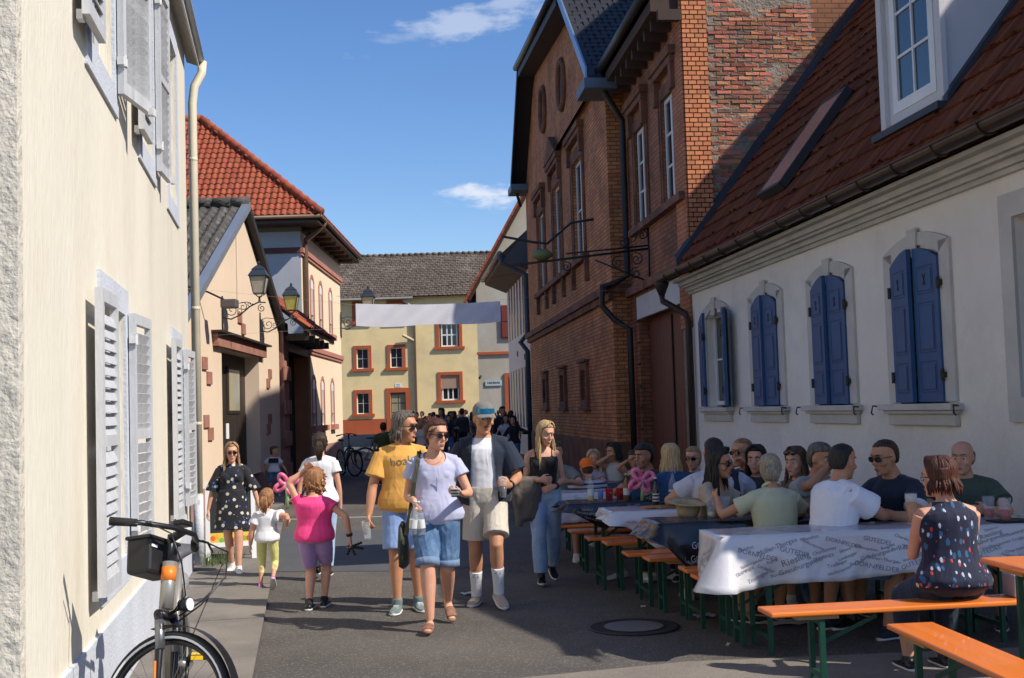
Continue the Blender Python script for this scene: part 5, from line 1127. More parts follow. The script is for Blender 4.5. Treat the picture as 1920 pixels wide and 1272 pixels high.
    # trousers, shorts, skirt
    if bottom:
        mb = MB(); kd = bottom['kind']; off = bottom.get('off', .014)
        if kd in ('trousers', 'shorts'):
            torso(mb, -.13, bottom.get('waist', .20), off*.8, n=8)
            for i, (a, k_, an, fd, pa) in enumerate(legs):
                le = bottom.get('len', .8 if kd == 'shorts' else 1.9); fl = bottom.get('flare', 0)
                pts = [a+up*.02, a.lerp(k_, .4)]; rr_ = [.088*s*lw_+off, .083*s*lw_+off]
                if le <= 1: pts.append(a.lerp(k_, le)); rr_.append((.083-.025*le)*s*lw_+off+fl)
                else:
                    pts += [k_, k_.lerp(an, min(1, (le-1)*.5)), k_.lerp(an, le-1)]; rr_ += [.058*s*lw_+off+fl*.3, .053*s*lw_+off+fl*.6, .040*s*lw_+off*.8+fl]
                p_, r_ = seglerp(pts, rr_, 4); mb.tube(p_, r_, 16)
            bo_ = put(bake(mb, vox, 3, bottom.get('fold', .010), .13, .003), bottom.get('name', kd), bottom['m'], root)
            if bottom.get('cuff'):
                for i, (a, k_, an, fd, pa) in enumerate(legs):
                    le = bottom['len']; c_ = a.lerp(k_, le) if le <= 1 else k_.lerp(an, le-1); d_ = (k_-a).normalized() if le <= 1 else (an-k_).normalized(); r0 = (.083-.025*min(1,le))*s*lw_+off+bottom.get('flare',0)+.005
                    MB().tube([c_-d_*.045, c_-d_*.02, c_+d_*.006], [r0+.001, r0+.002, r0], 20).build('cuff', bottom['cuff'], bo_, smooth=True)
        else:   # skirt part of dress handled by top
            rs = []; n = 10; z1 = bottom['hem']
            for k in range(n+1):
                t = k/n; c = hip_+up*.12*s; c = c.lerp(V((hip_.x, hip_.y+.0, z1)), t); w_ = (.16+(bottom.get('w', .24)-.16)*t)*s*g; rs.append((c, la, fw, w_, w_*.75, w_*.8))
            loft(mb, rs, 24); put(bake(mb, vox, 3, .02, .1, .006), 'skirt', bottom['m'], root)
    if top:
        mb = MB(); off = top.get('off', .013); t0 = top.get('hem', -.04); kd = top.get('kind', 'tee')
        torso(mb, t0, top.get('t1', .985 if kd != 'tank' else .84), off, top.get('loose', .012))
        if sex == 'f' and bust:
            for q in (-1, 1): ell(mb, ringat(.66)[0]+laS*q*.068*s*g+fwS*.068*s*g, (.062*s*bust+off*.8, .055*s*bust+off*.8, .062*s*bust+off*.8), (laS, fwS, up))
        if top.get('skirt'):
            z1 = top['skirt']; rs = []
            for k in range(11):
                t = k/10; c = (hip_+up*.18*s).lerp(V((hip_.x, hip_.y, z1)), t); w_ = (.17+(top.get('skw', .24)-.17)*t)*s*g; rs.append((c, la, fw, w_, w_*.72, w_*.78))
            loft(mb, rs, 24)
        sl_ = top.get('sleeve', .55)
        for i, (a, e_, w_) in enumerate(arms):
            q = -1 if i == 0 else 1
            if kd == 'tank':
                if top.get('t1', .84) < .95:
                    for dd in (fwS, -fwS): mb.tube([ringat(.80)[0]+laS*q*.085*s+dd*.085*s, nb-up*.02*s+laS*q*.095*s+dd*.03*s, nb-up*.012*s+laS*q*.095*s], [top.get('strap', .016)]*3, 8)
                continue
            mb.tube([nb-up*.04*s+laS*q*.035*s, a], [.045*s*ar**.5+off*.8, .055*s*ar**.5+off], 14)
            fl = top.get('sflare', .012)
            if sl_ <= 1: pts = [a-(e_-a).normalized()*.02, a.lerp(e_, sl_*.5), a.lerp(e_, sl_)]; rr_ = [.052*s*ar+off*.8, .051*s*ar+off+fl*.4, .049*s*ar+off+fl]
            else: pts = [a-(e_-a).normalized()*.02, e_, e_.lerp(w_, sl_-1)]; rr_ = [.053*s*ar+off*.8, .043*s*ar+off+fl, .034*s*ar+off+fl]
            p_, r_ = seglerp(pts, rr_, 3); mb.tube(p_, r_, 14)
        nm = top.get('name', 'shirt'); me = bake(mb, vox, 3, top.get('fold', .009), .15, .003)
        nk_ = top.get('neck', .0)
        if nk_:
            c_ = nb+fwS*.075*s+up*.02*s; rx_, rz_ = top.get('neckw', .09)*s, nk_*s
            def fn(p, c_=c_, rx_=rx_, rz_=rz_):
                d = p-c_; return math.sqrt((d.dot(laS)/rx_)**2+(d.dot(fwS)/.085)**2+(d.dot(up)/rz_)**2)-1
            carve(me, fn)
        if top.get('open'):   # open overshirt: front strip removed
            hw_ = top['open']
            def fo(p):
                d = p-nb; x = d.dot(laS); y = d.dot(fwS); z = -d.dot(up)/ (Lt); w2 = hw_*s*(.75+.35*z)
                return 1 if y < .02 else (abs(x-top.get('opx', 0))-w2)
            carve(me, fo)
        info['top'] = put(me, nm, top['m'], root)
        if top.get('collar'):
            cc = nb+up*.012*s+fwS*.01; MB().tube([cc+(laS*math.cos(a_)*.070+fwS*math.sin(a_)*.066)*s+up*(.008-.02*math.sin(a_))*s for a_ in [(.5*PI+(k-10)/10*2.75)+0*PI for k in range(-0,21)]], .012*s, 8).build('collar', top['collar'], root, smooth=True)
        if top.get('trim'):
            for (a, e_, w_) in arms:
                c_ = a.lerp(e_, sl_); d_ = (e_-a).normalized(); MB().tube([c_-d_*.012, c_+d_*.004], [.049*s*ar+off+fl+.002]*2, 18).build('sleeve_trim', top['trim'], root, smooth=True)
    # face
    if detail:
        for q in (-1,1):
            if not glasses or glasses == 'clear':
                mb = MB(); ell(mb, HP(q*.031,.0755,.0045), (.0135*hs,.011*hs,.0085*hs), (hl,hf,hu)); e_ = mb.build('eye', EYEW, root, smooth=True)
                mb = MB(); ell(mb, HP(q*.031,.0835,.0035), (.0062*hs,.0045*hs,.0068*hs), (hl,hf,hu)); mb.build('iris', EYED, e_, smooth=True)
            hm_ = hairmat(hair[1]) if hair else hairmat('brown')
            MB().tube([HP(q*.014,.099,.030), HP(q*.032,.0975,.036), HP(q*.052,.083,.030)], [.0035*hs,.0042*hs,.002*hs], 6).build('eyebrow', hm_, root, smooth=True)
        lipm = mat('lips_'+skin, {'light':(.42,.16,.13),'tan':(.32,.13,.10),'brown':(.24,.10,.08),'pale':(.45,.18,.16),'dark':(.14,.06,.05)}[skin], .45, var=0)
        mb = MB(); ell(mb, HP(0,.0985,-.0645), (.0215*hs,.006*hs,.0042*hs), (hl,hf,hu)); ell(mb, HP(0,.0985,-.0725), (.0195*hs,.0065*hs,.0045*hs), (hl,hf,hu)); mb.build('lips', lipm, root, smooth=True)
    if glasses:
        gm_ = LENS if glasses == 'sun' else mat('glasses_frame', (.03,.02,.02), .3)
        mb = MB()
        for q in (-1,1):
            if glasses == 'sun':
                pts = [HP(q*(.034+.028*math.cos(a_)*(1+.0*math.sin(a_))), .1015-.22*abs(.034+.028*math.cos(a_)-.01)**1.2*.9, .004+.0205*math.sin(a_)) for a_ in [2*PI*k/14 for k in range(14)]]
                i0 = len(mb.v); mb.v += [tuple(p+hf*.003) for p in pts]+[tuple(p-hf*.004) for p in pts]; mb.f.append(tuple(range(i0, i0+14))); mb.f.append(tuple(range(i0+14, i0+28))[::-1]); mb.f += [(i0+k, i0+14+k, i0+14+(k+1) % 14, i0+(k+1) % 14) for k in range(14)]
            else: mb.tube([HP(q*(.034+.026*math.cos(a_)), .099-.15*abs(.034+.026*math.cos(a_)-.01), .003+.019*math.sin(a_)) for a_ in [2*PI*k/14 for k in range(14)]], .002*hs, 6, closed=True)
            mb.tube([HP(q*.061,.090,.010), HP(q*.077,.055,.011), HP(q*.080,.0,.008)], .003*hs, 6)
        mb.tube([HP(-.012,.104,.008), HP(0,.106,.011), HP(.012,.104,.008)], .0025*hs, 6); mb.build('sunglasses' if glasses == 'sun' else 'glasses', gm_, root, smooth=False)
    # hair
    if hair and hair[0] != 'none':
        st, hcN, ln = hair; mb = MB(); rr = random.Random(hash(label) % 1000 if False else len(label)*7+int(H*100))
        thick = 0.0 if st in ('crop',) else .010
        # (z, half width, front, back)
        if st == 'crop': tb = [(-.055,.050,-.035,.082),(-.02,.071,-.02,.094),(.015,.0775,-.005,.1),(.045,.0795,.015,.104),(.064,.0785,.050,.104),(.086,.0735,.0765,.096),(.107,.056,.060,.076),(.122,.030,.030,.044),(.128,.006,.006,.01)]
        elif st == 'short': tb = [(-.075,.050,-.03,.082),(-.04,.072,-.03,.098),(-.005,.0815,-.012,.106),(.03,.084,.005,.112),(.056,.085,.045,.114),(.072,.084,.088,.113),(.092,.080,.096,.108),(.114,.067,.078,.092),(.134,.042,.045,.058),(.142,.012,.012,.02)]
        elif st == 'bald': tb = [(-.06,.055,-.05,.088),(-.03,.0735,-.03,.098),(.0,.0785,-.02,.1),(.03,.078,-.03,.1),(.045,.06,-.05,.094)]
        else: tb = [(-.085,.058,-.02,.085),(-.04,.078,-.01,.104),(-.005,.086,.005,.112),(.03,.087,.015,.118),(.056,.088,.030,.120),(.074,.086,.055,.118),(.092,.080,.083,.113),(.114,.068,.078,.094),(.136,.042,.044,.058),(.143,.012,.012,.02)]
        rs = []
        for z, w_, fr, bk in tb:
            mid = (fr-bk)/2; hh = (fr+bk)/2; rs.append((HP(0, mid, z), hl, hf, w_*hs, hh*hs, hh*hs))
        loft(mb, rs, 20)
        lk = MB(); fine = vox < .0096
        def lock(ang, z_end, r0, out=0., wav=.01, fwd=0., sweep=True):
            # ang: 0 = front, pi = back; falls from the crown
            pts = []; fr0 = abs(math.atan2(math.sin(ang), math.cos(ang))); sg = 1 if math.sin(ang) > 0 else -1
            for i_, (z, w_, fr, bk) in enumerate([t for t in tb[::-1] if t[0] > -.06][:8]):
                a2 = ang
                if sweep and fr0 < 1.15: a2 = sg*(fr0+(1.22-fr0)*min(1, max(0, (.125-z)/.07)))
                ca, sa = math.cos(a2), math.sin(a2); hh_, mid_ = (fr+bk)/2, (fr-bk)/2
                if ca > 0: rf = max(fr, .03+.055*max(0, min(1, z/.05+.2)))
                else: rf = bk
                pts.append(HP(sa*w_*1.0, ca*rf*1.0, z))
            ca, sa = math.cos(a2), math.sin(a2)
            last = pts[-1]; n = 6; outv = (hl*sa+hf*ca).normalized()
            for k in range(1, n+1):
                t = k/n; zz = last.z+(z_end-last.z)*t; p = V((last.x, last.y, 0))+outv*(out*math.sin(t*PI*.6)+wav*math.sin(t*7+ang*5))+hf*fwd*t; pts.append(V((p.x, p.y, zz)))
            lk.tube(pts, [r0*.5]+[r0]*(len(pts)-4)+[r0*.9, r0*.6, r0*.12], 5)
        def many(n, spread, zl, dz, r0, **k_):
            if fine: n, r0 = int(n*3.2), r0*.52
            for k in range(n):
                a_ = PI+(rr.random()-.5)*2*PI*spread; lock(a_, zl+rr.uniform(-dz, dz), r0*rr.uniform(.8,1.25)*hs, **{q: (v*rr.uniform(.4,1.6)) for q, v in k_.items()})
        if st == 'long': many(46, .86, hc.z-ln, .045, .0125, out=.014, wav=.006, fwd=.006)
        elif st == 'bob': many(40, .80, hc.z-ln, .018, .015, out=.020, wav=.005)
        elif st == 'pony':
            pb = HP(0,-.118,.02 if ln < .5 else .05)
            for k in range(30 if fine else 12):
                a_ = rr.uniform(0, 6.28); r_ = .020*rr.random()**.5; o_ = hl*math.cos(a_)*r_+hu*math.sin(a_)*r_*.5; q_ = .6 if fine else 1
                lk.tube([pb+hf*.03+o_, pb+o_*1.2-hf*.015, pb-hf*.035+o_*2-Z*.05, pb-hf*.03+o_*2.2-Z*ln*.6, pb-hf*.015+o_*1.2-Z*ln*(.85+.25*rr.random())], [.012*q_,.013*q_,.013*q_,.011*q_,.002], 5)
            for k in range(14 if fine else 0): a_ = rr.choice((-1,1))*rr.uniform(1.2,1.7); z_ = rr.uniform(-.01,.05); lk.tube([HP(math.sin(a_)*.084, math.cos(a_)*.09, z_), HP(math.sin(a_)*.092, -.04, z_-.01), HP(math.sin(a_)*.06,-.10,.02)], [.003,.004,.003], 4)
        elif st == 'updo':
            for k in range(60):
                a_ = rr.uniform(0, 6.28); q_ = rr.uniform(0, 2.2); c_ = HP(.0,-.080,.070); d_ = hl*math.cos(a_)*math.sin(q_)+hf*math.sin(a_)*math.sin(q_)*.8+hu*math.cos(q_); e2 = V((rr.uniform(-1,1), rr.uniform(-1,1), rr.uniform(-1,1)))*.022
                lk.tube([c_, c_+d_*.045, c_+d_*.062+e2, c_+d_*.045+e2*1.6], [.012,.010,.007,.002], 5)
            for q in (-1,1):
                for k in range(4): lk.tube([HP(q*.05,.07,.075), HP(q*(.082+.004*k),.045-.012*k,.03), HP(q*(.086+.004*k),.03-.015*k,-.03-.012*k)], [.005,.004,.001], 4)
        elif st == 'curly':
            for k in range(260 if fine else 90):
                a_ = PI+rr.uniform(-2.2,2.2); z_ = rr.uniform(-.12,.13); rz_ = .085*math.sqrt(max(.05, 1-(z_/.15)**2)); c_ = HP(math.sin(a_)*rz_, math.cos(a_)*rz_*1.12, z_); e1 = V((rr.uniform(-.022,.022), rr.uniform(-.022,.022), rr.uniform(-.03,.01))); e2 = V((rr.uniform(-.02,.02), rr.uniform(-.02,.02), rr.uniform(-.03,.01)))
                lk.tube([c_, c_+e1, c_+e1+e2], [.010,.008,.003], 5)
        elif st == 'shaggy': many(46, .84, hc.z-ln, .028, .014, out=.016, wav=.008)
        elif st in ('short',):
            for k in range(150 if fine else 0):
                a_ = PI+rr.uniform(-2.6,2.6); z_ = rr.uniform(-.03,.12); rz_ = .083*math.sqrt(max(.02, 1-(max(0,z_-.02)/.125)**2)); fr_ = abs(a_-PI) > 1.6
                if fr_ and z_ < .07: continue
                c_ = HP(math.sin(a_)*rz_, math.cos(a_)*rz_*1.22-.012, z_); d_ = (c_-hc).normalized(); sw = (hl*rr.uniform(-.3,1)+hf*rr.uniform(-.2,.8)-hu*.6)*.022; lk.tube([c_-d_*.004, c_+d_*.007+sw*.5, c_+d_*.006+sw], [.0045,.004,.0012], 4)
        hv = max(vox*.7, .0055)
        me = bake(mb, hv, 1, .008 if st not in ('crop','bald') else .006, .035 if st not in ('crop','bald') else .02)
        if lk.v:
            l2 = lk.mesh('l', True); bm = bmesh.new(); bm.from_mesh(me); bm.from_mesh(l2); bm.to_mesh(me); bm.free(); me.shade_smooth(); bpy.data.meshes.remove(l2)
        put(me, 'hair', hairmat(hcN), root)
    if hat:
        tb = [(.035,.088,.098,.115),(.06,.090,.102,.118),(.09,.086,.098,.112),(.12,.068,.08,.09),(.138,.042,.045,.055),(.144,.01,.01,.02)]; mb = MB(); rs = []
        for z, w_, fr, bk in tb: rs.append((HP(0,(fr-bk)/2,z), hl, hf, w_*hs, (fr+bk)/2*hs, (fr+bk)/2*hs))
        loft(mb, rs, 24); sgn = -1 if hat.get('back') else 1
        pts = []
        bw_ = MB(); n = 10
        for k in range(n+1):
            a_ = -1.15+2.3*k/n; p = (math.sin(a_)*.086, sgn*math.cos(a_)*.1*1, .045); q_ = (math.sin(a_)*.082, sgn*(.10+.075*math.cos(a_*1.2)), .032-.012*abs(math.sin(a_))*1.2); pts.append((HP(*p), HP(*q_)))
        for k in range(n):
            a1, b1 = pts[k]; a2, b2 = pts[k+1]; bw_.prism([a1,b1,b2,a2], hu*.003, -hu*.004)
        h_ = mb.build('cap', hat['m'], root, smooth=True); bw_.build('visor', hat['m'], h_)
        if hat.get('goggles'):
            mb = MB()
            for k in range(16):
                a1 = -1.0+2.0*k/16; a2 = -1.0+2.0*(k+1)/16; r_ = .101
                f_ = lambda a_, z_, rr_=.103: HP(math.sin(a_)*(rr_-.012), math.cos(a_)*rr_, z_)
                w1 = .022*(1-.35*abs(a1)); w2 = .022*(1-.35*abs(a2)); mb.prism([f_(a1,.072-w1), f_(a2,.072-w2), f_(a2,.072+w2), f_(a1,.072+w1)], hf*.004, hf*.0)
            mb.build('mirror_sunglasses', mat('blue_mirror_lens', (.02,.25,.5), .08, metal=.6, spec=.9, var=.2, vscale=30), h_)
    return info
def HW(info, i):
    """world position of a hand's grip point"""
    a, e, w = info['arms'][i]; return info['M'] @ (w+(w-e).normalized()*.075*info['s'])
def print_text(info, txt, size, m, t, x=0., tilt=0., sy=1.0, name='lettering', back=False):
    """flat lettering laid on the chest of the shirt"""
    me = text_mesh(txt, size); ob_ = info['top']; bv = BVHTree.FromPolygons([v.co for v in ob_.data.vertices], [p.vertices[:] for p in ob_.data.polygons]); c = info['ringat'](t)[0]; fw, la, up = info['fw'], info['la'], info['up']
    if back: fw, la = -fw, -la
    bm = bmesh.new(); bm.from_mesh(me); bmesh.ops.triangulate(bm, faces=bm.faces); bmesh.ops.subdivide_edges(bm, edges=bm.edges, cuts=1); bm.to_mesh(me); bm.free()
    R2 = Matrix.Rotation(tilt, 2)
    for v in me.vertices:
        q = R2 @ v.co.xy; p = c+la*(q.x+x)+up*q.y*sy; o_ = p+fw*.5; hit = bv.ray_cast(o_, -fw)
        v.co = (hit[0]+fw*.0035) if hit[0] else p+fw*.13
    me.materials.append(m); o = bpy.data.objects.new(name, me); COL.objects.link(o); o.parent = ob_; return o
# ================================================================== BEER TABLES AND BENCHES
U_ = V((.993,.115,0)); V_ = V((-.115,.993,0)); RZ = math.atan2(.115,.993)
def uvp(u, v, z=0): return U_*u+V_*v+V((0,0,z))
org = mat('orange_lacquer', (.85,.215,.028), .32, var=.09, vscale=3, stretch=(.4,6,6), coat=.4, col2=(.55,.11,.015), c2scale=2.2, c2lo=.55, c2hi=.8, grain=.05, gscale=80)
grn = mat('green_steel', (.012,.07,.045), .42, var=.15, vscale=8, metal=.2)
pine = mat('pine_batten', (.42,.25,.11), .7, var=.2, stretch=(1,8,8))
def leg_frame(parent, x, W, H, brace_to):
    """folding frame: two uprights, foot bar, top bar and a diagonal brace"""
    f = MB(); t = .03
    f.box(x-t/2, x+t/2, -W/2, -W/2+t, .0, H); f.box(x-t/2, x+t/2, W/2-t, W/2, .0, H)
    f.box(x-t/2, x+t/2, -W/2+t, W/2-t, .10, .10+t); f.box(x-t/2, x+t/2, -W/2+t, W/2-t, H-t, H)
    f.build('leg_frame', grn, parent)
    f = MB(); yb = .0 if W < .3 else -W/2+.05
    f.bar((x,yb,H*.62), (brace_to,yb,H-.01), .022, .006, V((0,1,0))); 
    if W > .3: f.bar((x,-yb,H*.62), (brace_to,-yb,H-.01), .022, .006, V((0,1,0)))
    f.build('brace', grn, parent)
    return
def bench(u, v, label, L=2.2, rz=RZ, W=.25, H=.48, name='bench', cat='bench', group='orange beer benches', world=None, tw=.20):
    o = thing(name, label, cat, world or uvp(u, v), rz, group)
    MB().box(0, L, -W/2, W/2, H-.028, H).build('board', org, o, bevel=.009, seg=3)
    for x in (.30, L-.30):
        MB().box(x-.14, x+.10, -W/2+.03, W/2-.03, H-.052, H-.0285).build('batten', pine, o)
        leg_frame(o, x, tw if W < .3 else .40, H-.053, x+(.36 if x < L/2 else -.36))
    return o
B = [(2.15,6.64,'orange bench nearest the camera among the cross rows, lit by the sun'),(2.14,8.08,'orange bench on the far side of the first white table'),(2.16,8.50,'orange bench under the woman in the pale yellow polo'),(2.05,9.20,'orange bench just beyond the large black tablecloth'),
     (1.96,9.55,'orange bench before the second white table'),(1.95,10.38,'orange bench beyond the second white table'),(1.87,10.80,'orange bench before the small black table with the drinks'),(1.82,11.45,'orange bench beyond the small black table with the drinks'),(1.76,12.02,'orange bench in front of the third white table'),(1.50,12.92,'orange bench sticking out farthest left into the street'),(1.9,13.95,'farthest orange bench near the brick wall')]
for u, v, lb in B: bench(u, v, lb)
# right-hand set standing lengthwise
wdir = V((.075,-.997,0)); rzE = math.atan2(wdir.y, wdir.x)
bench(0, 0, 'empty orange bench at the lower right corner running toward the camera', world=V((2.02,6.32,0)), rz=rzE)
tb1 = bench(0, 0, 'bare orange table end at the right edge with a crumpled black cloth on it', name='beer_table', cat='table', group='orange beer tables', world=V((2.72,6.52,0)), rz=rzE, W=.5, H=.78)
T = [(2.23,7.88,'orange beer table under the first white printed cloth'),(2.06,8.90,'orange beer table under the large black cloth'),(1.92,9.98,'orange beer table under the second white cloth'),(1.72,10.95,'orange beer table under the small black cloth with drinks'),(1.80,12.30,'orange beer table under the third white cloth'),(1.97,13.60,'orange beer table under the farthest black cloth')]
for u, v, lb in T: bench(u, v, lb, name='beer_table', cat='table', group='orange beer tables', W=.5, H=.775)
# -------- cloths
def cloth(u, v, label, m, m2, hang, seed, L=2.2, W=.5, Hz=.785, words=True, flare=.05, corner=.10, drop=None, tsize=.05, group='printed oilcloths'):
    o = thing('tablecloth', label, 'tablecloth', uvp(u, v), RZ, group)
    rr = random.Random(seed); x0, x1, y0, y1, r = -.03, L+.03, -W/2-.012, W/2+.012, .03
    # perimeter path: back-left -> front-left -> front-right -> back-right
    P = [(V((x0, y1, 0)), V((-1,0,0)))]; n = 10
    for k in range(1, n): P.append((V((x0, y1+(y0+r-y1)*k/n, 0)), V((-1,0,0))))
    for k in range(7): a = PI+PI/2*k/6; P.append((V((x0+r+r*math.cos(a), y0+r+r*math.sin(a), 0)), V((math.cos(a), math.sin(a), 0))))
    n = 60
    for k in range(1, n): P.append((V((x0+r+(x1-2*r-x0)*k/n, y0, 0)), V((0,-1,0))))
    for k in range(7): a = -PI/2+PI/2*k/6; P.append((V((x1-r+r*math.cos(a), y0+r+r*math.sin(a), 0)), V((math.cos(a), math.sin(a), 0))))
    for k in range(1, 8): P.append((V((x1, y0+r+(y1-y0-r)*k/7, 0)), V((1,0,0))))
    ls = [0]
    for i in range(1, len(P)): ls.append(ls[-1]+(P[i][0]-P[i-1][0]).length)
    sc_ = ls[10]+.02   # arclength at the front left corner
    ph = [rr.uniform(0,6.28) for _ in range(6)]
    def prof(s):
        for i in range(1, len(ls)):
            if ls[i] >= s: t = (s-ls[i-1])/(ls[i]-ls[i-1] or 1); return P[i-1][0].lerp(P[i][0], t), P[i-1][1].lerp(P[i][1], t).normalized()
        return P[-1]
    def S(s, b, off=0):
        """b in 0..1 down the skirt"""
        p, nrm = prof(s); q = s-sc_; hg = hang*(1+.05*math.sin(q*3+ph[0])+.04*math.sin(q*8+ph[1])) if drop is None else drop(q)
        cf = math.exp(-(q/.10)**2); w_ = b**1.2*(flare + corner*cf + .020*math.sin(q*9+ph[2])+.012*math.sin(q*21+ph[3]) + .05*math.exp(-((q-.33)/.16)**2)*math.sin(b*5)) + .006*math.sin(q*40+b*9+ph[4])*b
        return p+nrm*(w_+off)+V((0,0,Hz-hg*b*(1-.0*cf)-.006*(1-b)*0))
    mb = MB(); nb_ = 9; smax = ls[-1]; N_s = 150
    rows = [[S(smax*i/N_s, j/nb_) for j in range(nb_+1)] for i in range(N_s+1)]
    base = 0; mb.v = [tuple(p) for row in rows for p in row]
    for i in range(N_s):
        for j in range(nb_): k = i*(nb_+1)+j; mb.f.append((k, k+1, k+nb_+2, k+nb_+1))
    # top
    def top(x, y): return V((x, y, Hz+.003*math.sin(x*14+ph[1])*math.sin(y*17+ph[2])+.003*MN.noise(V((x*9,y*9,seed)))))
    nx, ny = 44, 10
    i0 = len(mb.v)
    for i in range(nx+1):
        for j in range(ny+1): mb.v.append(tuple(top(x0+(x1-x0)*i/nx, y0+(y1-y0)*j/ny)))
    for i in range(nx):
        for j in range(ny): k = i0+i*(ny+1)+j; mb.f.append((k, k+ny+1, k+ny+2, k+1))
    me = bpy.data.meshes.new('cloth'); me.from_pydata(mb.v, [], mb.f); me.update(); me.shade_smooth(); me.materials.append(m)
    c = bpy.data.objects.new('oilcloth', me); COL.objects.link(c); c.parent = o
    sd = c.modifiers.new('s', 'SOLIDIFY'); sd.thickness = .002
    if words:
        allv, allf = [], []
        WL = ['Riesling','Grauburgunder','Müller-Thurgau','GUTEDEL','Spätburgunder','TRAMINER','Trollinger','Weißburgunder','Chardonnay','Regent','Lemberger','Bacchus','DORNFELDER','Silvaner']
        SZ = {'Riesling':1.5,'Grauburgunder':1.15,'GUTEDEL':1.2,'DORNFELDER':1.1,'Trollinger':1.05,'Müller-Thurgau':1.05}
        if not hasattr(cloth, 'cache'): cloth.cache = {w: text_mesh(w, 1.0) for w in WL}
        k = 0
        def place(fn, a0, a1, b0, b1):
            nonlocal k
            b = b0; row = 0
            while b < b1:
                a = a0+rr.uniform(0,.12)
                while a < a1:
                    w_ = WL[(k*5+row) % len(WL)]; k += 1; sz = tsize*SZ.get(w_, .8)*rr.uniform(.85,1.1); me_ = cloth.cache[w_]; ang = rr.choice((.28,.22,.3,-.45,.25,-.3)); ca, sa = math.cos(ang), math.sin(ang)
                    wd_ = max(v.co.x for v in me_.vertices)*2*sz; i0 = len(allv); ok = True; pts = []
                    for v in me_.vertices:
                        x, y = v.co.x*sz, v.co.y*sz; aa, bb = a+wd_/2+x*ca-y*sa, b-(x*sa+y*ca)
                        if not (a0-.02 <= aa <= a1+.02 and b0-.02 <= bb <= b1) or (b0 > 0 and abs(aa-sc_) < .045): ok = False; break
                        pts.append(fn(aa, bb))
                    if ok:
                        allv.extend(tuple(p) for p in pts); allf.extend(tuple(i0+q for q in p.vertices) for p in me_.polygons)
                    a += wd_*abs(ca)+tsize*.5
                b += tsize*1.15; row += 1
        place(lambda a, b: S(a, min(1, max(0, b/hang)), .0025), .05, sc_+2.15, .03, hang*.97)
        place(lambda a, b: top(a, -b)+V((0,0,.0022)), x0+.05, x1-.3, -y1+.05, -y0-.03)
        mw = bpy.data.meshes.new('printed_words'); mw.from_pydata(allv, [], allf); mw.update(); mw.materials.append(m2)
        w = bpy.data.objects.new('printed_words', mw); COL.objects.link(w); w.parent = c; w['kind'] = 'stuff'
    return o
clw = mat('white_oilcloth', (.60,.585,.61), .22, var=.05, vscale=3, coat=.3, bump=.5, bscale=7); clb = mat('black_oilcloth', (.010,.010,.012), .25, var=.1, coat=.25, bump=.6, bscale=8)
inkd = mat('dark_ink', (.22,.20,.24), .5, var=0); inkw = mat('white_ink', (.36,.36,.38), .5, var=0)
cloth(2.23, 7.88, 'white oilcloth printed with grape names, draped over the first table and catching sunlight', clw, inkd, .33, 3, corner=.14, tsize=.040, drop=lambda q: (.34-.045*max(0,q)+.008*math.sin(q*9)) if q > 0 else .34)
cloth(2.06, 8.90, 'black oilcloth with white grape names bulging down in front of the dark haired woman', clb, inkw, .26, 5, corner=.03, flare=.09, tsize=.05, drop=lambda q: (.12+.24*min(1,max(0,q)/.22)) if q > 0 else .12)
cloth(1.92, 9.98, 'white oilcloth hanging in a long pointed corner on the third table', clw, inkd, .16, 7, corner=.05, flare=.04, tsize=.040, drop=lambda q: (.10+.22*math.exp(-((q-.42)/.2)**2)) if q > 0 else .07)
cloth(1.72, 10.95, 'small black oilcloth with white lettering on the table with the red cups', clb, inkw, .22, 9, flare=.05, tsize=.040, drop=lambda q: (.05+.17*min(1,max(0,q)/.3)) if q > 0 else .06)
cloth(1.80, 12.30, 'white oilcloth on the table behind the blonde walking woman', clw, inkd, .30, 11, tsize=.05)
cloth(1.97, 13.60, 'farthest black oilcloth in front of the boy with the orange cap', clb, inkw, .12, 13, tsize=.05)
cl2 = cloth(4.55, 7.88, 'white oilcloth continuing at the right edge of the picture under the red drinks', clw, inkd, .2, 17, L=1.0, tsize=.045)
bench(4.55, 7.88, 'short end table beside the wall under the right-hand white cloth', L=1.0, name='beer_table', cat='table', group='orange beer tables', W=.5, H=.775)
# crumpled black cloth on the bare table
cc = thing('crumpled_cloth', 'crumpled black and white printed cloth lying on the bare orange table end', 'cloth', V((2.93,6.25,.785)), 0)
mb = MB(); n = 26
for i in range(n+1):
    for j in range(n+1):
        x, y = -.22+.9*i/n, -.55+.62*j/n; h_ = .012+.055*abs(MN.noise(V((x*7,y*7,2))))+.03*abs(MN.noise(V((x*17,y*15,5)))); mb.v.append((x+.02*math.sin(y*20), y+.02*math.sin(x*23), h_ if x > -.16+.04*math.sin(y*19) else h_*.3-.03*max(0,(-.16-x)/.06)))
for i in range(n):
    for j in range(n): k = i*(n+1)+j; mb.f.append((k, k+n+1, k+n+2, k+1))
mb.build('oilcloth', spots('black_white_scribble', (.012,.012,.014), [((.4,.4,.42), .05, .6, 3.0)], scale=22, star=True) if 'spots' in globals() else clb, cc, smooth=True)
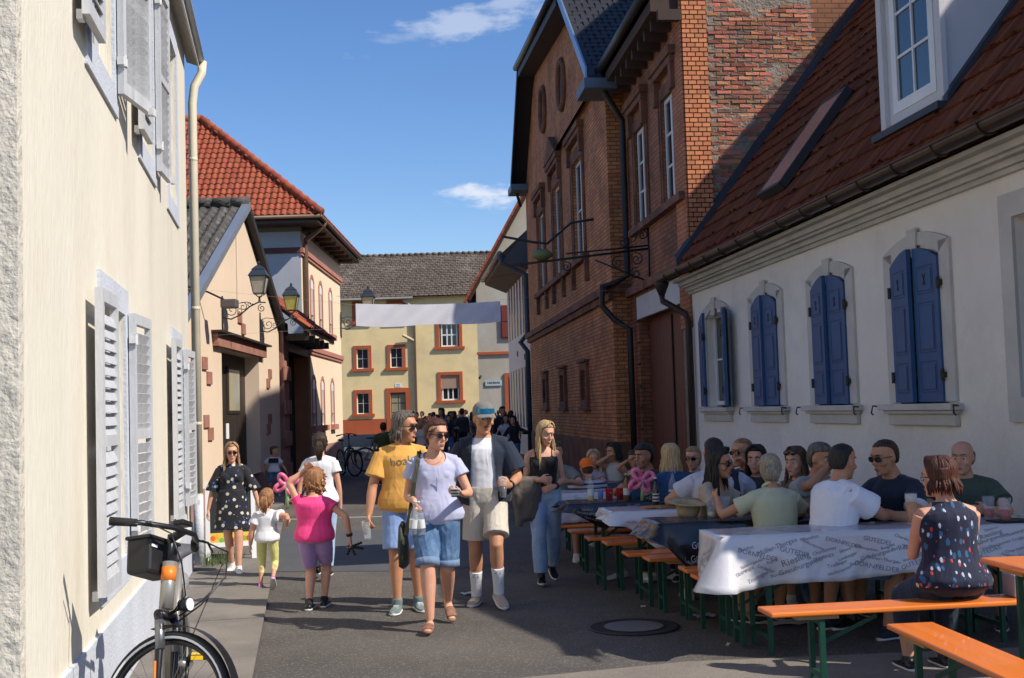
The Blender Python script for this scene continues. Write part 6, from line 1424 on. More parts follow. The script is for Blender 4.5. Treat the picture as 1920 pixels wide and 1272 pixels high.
# ================================================================== WALKERS
COT = lambda n, c, **k: fabric(n, c, **k)
white_tee = fabric('white_cotton', (.70,.70,.73)); denim = fabric('denim_blue', (.055,.12,.24), var=.2, vscale=9, col2=(.14,.24,.38), c2scale=6); paled = fabric('pale_denim', (.27,.38,.55), var=.15, vscale=7, col2=(.40,.50,.64), c2scale=4)
navy = fabric('navy_cloth', (.012,.018,.04)); blackc = fabric('black_cloth', (.010,.010,.012))
beigesh = mat('beige_suede', (.40,.33,.25), .9); tan_s = mat('brown_woven_leather', (.24,.11,.07), .7, var=.3, vscale=40); whs = mat('white_sneaker', (.68,.68,.66), .6); bls = mat('black_leather', (.010,.010,.010), .35); grs = mat('green_grey_sneaker', (.14,.19,.19), .8, var=.3, vscale=20)
W1 = person('woman in a light blue blouse and rolled denim shorts carrying two bottles', (-.63,9.32,0), .06, 1.66, 'f', g=1.19, bust=.62, hip=(0,.02,.845), twist=4,
    feet=((-.065,.24,0,-6,0),(.075,-.26,.012,14,34)), hands=((-.155,.20,.985),(.20,.27,1.03)), elbow=((-.35,-1,-.4),(.45,-1,-.4)), grip=(.75,.7), handdir=((.15,.5,-.8),(-.75,.55,.12)), palm=((.8,.5,0),(0,-.2,1)),
    head=(32,6,2), skin='light', hair=('updo','auburn',0), glasses='sun', top=dict(m=fabric('pale_blue_linen', (.44,.45,.62)), sleeve=.42, sflare=.018, neck=.15, neckw=.105, hem=-.11, loose=.022), bottom=dict(kind='shorts', m=denim, len=.94, flare=.012, cuff=fabric('denim_cuff', (.15,.22,.34))), shoes=dict(m=tan_s, open=1), vox=.0072)
MB().tube([W1['ringat'](.62-.12*k)[0]+W1['fw']*(.132-.006*k+.012*(k == 0))+W1['la']*.006 for k in range(6)], .004, 4).build('button_placket', mat('blouse_seam', (.24,.29,.5), .8), W1['root'])
mb = MB()
for k in range(12):
    t_ = k/11; a_ = -1.2+2.4*t_; mb.tube([W1['nb']+W1['la']*.062*math.sin(a_)+W1['fw']*(.045+.05*math.cos(a_))+V((0,0,-.02-.06*math.cos(a_)))]*1+[W1['nb']+W1['la']*.062*math.sin(a_+.2)+W1['fw']*(.045+.05*math.cos(a_+.2))+V((0,0,-.02-.06*math.cos(a_+.2)))], .0018, 4)
mb.build('necklace', mat('silver', (.6,.6,.6), .3, metal=1), W1['root'])
W2_ = person('man with shaggy grey brown hair in a mustard shirt and light blue shorts', (-.89,10.12,0), .12, 1.72, 'm', g=1.10, hip=(-.06,.0,.875),
    feet=((-.14,.06,0,-10,0),(.05,-.02,0,12,0)), hands=((-.36,.12,.77),(.16,.2,.80)), elbow=((-1,-.8,0),(1,-.6,0)), grip=(.85,.4), handdir=((-.1,.3,-.95),None), palm=((1,.2,0),None),
    head=(58,4,0), skin='tan', hair=('shaggy','grey',.10), glasses='sun', top=dict(m=fabric('mustard_cotton', (.66,.34,.075)), sleeve=.68, sflare=.026, hem=-.10, loose=.03, off=.018), bottom=dict(kind='shorts', m=fabric('sky_blue_cotton', (.22,.33,.60)), len=.86, flare=.03), shoes=dict(m=grs, laces=white_tee), socks=dict(m=grs, h=.05), vox=.0075)
print_text(W2_, 'hoal', .10, mat('grey_print', (.17,.13,.09), .8, var=0), .73, x=-.025, tilt=.10)
W3 = person('man in a grey cap, navy overshirt and beige shorts with a glass in his hand', (-.27,10.26,0), -.02, 1.79, 'm', g=1.08, hip=(-.0,.0,.90),
    feet=((-.11,-.10,0,-10,0),(.10,.12,.01,16,14)), hands=((-.30,.02,.85),(.215,.26,1.02)), elbow=((-.5,-1,0),(.5,-1,-.2)), grip=(.4,.72), handdir=(None,(-.45,.75,.2)), palm=(None,(-.6,-.5,.2)),
    head=(16,6,0), skin='tan', hair=('short','darkbrown',.06), hat=dict(m=fabric('grey_cap_cloth', (.17,.165,.155)), goggles=1), top=dict(m=fabric('navy_linen', (.010,.017,.036)), sleeve=.80, sflare=.03, off=.026, hem=-.12, loose=.03, open=.112, opx=-.005, name='overshirt'), bottom=dict(kind='shorts', m=fabric('beige_cotton', (.55,.50,.42)), len=.80, flare=.03), socks=dict(m=white_tee, h=.22, mark=1), shoes=dict(m=beigesh), vox=.0075)
mb = MB()
rs = [W3['ringat'](-.06+1.03*k/12, .009, .009) for k in range(13)]; loft(mb, rs); put(bake(mb, .008, 3, .009, .15, .003), 'tee', white_tee, W3['root'])
mb = MB(); HP3 = W3['HP']; mb.tube([HP3(-.024,.098,-.056), HP3(0,.106,-.052), HP3(.024,.098,-.056)], [.004,.0085,.004], 6); mb.build('moustache', hairmat('brown'), W3['root'], smooth=True)
W4 = person('blonde woman in a black top and light jeans carrying a grey jacket over her arm', (.26,11.45,0), .10, 1.58, 'f', g=1.04, hip=(.0,.0,.82), feet=((-.07,.16,0,-4,0),(.08,-.24,.01,8,26)), hands=((-.06,.17,.985),(.08,.17,.92)), elbow=((-.6,-1,-.2),(.6,-1,-.2)), grip=(.5,.45), handdir=((.9,.3,.0),(-.85,.2,-.25)), palm=((0,-1,0),(0,-1,0)),
    head=(26,14,4), skin='light', hair=('long','blonde',.30), top=dict(m=blackc, kind='tank', t1=.80, off=.008, hem=.10, loose=0, strap=.008, fold=.004), bottom=dict(kind='trousers', m=paled, len=1.93, flare=.022, off=.012), shoes=dict(m=bls, high=.07), vox=.0075)
W5 = person('woman with long hair and sunglasses in a black floral dress and white sneakers', (-3.03,12.86,0), .12, 1.44, 'f', g=1.08, hip=(0,0,.74), feet=((-.035,-.12,.0,-8,12),(.07,.14,0,10,0)), hands=((-.26,.0,.66),(.29,.0,.66)), elbow=((-1,-.6,0),(1,-.6,0)), grip=(.3,.35),
    head=(10,3,0), skin='light', hair=('long','darkblonde',.25), glasses='sun', top=dict(m=spots('black_floral_print', (.012,.012,.018), [((.03,.09,.36), .17, 1.0, 1), ((.56,.54,.44), .26, 0, 1), ((.30,.2,.03), .07, 0, 1)], scale=14), sleeve=1.02, sflare=.032, off=.014, skirt=.475, skw=.235, name='dress'), shoes=dict(m=whs, laces=mat('lace_grey', (.4,.4,.4), .8)), vox=.0075)
bck = PI
W6 = person('small girl in a white tee and yellow leggings holding a hand', (-2.42,11.66,0), bck+.05, .99, 'c', g=1.05, hip=(0,0,.475), feet=((-.07,-.14,.02,6,38),(.075,.05,0,0,0)), hands=((-.185,.0,.60),(.165,.02,.42)), elbow=((-1,-.8,0),(1,-.8,0)), grip=(.6,.2), handdir=((-.6,.2,.6),None),
    head=(-8,4,0), skin='light', hair=('pony','ginger',.15), top=dict(m=white_tee, sleeve=.50, sflare=.015, off=.014, hem=-.10, loose=.02), bottom=dict(kind='trousers', m=fabric('yellow_leggings', (.62,.60,.22)), len=1.55, flare=0, off=.006, name='leggings'), shoes=dict(m=mat('pink_purple_sneaker', (.42,.16,.46), .6, col2=(.7,.12,.3), c2scale=14, var=.1)), vox=.0065)
W7 = person('girl in a bright pink tee and lilac shorts with one hand on her head', (-1.75,10.40,0), bck-.05, 1.30, 'c', g=1.30, hip=(0,0,.60), feet=((-.055,.10,0,0,0),(.045,-.05,0,4,0)), hands=((-.31,-.02,.60),(.075,.03,1.185)), elbow=((-1,-.5,0),(1,-.1,.2)), grip=(.6,.3), handdir=(None,(-.6,-.3,.5)), palm=(None,(-.3,-1,0)),
    head=(-6,8,0), skin='light', hair=('curly','ginger',0), top=dict(m=fabric('hot_pink_cotton', (.78,.05,.22)), sleeve=.36, sflare=.012, off=.013, hem=-.07, loose=.02), bottom=dict(kind='shorts', m=fabric('lilac_jersey', (.36,.22,.44)), len=.84, flare=.0, off=.010, fold=.004), shoes=dict(m=bls), socks=dict(m=blackc, h=.05), vox=.007)
W8 = person('woman with brown ponytail and white tee walking away, holding the small girl by the hand', (-1.97,12.15,0), bck-.02, 1.49, 'f', g=1.08, hip=(0,0,.80), feet=((-.07,-.1,0,0,0),(.07,.12,0,0,0)), hands=((-.20,.02,.66),(.275,-.03,.60)), elbow=((-1,-.8,0),(1,-.8,0)), grip=(.3,.5),
    head=(6,2,0), skin='light', hair=('pony','darkbrown',.17), top=dict(m=white_tee, sleeve=.40, sflare=.016, off=.014, hem=-.06, loose=.02), bottom=dict(kind='trousers', m=paled, len=1.9, flare=.01), shoes=dict(m=bls), vox=.0085)
W9 = person('boy in a white shirt with a dark print standing in the shade by the gateway', (-5.0,24.9,0), .15, 1.08, 'c', hip=(0,0,.52), hands=((-.2,.0,.52),(.26,.05,.50)), head=(70,0,0), skin='light', hair=('short','brown',0), top=dict(m=white_tee, sleeve=.6, sflare=.02, loose=.03), bottom=dict(kind='shorts', m=denim, len=.9, flare=.01), shoes=dict(m=whs), vox=.014)
MB().box(-.10,.10,-.098,-.085,.70,.80).build('shirt_print', navy, W9['root'], bevel=.01)
W10 = person('man in an olive green shirt with black hair seen from behind near the bicycles', (-3.06,28,0), bck-.2, 1.50, 'm', g=1.1, head=(0,0,0), skin='brown', hair=('short','black',0), top=dict(m=fabric('olive_green_cotton', (.045,.065,.018)), sleeve=.6, sflare=.02), bottom=dict(kind='trousers', m=blackc), shoes=dict(m=bls), vox=.016)
# crowd far down the street, each one a person of their own
darks = [('black',(.012,.012,.014)),('charcoal',(.03,.03,.034)),('dark_navy',(.014,.02,.045)),('dark_olive',(.035,.035,.02)),('grey',(.13,.13,.14)),('white_far',(.55,.55,.56)),('maroon',(.08,.02,.02))]
far = [(770,783,40,0,'short','darkbrown','man with dark hair left of the far crowd'),(790,800,30,5,'long','blonde','blonde woman in white just behind the man in mustard'),(797,779,42,1,'short','black','man in charcoal behind the woman with sunglasses'),(812,771,44,0,'short','black','tall dark man in front of the far car'),(827,770,46,4,'short','darkbrown','man in grey standing by the far car'),(840,776,40,2,'long','black','long haired woman in navy by the far car'),(866,764,42,1,'short','black','man in charcoal partly hidden by the grey cap'),(917,776,43,0,'long','darkbrown','woman in black left of the grey gable house door'),(926,772,40,2,'short','brown','man in navy in front of the street sign'),(934,778,38,6,'short','darkbrown','man in maroon in front of the grey house'),(941,760,36,0,'short','black','tallest man in black by the white house corner'),(948,775,33,5,'long','black','woman in a white top walking by the white house corner'),(957,768,35,1,'short','darkbrown','man in charcoal against the white house'),(963,780,31,0,'long','black','woman in black closest to the shaded white house')]
for i, (px, py, Yd, ci, hs_, hc_, lb) in enumerate(far):
    d_ = _F+(px-960)/FPX*_R+(636-py)/FPX*_U; t_ = Yd/d_.y; z_ = CAMH+d_.z*t_; X_ = d_.x*t_; nm_, c_ = darks[ci]; rr = random.Random(i)
    person(lb+' far down the street', (X_, Yd, 0), rr.uniform(-.6,.6)+(PI if i % 3 == 0 else 0), max(1.55, z_*1.02), 'f' if hs_ == 'long' else 'm', hands=((-.27,rr.uniform(0,.15),.8),(.25,rr.uniform(0,.25),rr.uniform(.8,1.1))), head=(rr.uniform(-30,30),0,0), skin=rr.choice(['light','tan']), hair=(hs_, hc_, .2),
        top=dict(m=fabric(nm_+'_crowd_cloth', c_), sleeve=rr.choice((.5,.6,1.8))), bottom=dict(kind='trousers', m=denim if i % 2 else blackc), shoes=dict(m=bls), vox=.024, detail=False, group='far crowd' if False else None)
rr = random.Random(11)
for i in range(17):
    px, Yd = 772+11.6*i+rr.uniform(-3,3), rr.uniform(37,58)
    d_ = _F+(px-960)/FPX*_R+(636-770)/FPX*_U; X_ = d_.x*Yd/d_.y
    nm_, c_ = darks[rr.choice((0,1,2,3,4,4,6,2))]; fem = rr.random() < .45
    col_ = {'dark_navy':'navy','dark_olive':'olive'}.get(nm_, nm_)
    person('%s in %s, %s of the packed far crowd' % ('long haired woman' if fem else 'short haired man', col_, ['leftmost','second from the left','third from the left','fourth from the left','fifth from the left','sixth from the left','seventh from the left','eighth from the left','at the middle','eighth from the right','seventh from the right','sixth from the right','fifth from the right','fourth from the right','third from the right','second from the right','rightmost'][i]), (X_, Yd, 0), rr.uniform(-3,3), rr.uniform(1.62,1.86), 'f' if fem else 'm', hands=((-.27,rr.uniform(0,.15),.8),(.25,rr.uniform(0,.25),rr.uniform(.8,1.1))), head=(rr.uniform(-30,30),0,0), skin=rr.choice(['light','tan']), hair=('long' if fem else 'short', rr.choice(('black','darkbrown','brown')), .2),
        top=dict(m=fabric(nm_+'_crowd_cloth', c_), sleeve=.6), bottom=dict(kind='trousers', m=blackc), vox=.03, detail=False, group='crowd far down the street')
# ================================================================== SEATED PEOPLE
shortsm = fabric('dark_shorts', (.03,.035,.05))
S1 = person('woman with short auburn hair in a navy top printed with red and white birds', uvp(3.30,6.70), RZ+PI, 1.63, 'f', g=1.24, hip=(0,-.02,.56), lean=6, feet=((-.12,.42,0,0,0),(.12,.40,0,0,0)), hands=((-.08,.30,.80),(.08,.30,.80)), elbow=((-.5,-.6,-1),(.5,-.6,-1)), knee=((-.2,1,.6),(.2,1,.6)), grip=(.6,.7),
    head=(38,4,0), skin='light', hair=('bob','auburn',.085), glasses='clear', top=dict(m=spots('navy_bird_print', (.008,.011,.035), [((.02,.10,.22), .27, .5, 1.9), ((.46,.50,.62), .21, .6, 2.2), ((.55,.05,.02), .17, 2.2, 2.0)], scale=13, star=True), kind='tank', t1=.985, off=.014, hem=-.02, loose=.02), bottom=dict(kind='trousers', m=navy, len=1.6, off=.02), shoes=dict(m=bls), vox=.0072)
S2 = person('man in a white tee with cropped dark hair sitting sideways at the first table', uvp(3.10,8.10), RZ+1.95, 1.74, 'm', g=1.14, hip=(0,0,.57), lean=14, twist=-8, feet=((-.25,.30,0,0,0),(.28,.25,0,0,0)), hands=((-.10,.52,.83),(.22,.56,.83)), elbow=((-1,0,-.8),(1,0,-.8)), knee=((-.5,1,.6),(.5,1,.6)), grip=(.4,.4), handdir=((.3,1,0),(-.2,1,0)), palm=((0,0,-1),(0,0,-1)),
    head=(18,6,0), skin='tan', hair=('crop','black',0), top=dict(m=fabric('bright_white_cotton', (.74,.74,.79)), sleeve=.62, sflare=.02, off=.027, hem=-.06, loose=.02), bottom=dict(kind='shorts', m=denim, len=.9, off=.02), shoes=dict(m=mat('dark_sneaker', (.015,.018,.03), .7)), vox=.0075)
S3 = person('man in a navy polo with white sleeve trim and sunglasses smiling toward the left', uvp(3.80,8.42), RZ-1.05, 1.74, 'm', g=1.1, hip=(0,0,.58), lean=12, feet=((-.25,.35,0,0,0),(.25,.3,0,0,0)), hands=((-.05,.46,.84),(.12,.42,.84)), elbow=((-1,0,-.8),(1,0,-.8)), knee=((-.4,1,.6),(.4,1,.6)), head=(-12,10,0), skin='tan', hair=('crop','darkbrown',0), glasses='sun', top=dict(m=navy, sleeve=.62, sflare=.016, off=.015, trim=white_tee), bottom=dict(kind='shorts', m=shortsm, len=.9), shoes=dict(m=bls), vox=.0085)
S4 = person('bald man in a dark green tee hidden behind the woman with the bird print', uvp(4.33,8.50), RZ-.5, 1.68, 'm', g=1.18, hip=(0,0,.56), lean=6, feet=((-.2,.35,0,0,0),(.2,.3,0,0,0)), hands=((-.15,.42,.84),(.15,.42,.84)), elbow=((-1,0,-.8),(1,0,-.8)), knee=((-.3,1,.6),(.3,1,.6)), head=(-14,4,0), skin='light', hair=('bald','grey',0), top=dict(m=fabric('dark_green_cotton', (.055,.08,.062)), sleeve=.62, sflare=.02, off=.016), bottom=dict(kind='shorts', m=shortsm, len=.9), shoes=dict(m=bls), vox=.009)
S5 = person('grey bearded man drinking, half hidden behind the man in the white tee', uvp(3.44,9.22), RZ+.1, 1.66, 'm', g=1.1, hip=(0,0,.56), lean=6, feet=((-.2,.35,0,0,0),(.2,.3,0,0,0)), hands=((.0,.22,1.13),(.15,.42,.84)), elbow=((-1,0,-.8),(1,0,-.8)), knee=((-.3,1,.6),(.3,1,.6)), grip=(.8,.4), head=(28,6,0), skin='tan', hair=('short','grey',0), glasses=None, top=dict(m=fabric('grey_white_shirt', (.33,.33,.33)), sleeve=.62, sflare=.02, off=.016), bottom=dict(kind='shorts', m=shortsm, len=.9), shoes=dict(m=bls), vox=.009)
S6 = person('woman in a pale yellow polo with a low blonde ponytail seen from behind', uvp(2.88,8.50), RZ+PI+.0, 1.60, 'f', g=1.25, hip=(0,0,.55), lean=10, twist=6, feet=((-.12,.42,0,0,0),(.12,.40,0,0,0)), hands=((-.12,.36,.86),(.34,.34,.93)), elbow=((-1,-.3,-.6),(1,-.2,-.8)), knee=((-.2,1,.6),(.2,1,.6)), grip=(.5,.5), handdir=(None,(.2,.9,.35)), head=(-22,8,0), skin='tan', hair=('pony','greyblonde',.10), top=dict(m=fabric('pale_yellow_cotton', (.50,.49,.32)), sleeve=.52, sflare=.014, off=.015, collar=fabric('pale_yellow_collar', (.55,.54,.42))), bottom=dict(kind='shorts', m=denim, len=.9), shoes=dict(m=mat('khaki_sneaker', (.18,.16,.08), .8)), vox=.008)
S7 = person('woman with long black hair and sunglasses in a beige blouse at the black covered table', uvp(2.58,9.24), RZ+.78, 1.66, 'f', g=1.05, hip=(0,0,.56), lean=8, feet=((-.15,.35,0,0,0),(.15,.3,0,0,0)), hands=((-.02,.32,.90),(.10,.34,.88)), elbow=((-1,-.2,-.6),(1,0,-.8)), knee=((-.2,1,.6),(.2,1,.6)), grip=(.5,.5), handdir=((.5,.7,.2),(-.4,.8,.1)), head=(8,4,-4), skin='tan', hair=('long','black',.30), glasses='sun', top=dict(m=fabric('beige_blouse', (.42,.32,.23)), sleeve=.46, sflare=.02, off=.015, neck=.10, neckw=.06), bottom=dict(kind='shorts', m=shortsm, len=.9), shoes=dict(m=bls), vox=.008)
S8 = person('broad man in a pale tee with a dark sweater over his back', uvp(2.80,9.66), RZ+PI, 1.76, 'm', g=1.25, hip=(0,0,.58), lean=12, feet=((-.2,.4,0,0,0),(.2,.4,0,0,0)), hands=((-.25,.42,.85),(.25,.42,.85)), elbow=((-1,0,-.6),(1,0,-.6)), knee=((-.2,1,.6),(.2,1,.6)), head=(-10,4,0), skin='tan', hair=('crop','black',0), top=dict(m=fabric('pale_blue_white_cotton', (.50,.50,.56)), sleeve=.55, sflare=.02, off=.016), bottom=dict(kind='shorts', m=shortsm, len=.9), shoes=dict(m=whs), vox=.009)
mb = MB(); nb_, la_, up_, fw_ = S8['nb'], S8['la'], S8['up'], S8['fw']
mb.tube([nb_-la_*.16-up_*.05-fw_*.07, nb_-la_*.05-up_*.02-fw_*.09, nb_+la_*.06-up_*.05-fw_*.11, nb_+la_*.14-up_*.14-fw_*.12], [.035,.045,.05,.03], 10); mb.tube([nb_-la_*.12-up_*.05-fw_*.09, nb_-la_*.13-up_*.25-fw_*.13], [.04,.03], 10); put(bake(mb, .009, 2, .01, .06), 'sweater', navy, S8['root'])
S9 = person('man with cropped ginger hair, sunglasses and a navy tee resting his chin on his hand', uvp(3.32,10.40), RZ-1.15, 1.70, 'm', g=1.05, hip=(0,0,.57), lean=8, feet=((-.2,.35,0,0,0),(.2,.3,0,0,0)), hands=((-.02,.20,1.10),(.12,.42,.84)), elbow=((-1,.6,-.8),(1,0,-.8)), knee=((-.3,1,.6),(.3,1,.6)), grip=(.7,.4), head=(4,4,0), skin='tan', hair=('crop','ginger',0), glasses='sun', top=dict(m=fabric('black_navy_cotton', (.010,.013,.022)), sleeve=.6), bottom=dict(kind='shorts', m=shortsm, len=.9), shoes=dict(m=bls), vox=.009)
S10 = person('woman with long brown curls and sunglasses pushed up into her hair in a taupe top', uvp(3.40,9.40), RZ-.75, 1.62, 'f', g=1.1, hip=(0,0,.55), lean=6, feet=((-.15,.35,0,0,0),(.15,.3,0,0,0)), hands=((-.1,.36,.86),(.10,.38,.86)), elbow=((-1,-.2,-.6),(1,0,-.8)), knee=((-.2,1,.6),(.2,1,.6)), head=(-10,2,0), skin='light', hair=('long','brown',.24), top=dict(m=fabric('taupe_cotton', (.12,.09,.07)), sleeve=.6), bottom=dict(kind='trousers', m=denim), shoes=dict(m=bls), vox=.009)
HPs = S10['HP']; mb = MB()
for q in (-1,1): ell(mb, HPs(q*.034,.088,.088), (.028,.012,.02), (S10['hl'],S10['hf'],S10['hu']))
mb.build('sunglasses', LENS, S10['root'], smooth=True)
S11 = person('blonde woman in a blue sweater seen from behind at the fourth table', uvp(2.72,10.78), RZ+PI+.25, 1.62, 'f', g=1.12, hip=(0,0,.56), lean=8, feet=((-.15,.4,0,0,0),(.15,.4,0,0,0)), hands=((-.2,.38,.86),(.2,.38,.86)), elbow=((-1,0,-.6),(1,0,-.6)), knee=((-.2,1,.6),(.2,1,.6)), head=(-12,4,0), skin='light', hair=('long','blonde',.17), top=dict(m=fabric('blue_knit', (.012,.055,.16)), sleeve=1.85, off=.02), bottom=dict(kind='trousers', m=navy), shoes=dict(m=whs), vox=.009)
S12 = person('woman with tied back blonde hair and black sunglasses peeking between the sitting men', uvp(3.06,11.40), RZ-.4, 1.52, 'f', hip=(0,0,.55), lean=4, feet=((-.15,.35,0,0,0),(.15,.3,0,0,0)), hands=((-.1,.36,.86),(.10,.38,.86)), knee=((-.2,1,.6),(.2,1,.6)), head=(-8,2,0), skin='light', hair=('pony','darkblonde',.1), glasses='sun', top=dict(m=blackc, sleeve=.6), bottom=dict(kind='trousers', m=denim), shoes=dict(m=bls), vox=.010)
S13 = person('dark haired man in a dark brown shirt looking left behind the balloon flower', uvp(2.66,11.48), RZ-.95, 1.62, 'm', g=1.12, hip=(0,0,.55), lean=8, feet=((-.2,.3,0,0,0),(.2,.3,0,0,0)), hands=((-.1,.38,.86),(.14,.36,.86)), elbow=((-1,0,-.6),(1,0,-.6)), knee=((-.3,1,.6),(.3,1,.6)), head=(-6,4,0), skin='brown', hair=('short','black',0), top=dict(m=fabric('dark_brown_cloth', (.022,.018,.012)), sleeve=.7), bottom=dict(kind='shorts', m=shortsm, len=.9), shoes=dict(m=whs), vox=.010)
S14 = person('child in an orange cap worn backwards and a navy and white striped shirt', uvp(2.30,13.05), RZ+PI, 1.12, 'c', g=1.2, hip=(0,0,.54), feet=((-.08,.3,.1,0,0),(.08,.3,.1,0,0)), hands=((-.15,.25,.80),(.15,.25,.80)), elbow=((-1,0,-.6),(1,0,-.6)), knee=((-.2,1,.5),(.2,1,.5)), head=(0,6,0), skin='light', hair=('crop','brown',0), hat=dict(m=fabric('orange_cap_cloth', (.85,.17,.01)), back=1), top=dict(m=stripes('navy_white_stripes', (.5,.5,.52), (.02,.03,.12), .05, .42), sleeve=.6, sflare=.02), bottom=dict(kind='shorts', m=shortsm, len=.9), shoes=dict(m=whs), vox=.011)
S15 = person('blonde girl with crossed arms in a lilac tee standing by the brick wall', uvp(2.76,15.2), .1, 1.13, 'c', hip=(0,0,.55), hands=((.06,.14,.72),(-.06,.16,.70)), elbow=((-1,.2,-.3),(1,.2,-.3)), head=(-6,6,0), skin='light', hair=('long','blonde',.22), top=dict(m=fabric('lilac_white_tee', (.36,.32,.42)), sleeve=.6), bottom=dict(kind='shorts', m=denim, len=.8), shoes=dict(m=whs), vox=.011)
S16 = person('girl in a white top and mint green skirt with a hand at her mouth', uvp(3.02,15.1), -.5, 1.22, 'c', hip=(0,0,.60), hands=((-.02,.16,1.02),(.16,.05,.55)), elbow=((-1,0,-.6),(1,0,-.3)), head=(-30,0,0), skin='tan', hair=('shaggy','black',.08), top=dict(m=fabric('offwhite_top', (.42,.42,.40)), sleeve=.3, kind='tank', t1=.985), bottom=dict(kind='skirt', hem=.32, w=.22, m=fabric('mint_skirt', (.16,.30,.20))), shoes=dict(m=whs), vox=.012)
S17 = person('child in a white top lifting both hands to the face beside the gate', uvp(3.18,14.7), -.2, 1.12, 'c', hip=(0,0,.55), hands=((-.07,.12,.98),(.09,.10,1.06)), elbow=((-1,.1,-.6),(1,.1,-.2)), head=(10,0,0), skin='tan', hair=('short','darkbrown',0), top=dict(m=fabric('offwhite_top', (.42,.42,.40)), sleeve=.3, kind='tank', t1=.985), bottom=dict(kind='shorts', m=blackc), shoes=dict(m=whs), vox=.012)
S18 = person('person in a grey green shirt sitting in the dark behind the blonde walking woman', uvp(1.98,13.2), RZ-.2, 1.60, 'm', hip=(0,0,.55), feet=((-.2,.3,0,0,0),(.2,.3,0,0,0)), hands=((-.1,.38,.86),(.14,.36,.86)), knee=((-.3,1,.6),(.3,1,.6)), head=(0,0,0), skin='light', hair=('short','brown',0), top=dict(m=fabric('grey_green_cloth', (.16,.18,.17)), sleeve=.7), bottom=dict(kind='shorts', m=shortsm, len=.9), shoes=dict(m=whs), vox=.012)
S19 = person('dark haired person in a grey tee partly hidden behind the yellow polo', uvp(3.17,9.82), RZ-.2, 1.62, 'f', hip=(0,0,.55), feet=((-.2,.3,0,0,0),(.2,.3,0,0,0)), hands=((-.1,.38,.86),(.14,.36,.86)), knee=((-.3,1,.6),(.3,1,.6)), head=(-20,0,0), skin='light', hair=('long','black',.2), top=dict(m=fabric('charcoal_tee', (.04,.04,.045)), sleeve=.7), bottom=dict(kind='shorts', m=shortsm, len=.9), shoes=dict(m=whs), vox=.012)
# ================================================================== THINGS HELD AND THINGS ON THE TABLES
paper = mat('label_paper', (.62,.62,.60), .6, var=.05)
def bottle(label, loc, Hb=.24, r=.032, liquid=None, gm=None, lab=paper, cap=(.5,.5,.5), rot=None, group=None, tip=0):
    o = thing('bottle', label, 'bottle', loc, 0, group)
    if rot: o.rotation_euler = rot
    p = [(r*.85,0),(r,.008),(r,Hb*.58),(r*.75,Hb*.70),(r*.42,Hb*.80),(r*.38,Hb*.95),(r*.46,Hb*.955),(r*.46,Hb*.985),(r*.2,Hb)]
    MB().lathe(p, n=18).build('glass', gm or clear, o, smooth=True)
    if liquid: MB().lathe([(r*.78,.006),(r*.90,.012),(r*.90,Hb*liquid[1])], n=16).build('drink', mat('drink_'+liquid[0], liquid[2], .15), o, smooth=True)
    if lab: MB().lathe([(r*1.02,Hb*.20),(r*1.02,Hb*.46)], n=18, cap=False).build('paper_label', lab, o, smooth=True)
    if cap: MB().lathe([(r*.48,Hb*.95),(r*.5,Hb),(r*.3,Hb*1.01)], n=12).build('cap', mat('bottle_cap_%d' % int(cap[0]*100), cap, .4), o, smooth=True)
    return o
def tumbler(label, loc, Hg=.14, r=.035, fill=None, cat='glass', rot=None, foam=False):
    o = thing('drinking_glass', label, cat, loc, 0)
    if rot: o.rotation_euler = rot
    MB().lathe([(r*.72,0),(r*.75,.008),(r,Hg),(r*.93,Hg),(r*.68,.012),(.001,.012)], n=20, cap=False).build('glass', clear, o, smooth=True)
    if fill: MB().lathe([(.001,.011),(r*.70,.012),(r*(.73+.22*fill[1]),Hg*fill[1]),(.001,Hg*fill[1])], n=18, cap=False).build('drink', mat('drink_'+fill[0], fill[2], .12), o, smooth=True)
    if foam: MB().lathe([(r*.9,Hg*fill[1]),(r*.92,Hg*.96),(.001,Hg*.97)], n=18).build('foam', mat('beer_foam', (.65,.6,.5), .8), o, smooth=True)
    return o
h1 = HW(W1, 0)
bottle('left one of two clear bottles with white labels hanging from the walking woman\'s hand', h1+V((-.035,-.02,-.24)), .25, .031, rot=(.05,.10,0))
bottle('right one of two clear bottles with white labels hanging from the walking woman\'s hand', h1+V((.035,-.01,-.245)), .25, .031, rot=(.0,-.10,0))
h2 = HW(W1, 1)
cup = thing('food_cup', 'small black and white striped ice cream cup with a white spoon in the woman\'s hand', 'cup', h2+V((-.03,-.015,-.02)))
MB().lathe([(.028,0),(.038,.06),(.040,.062),(.035,.062),(.03,.05),(.001,.05)], n=20).build('bowl', stripes('cup_stripes', (.6,.6,.6), (.03,.03,.03), .022, .4), cup, smooth=True); MB().bar((0,0,.04), (-.07,-.02,.11), .014, .003).build('spoon', whs, cup)
tumbler('empty clear tumbler held low by the man in the mustard shirt', HW(W2_, 0)+V((-.0,-.02,-.12)), .15, .037, rot=(.15,-.1,0))
tumbler('tall glass held by the man in the cap and navy overshirt', HW(W3, 1)+V((-.03,-.02,-.07)), .17, .036, fill=('dark_cola',.55,(.03,.015,.01)))
for inf, i, lb in ((W3,1,'black wristwatch on the man in the navy overshirt'),(W4,1,'black wristwatch on the blonde woman'),(W7,0,'dark watch on the wrist of the girl in pink')):
    a, e_, w_ = inf['arms'][i]; d_ = (w_-e_).normalized(); c_ = w_-d_*.025; MB().tube([c_-d_*.012, c_+d_*.012], .0335*inf['s']+.004, 16).build('wristwatch', bls, inf['root'], smooth=True)
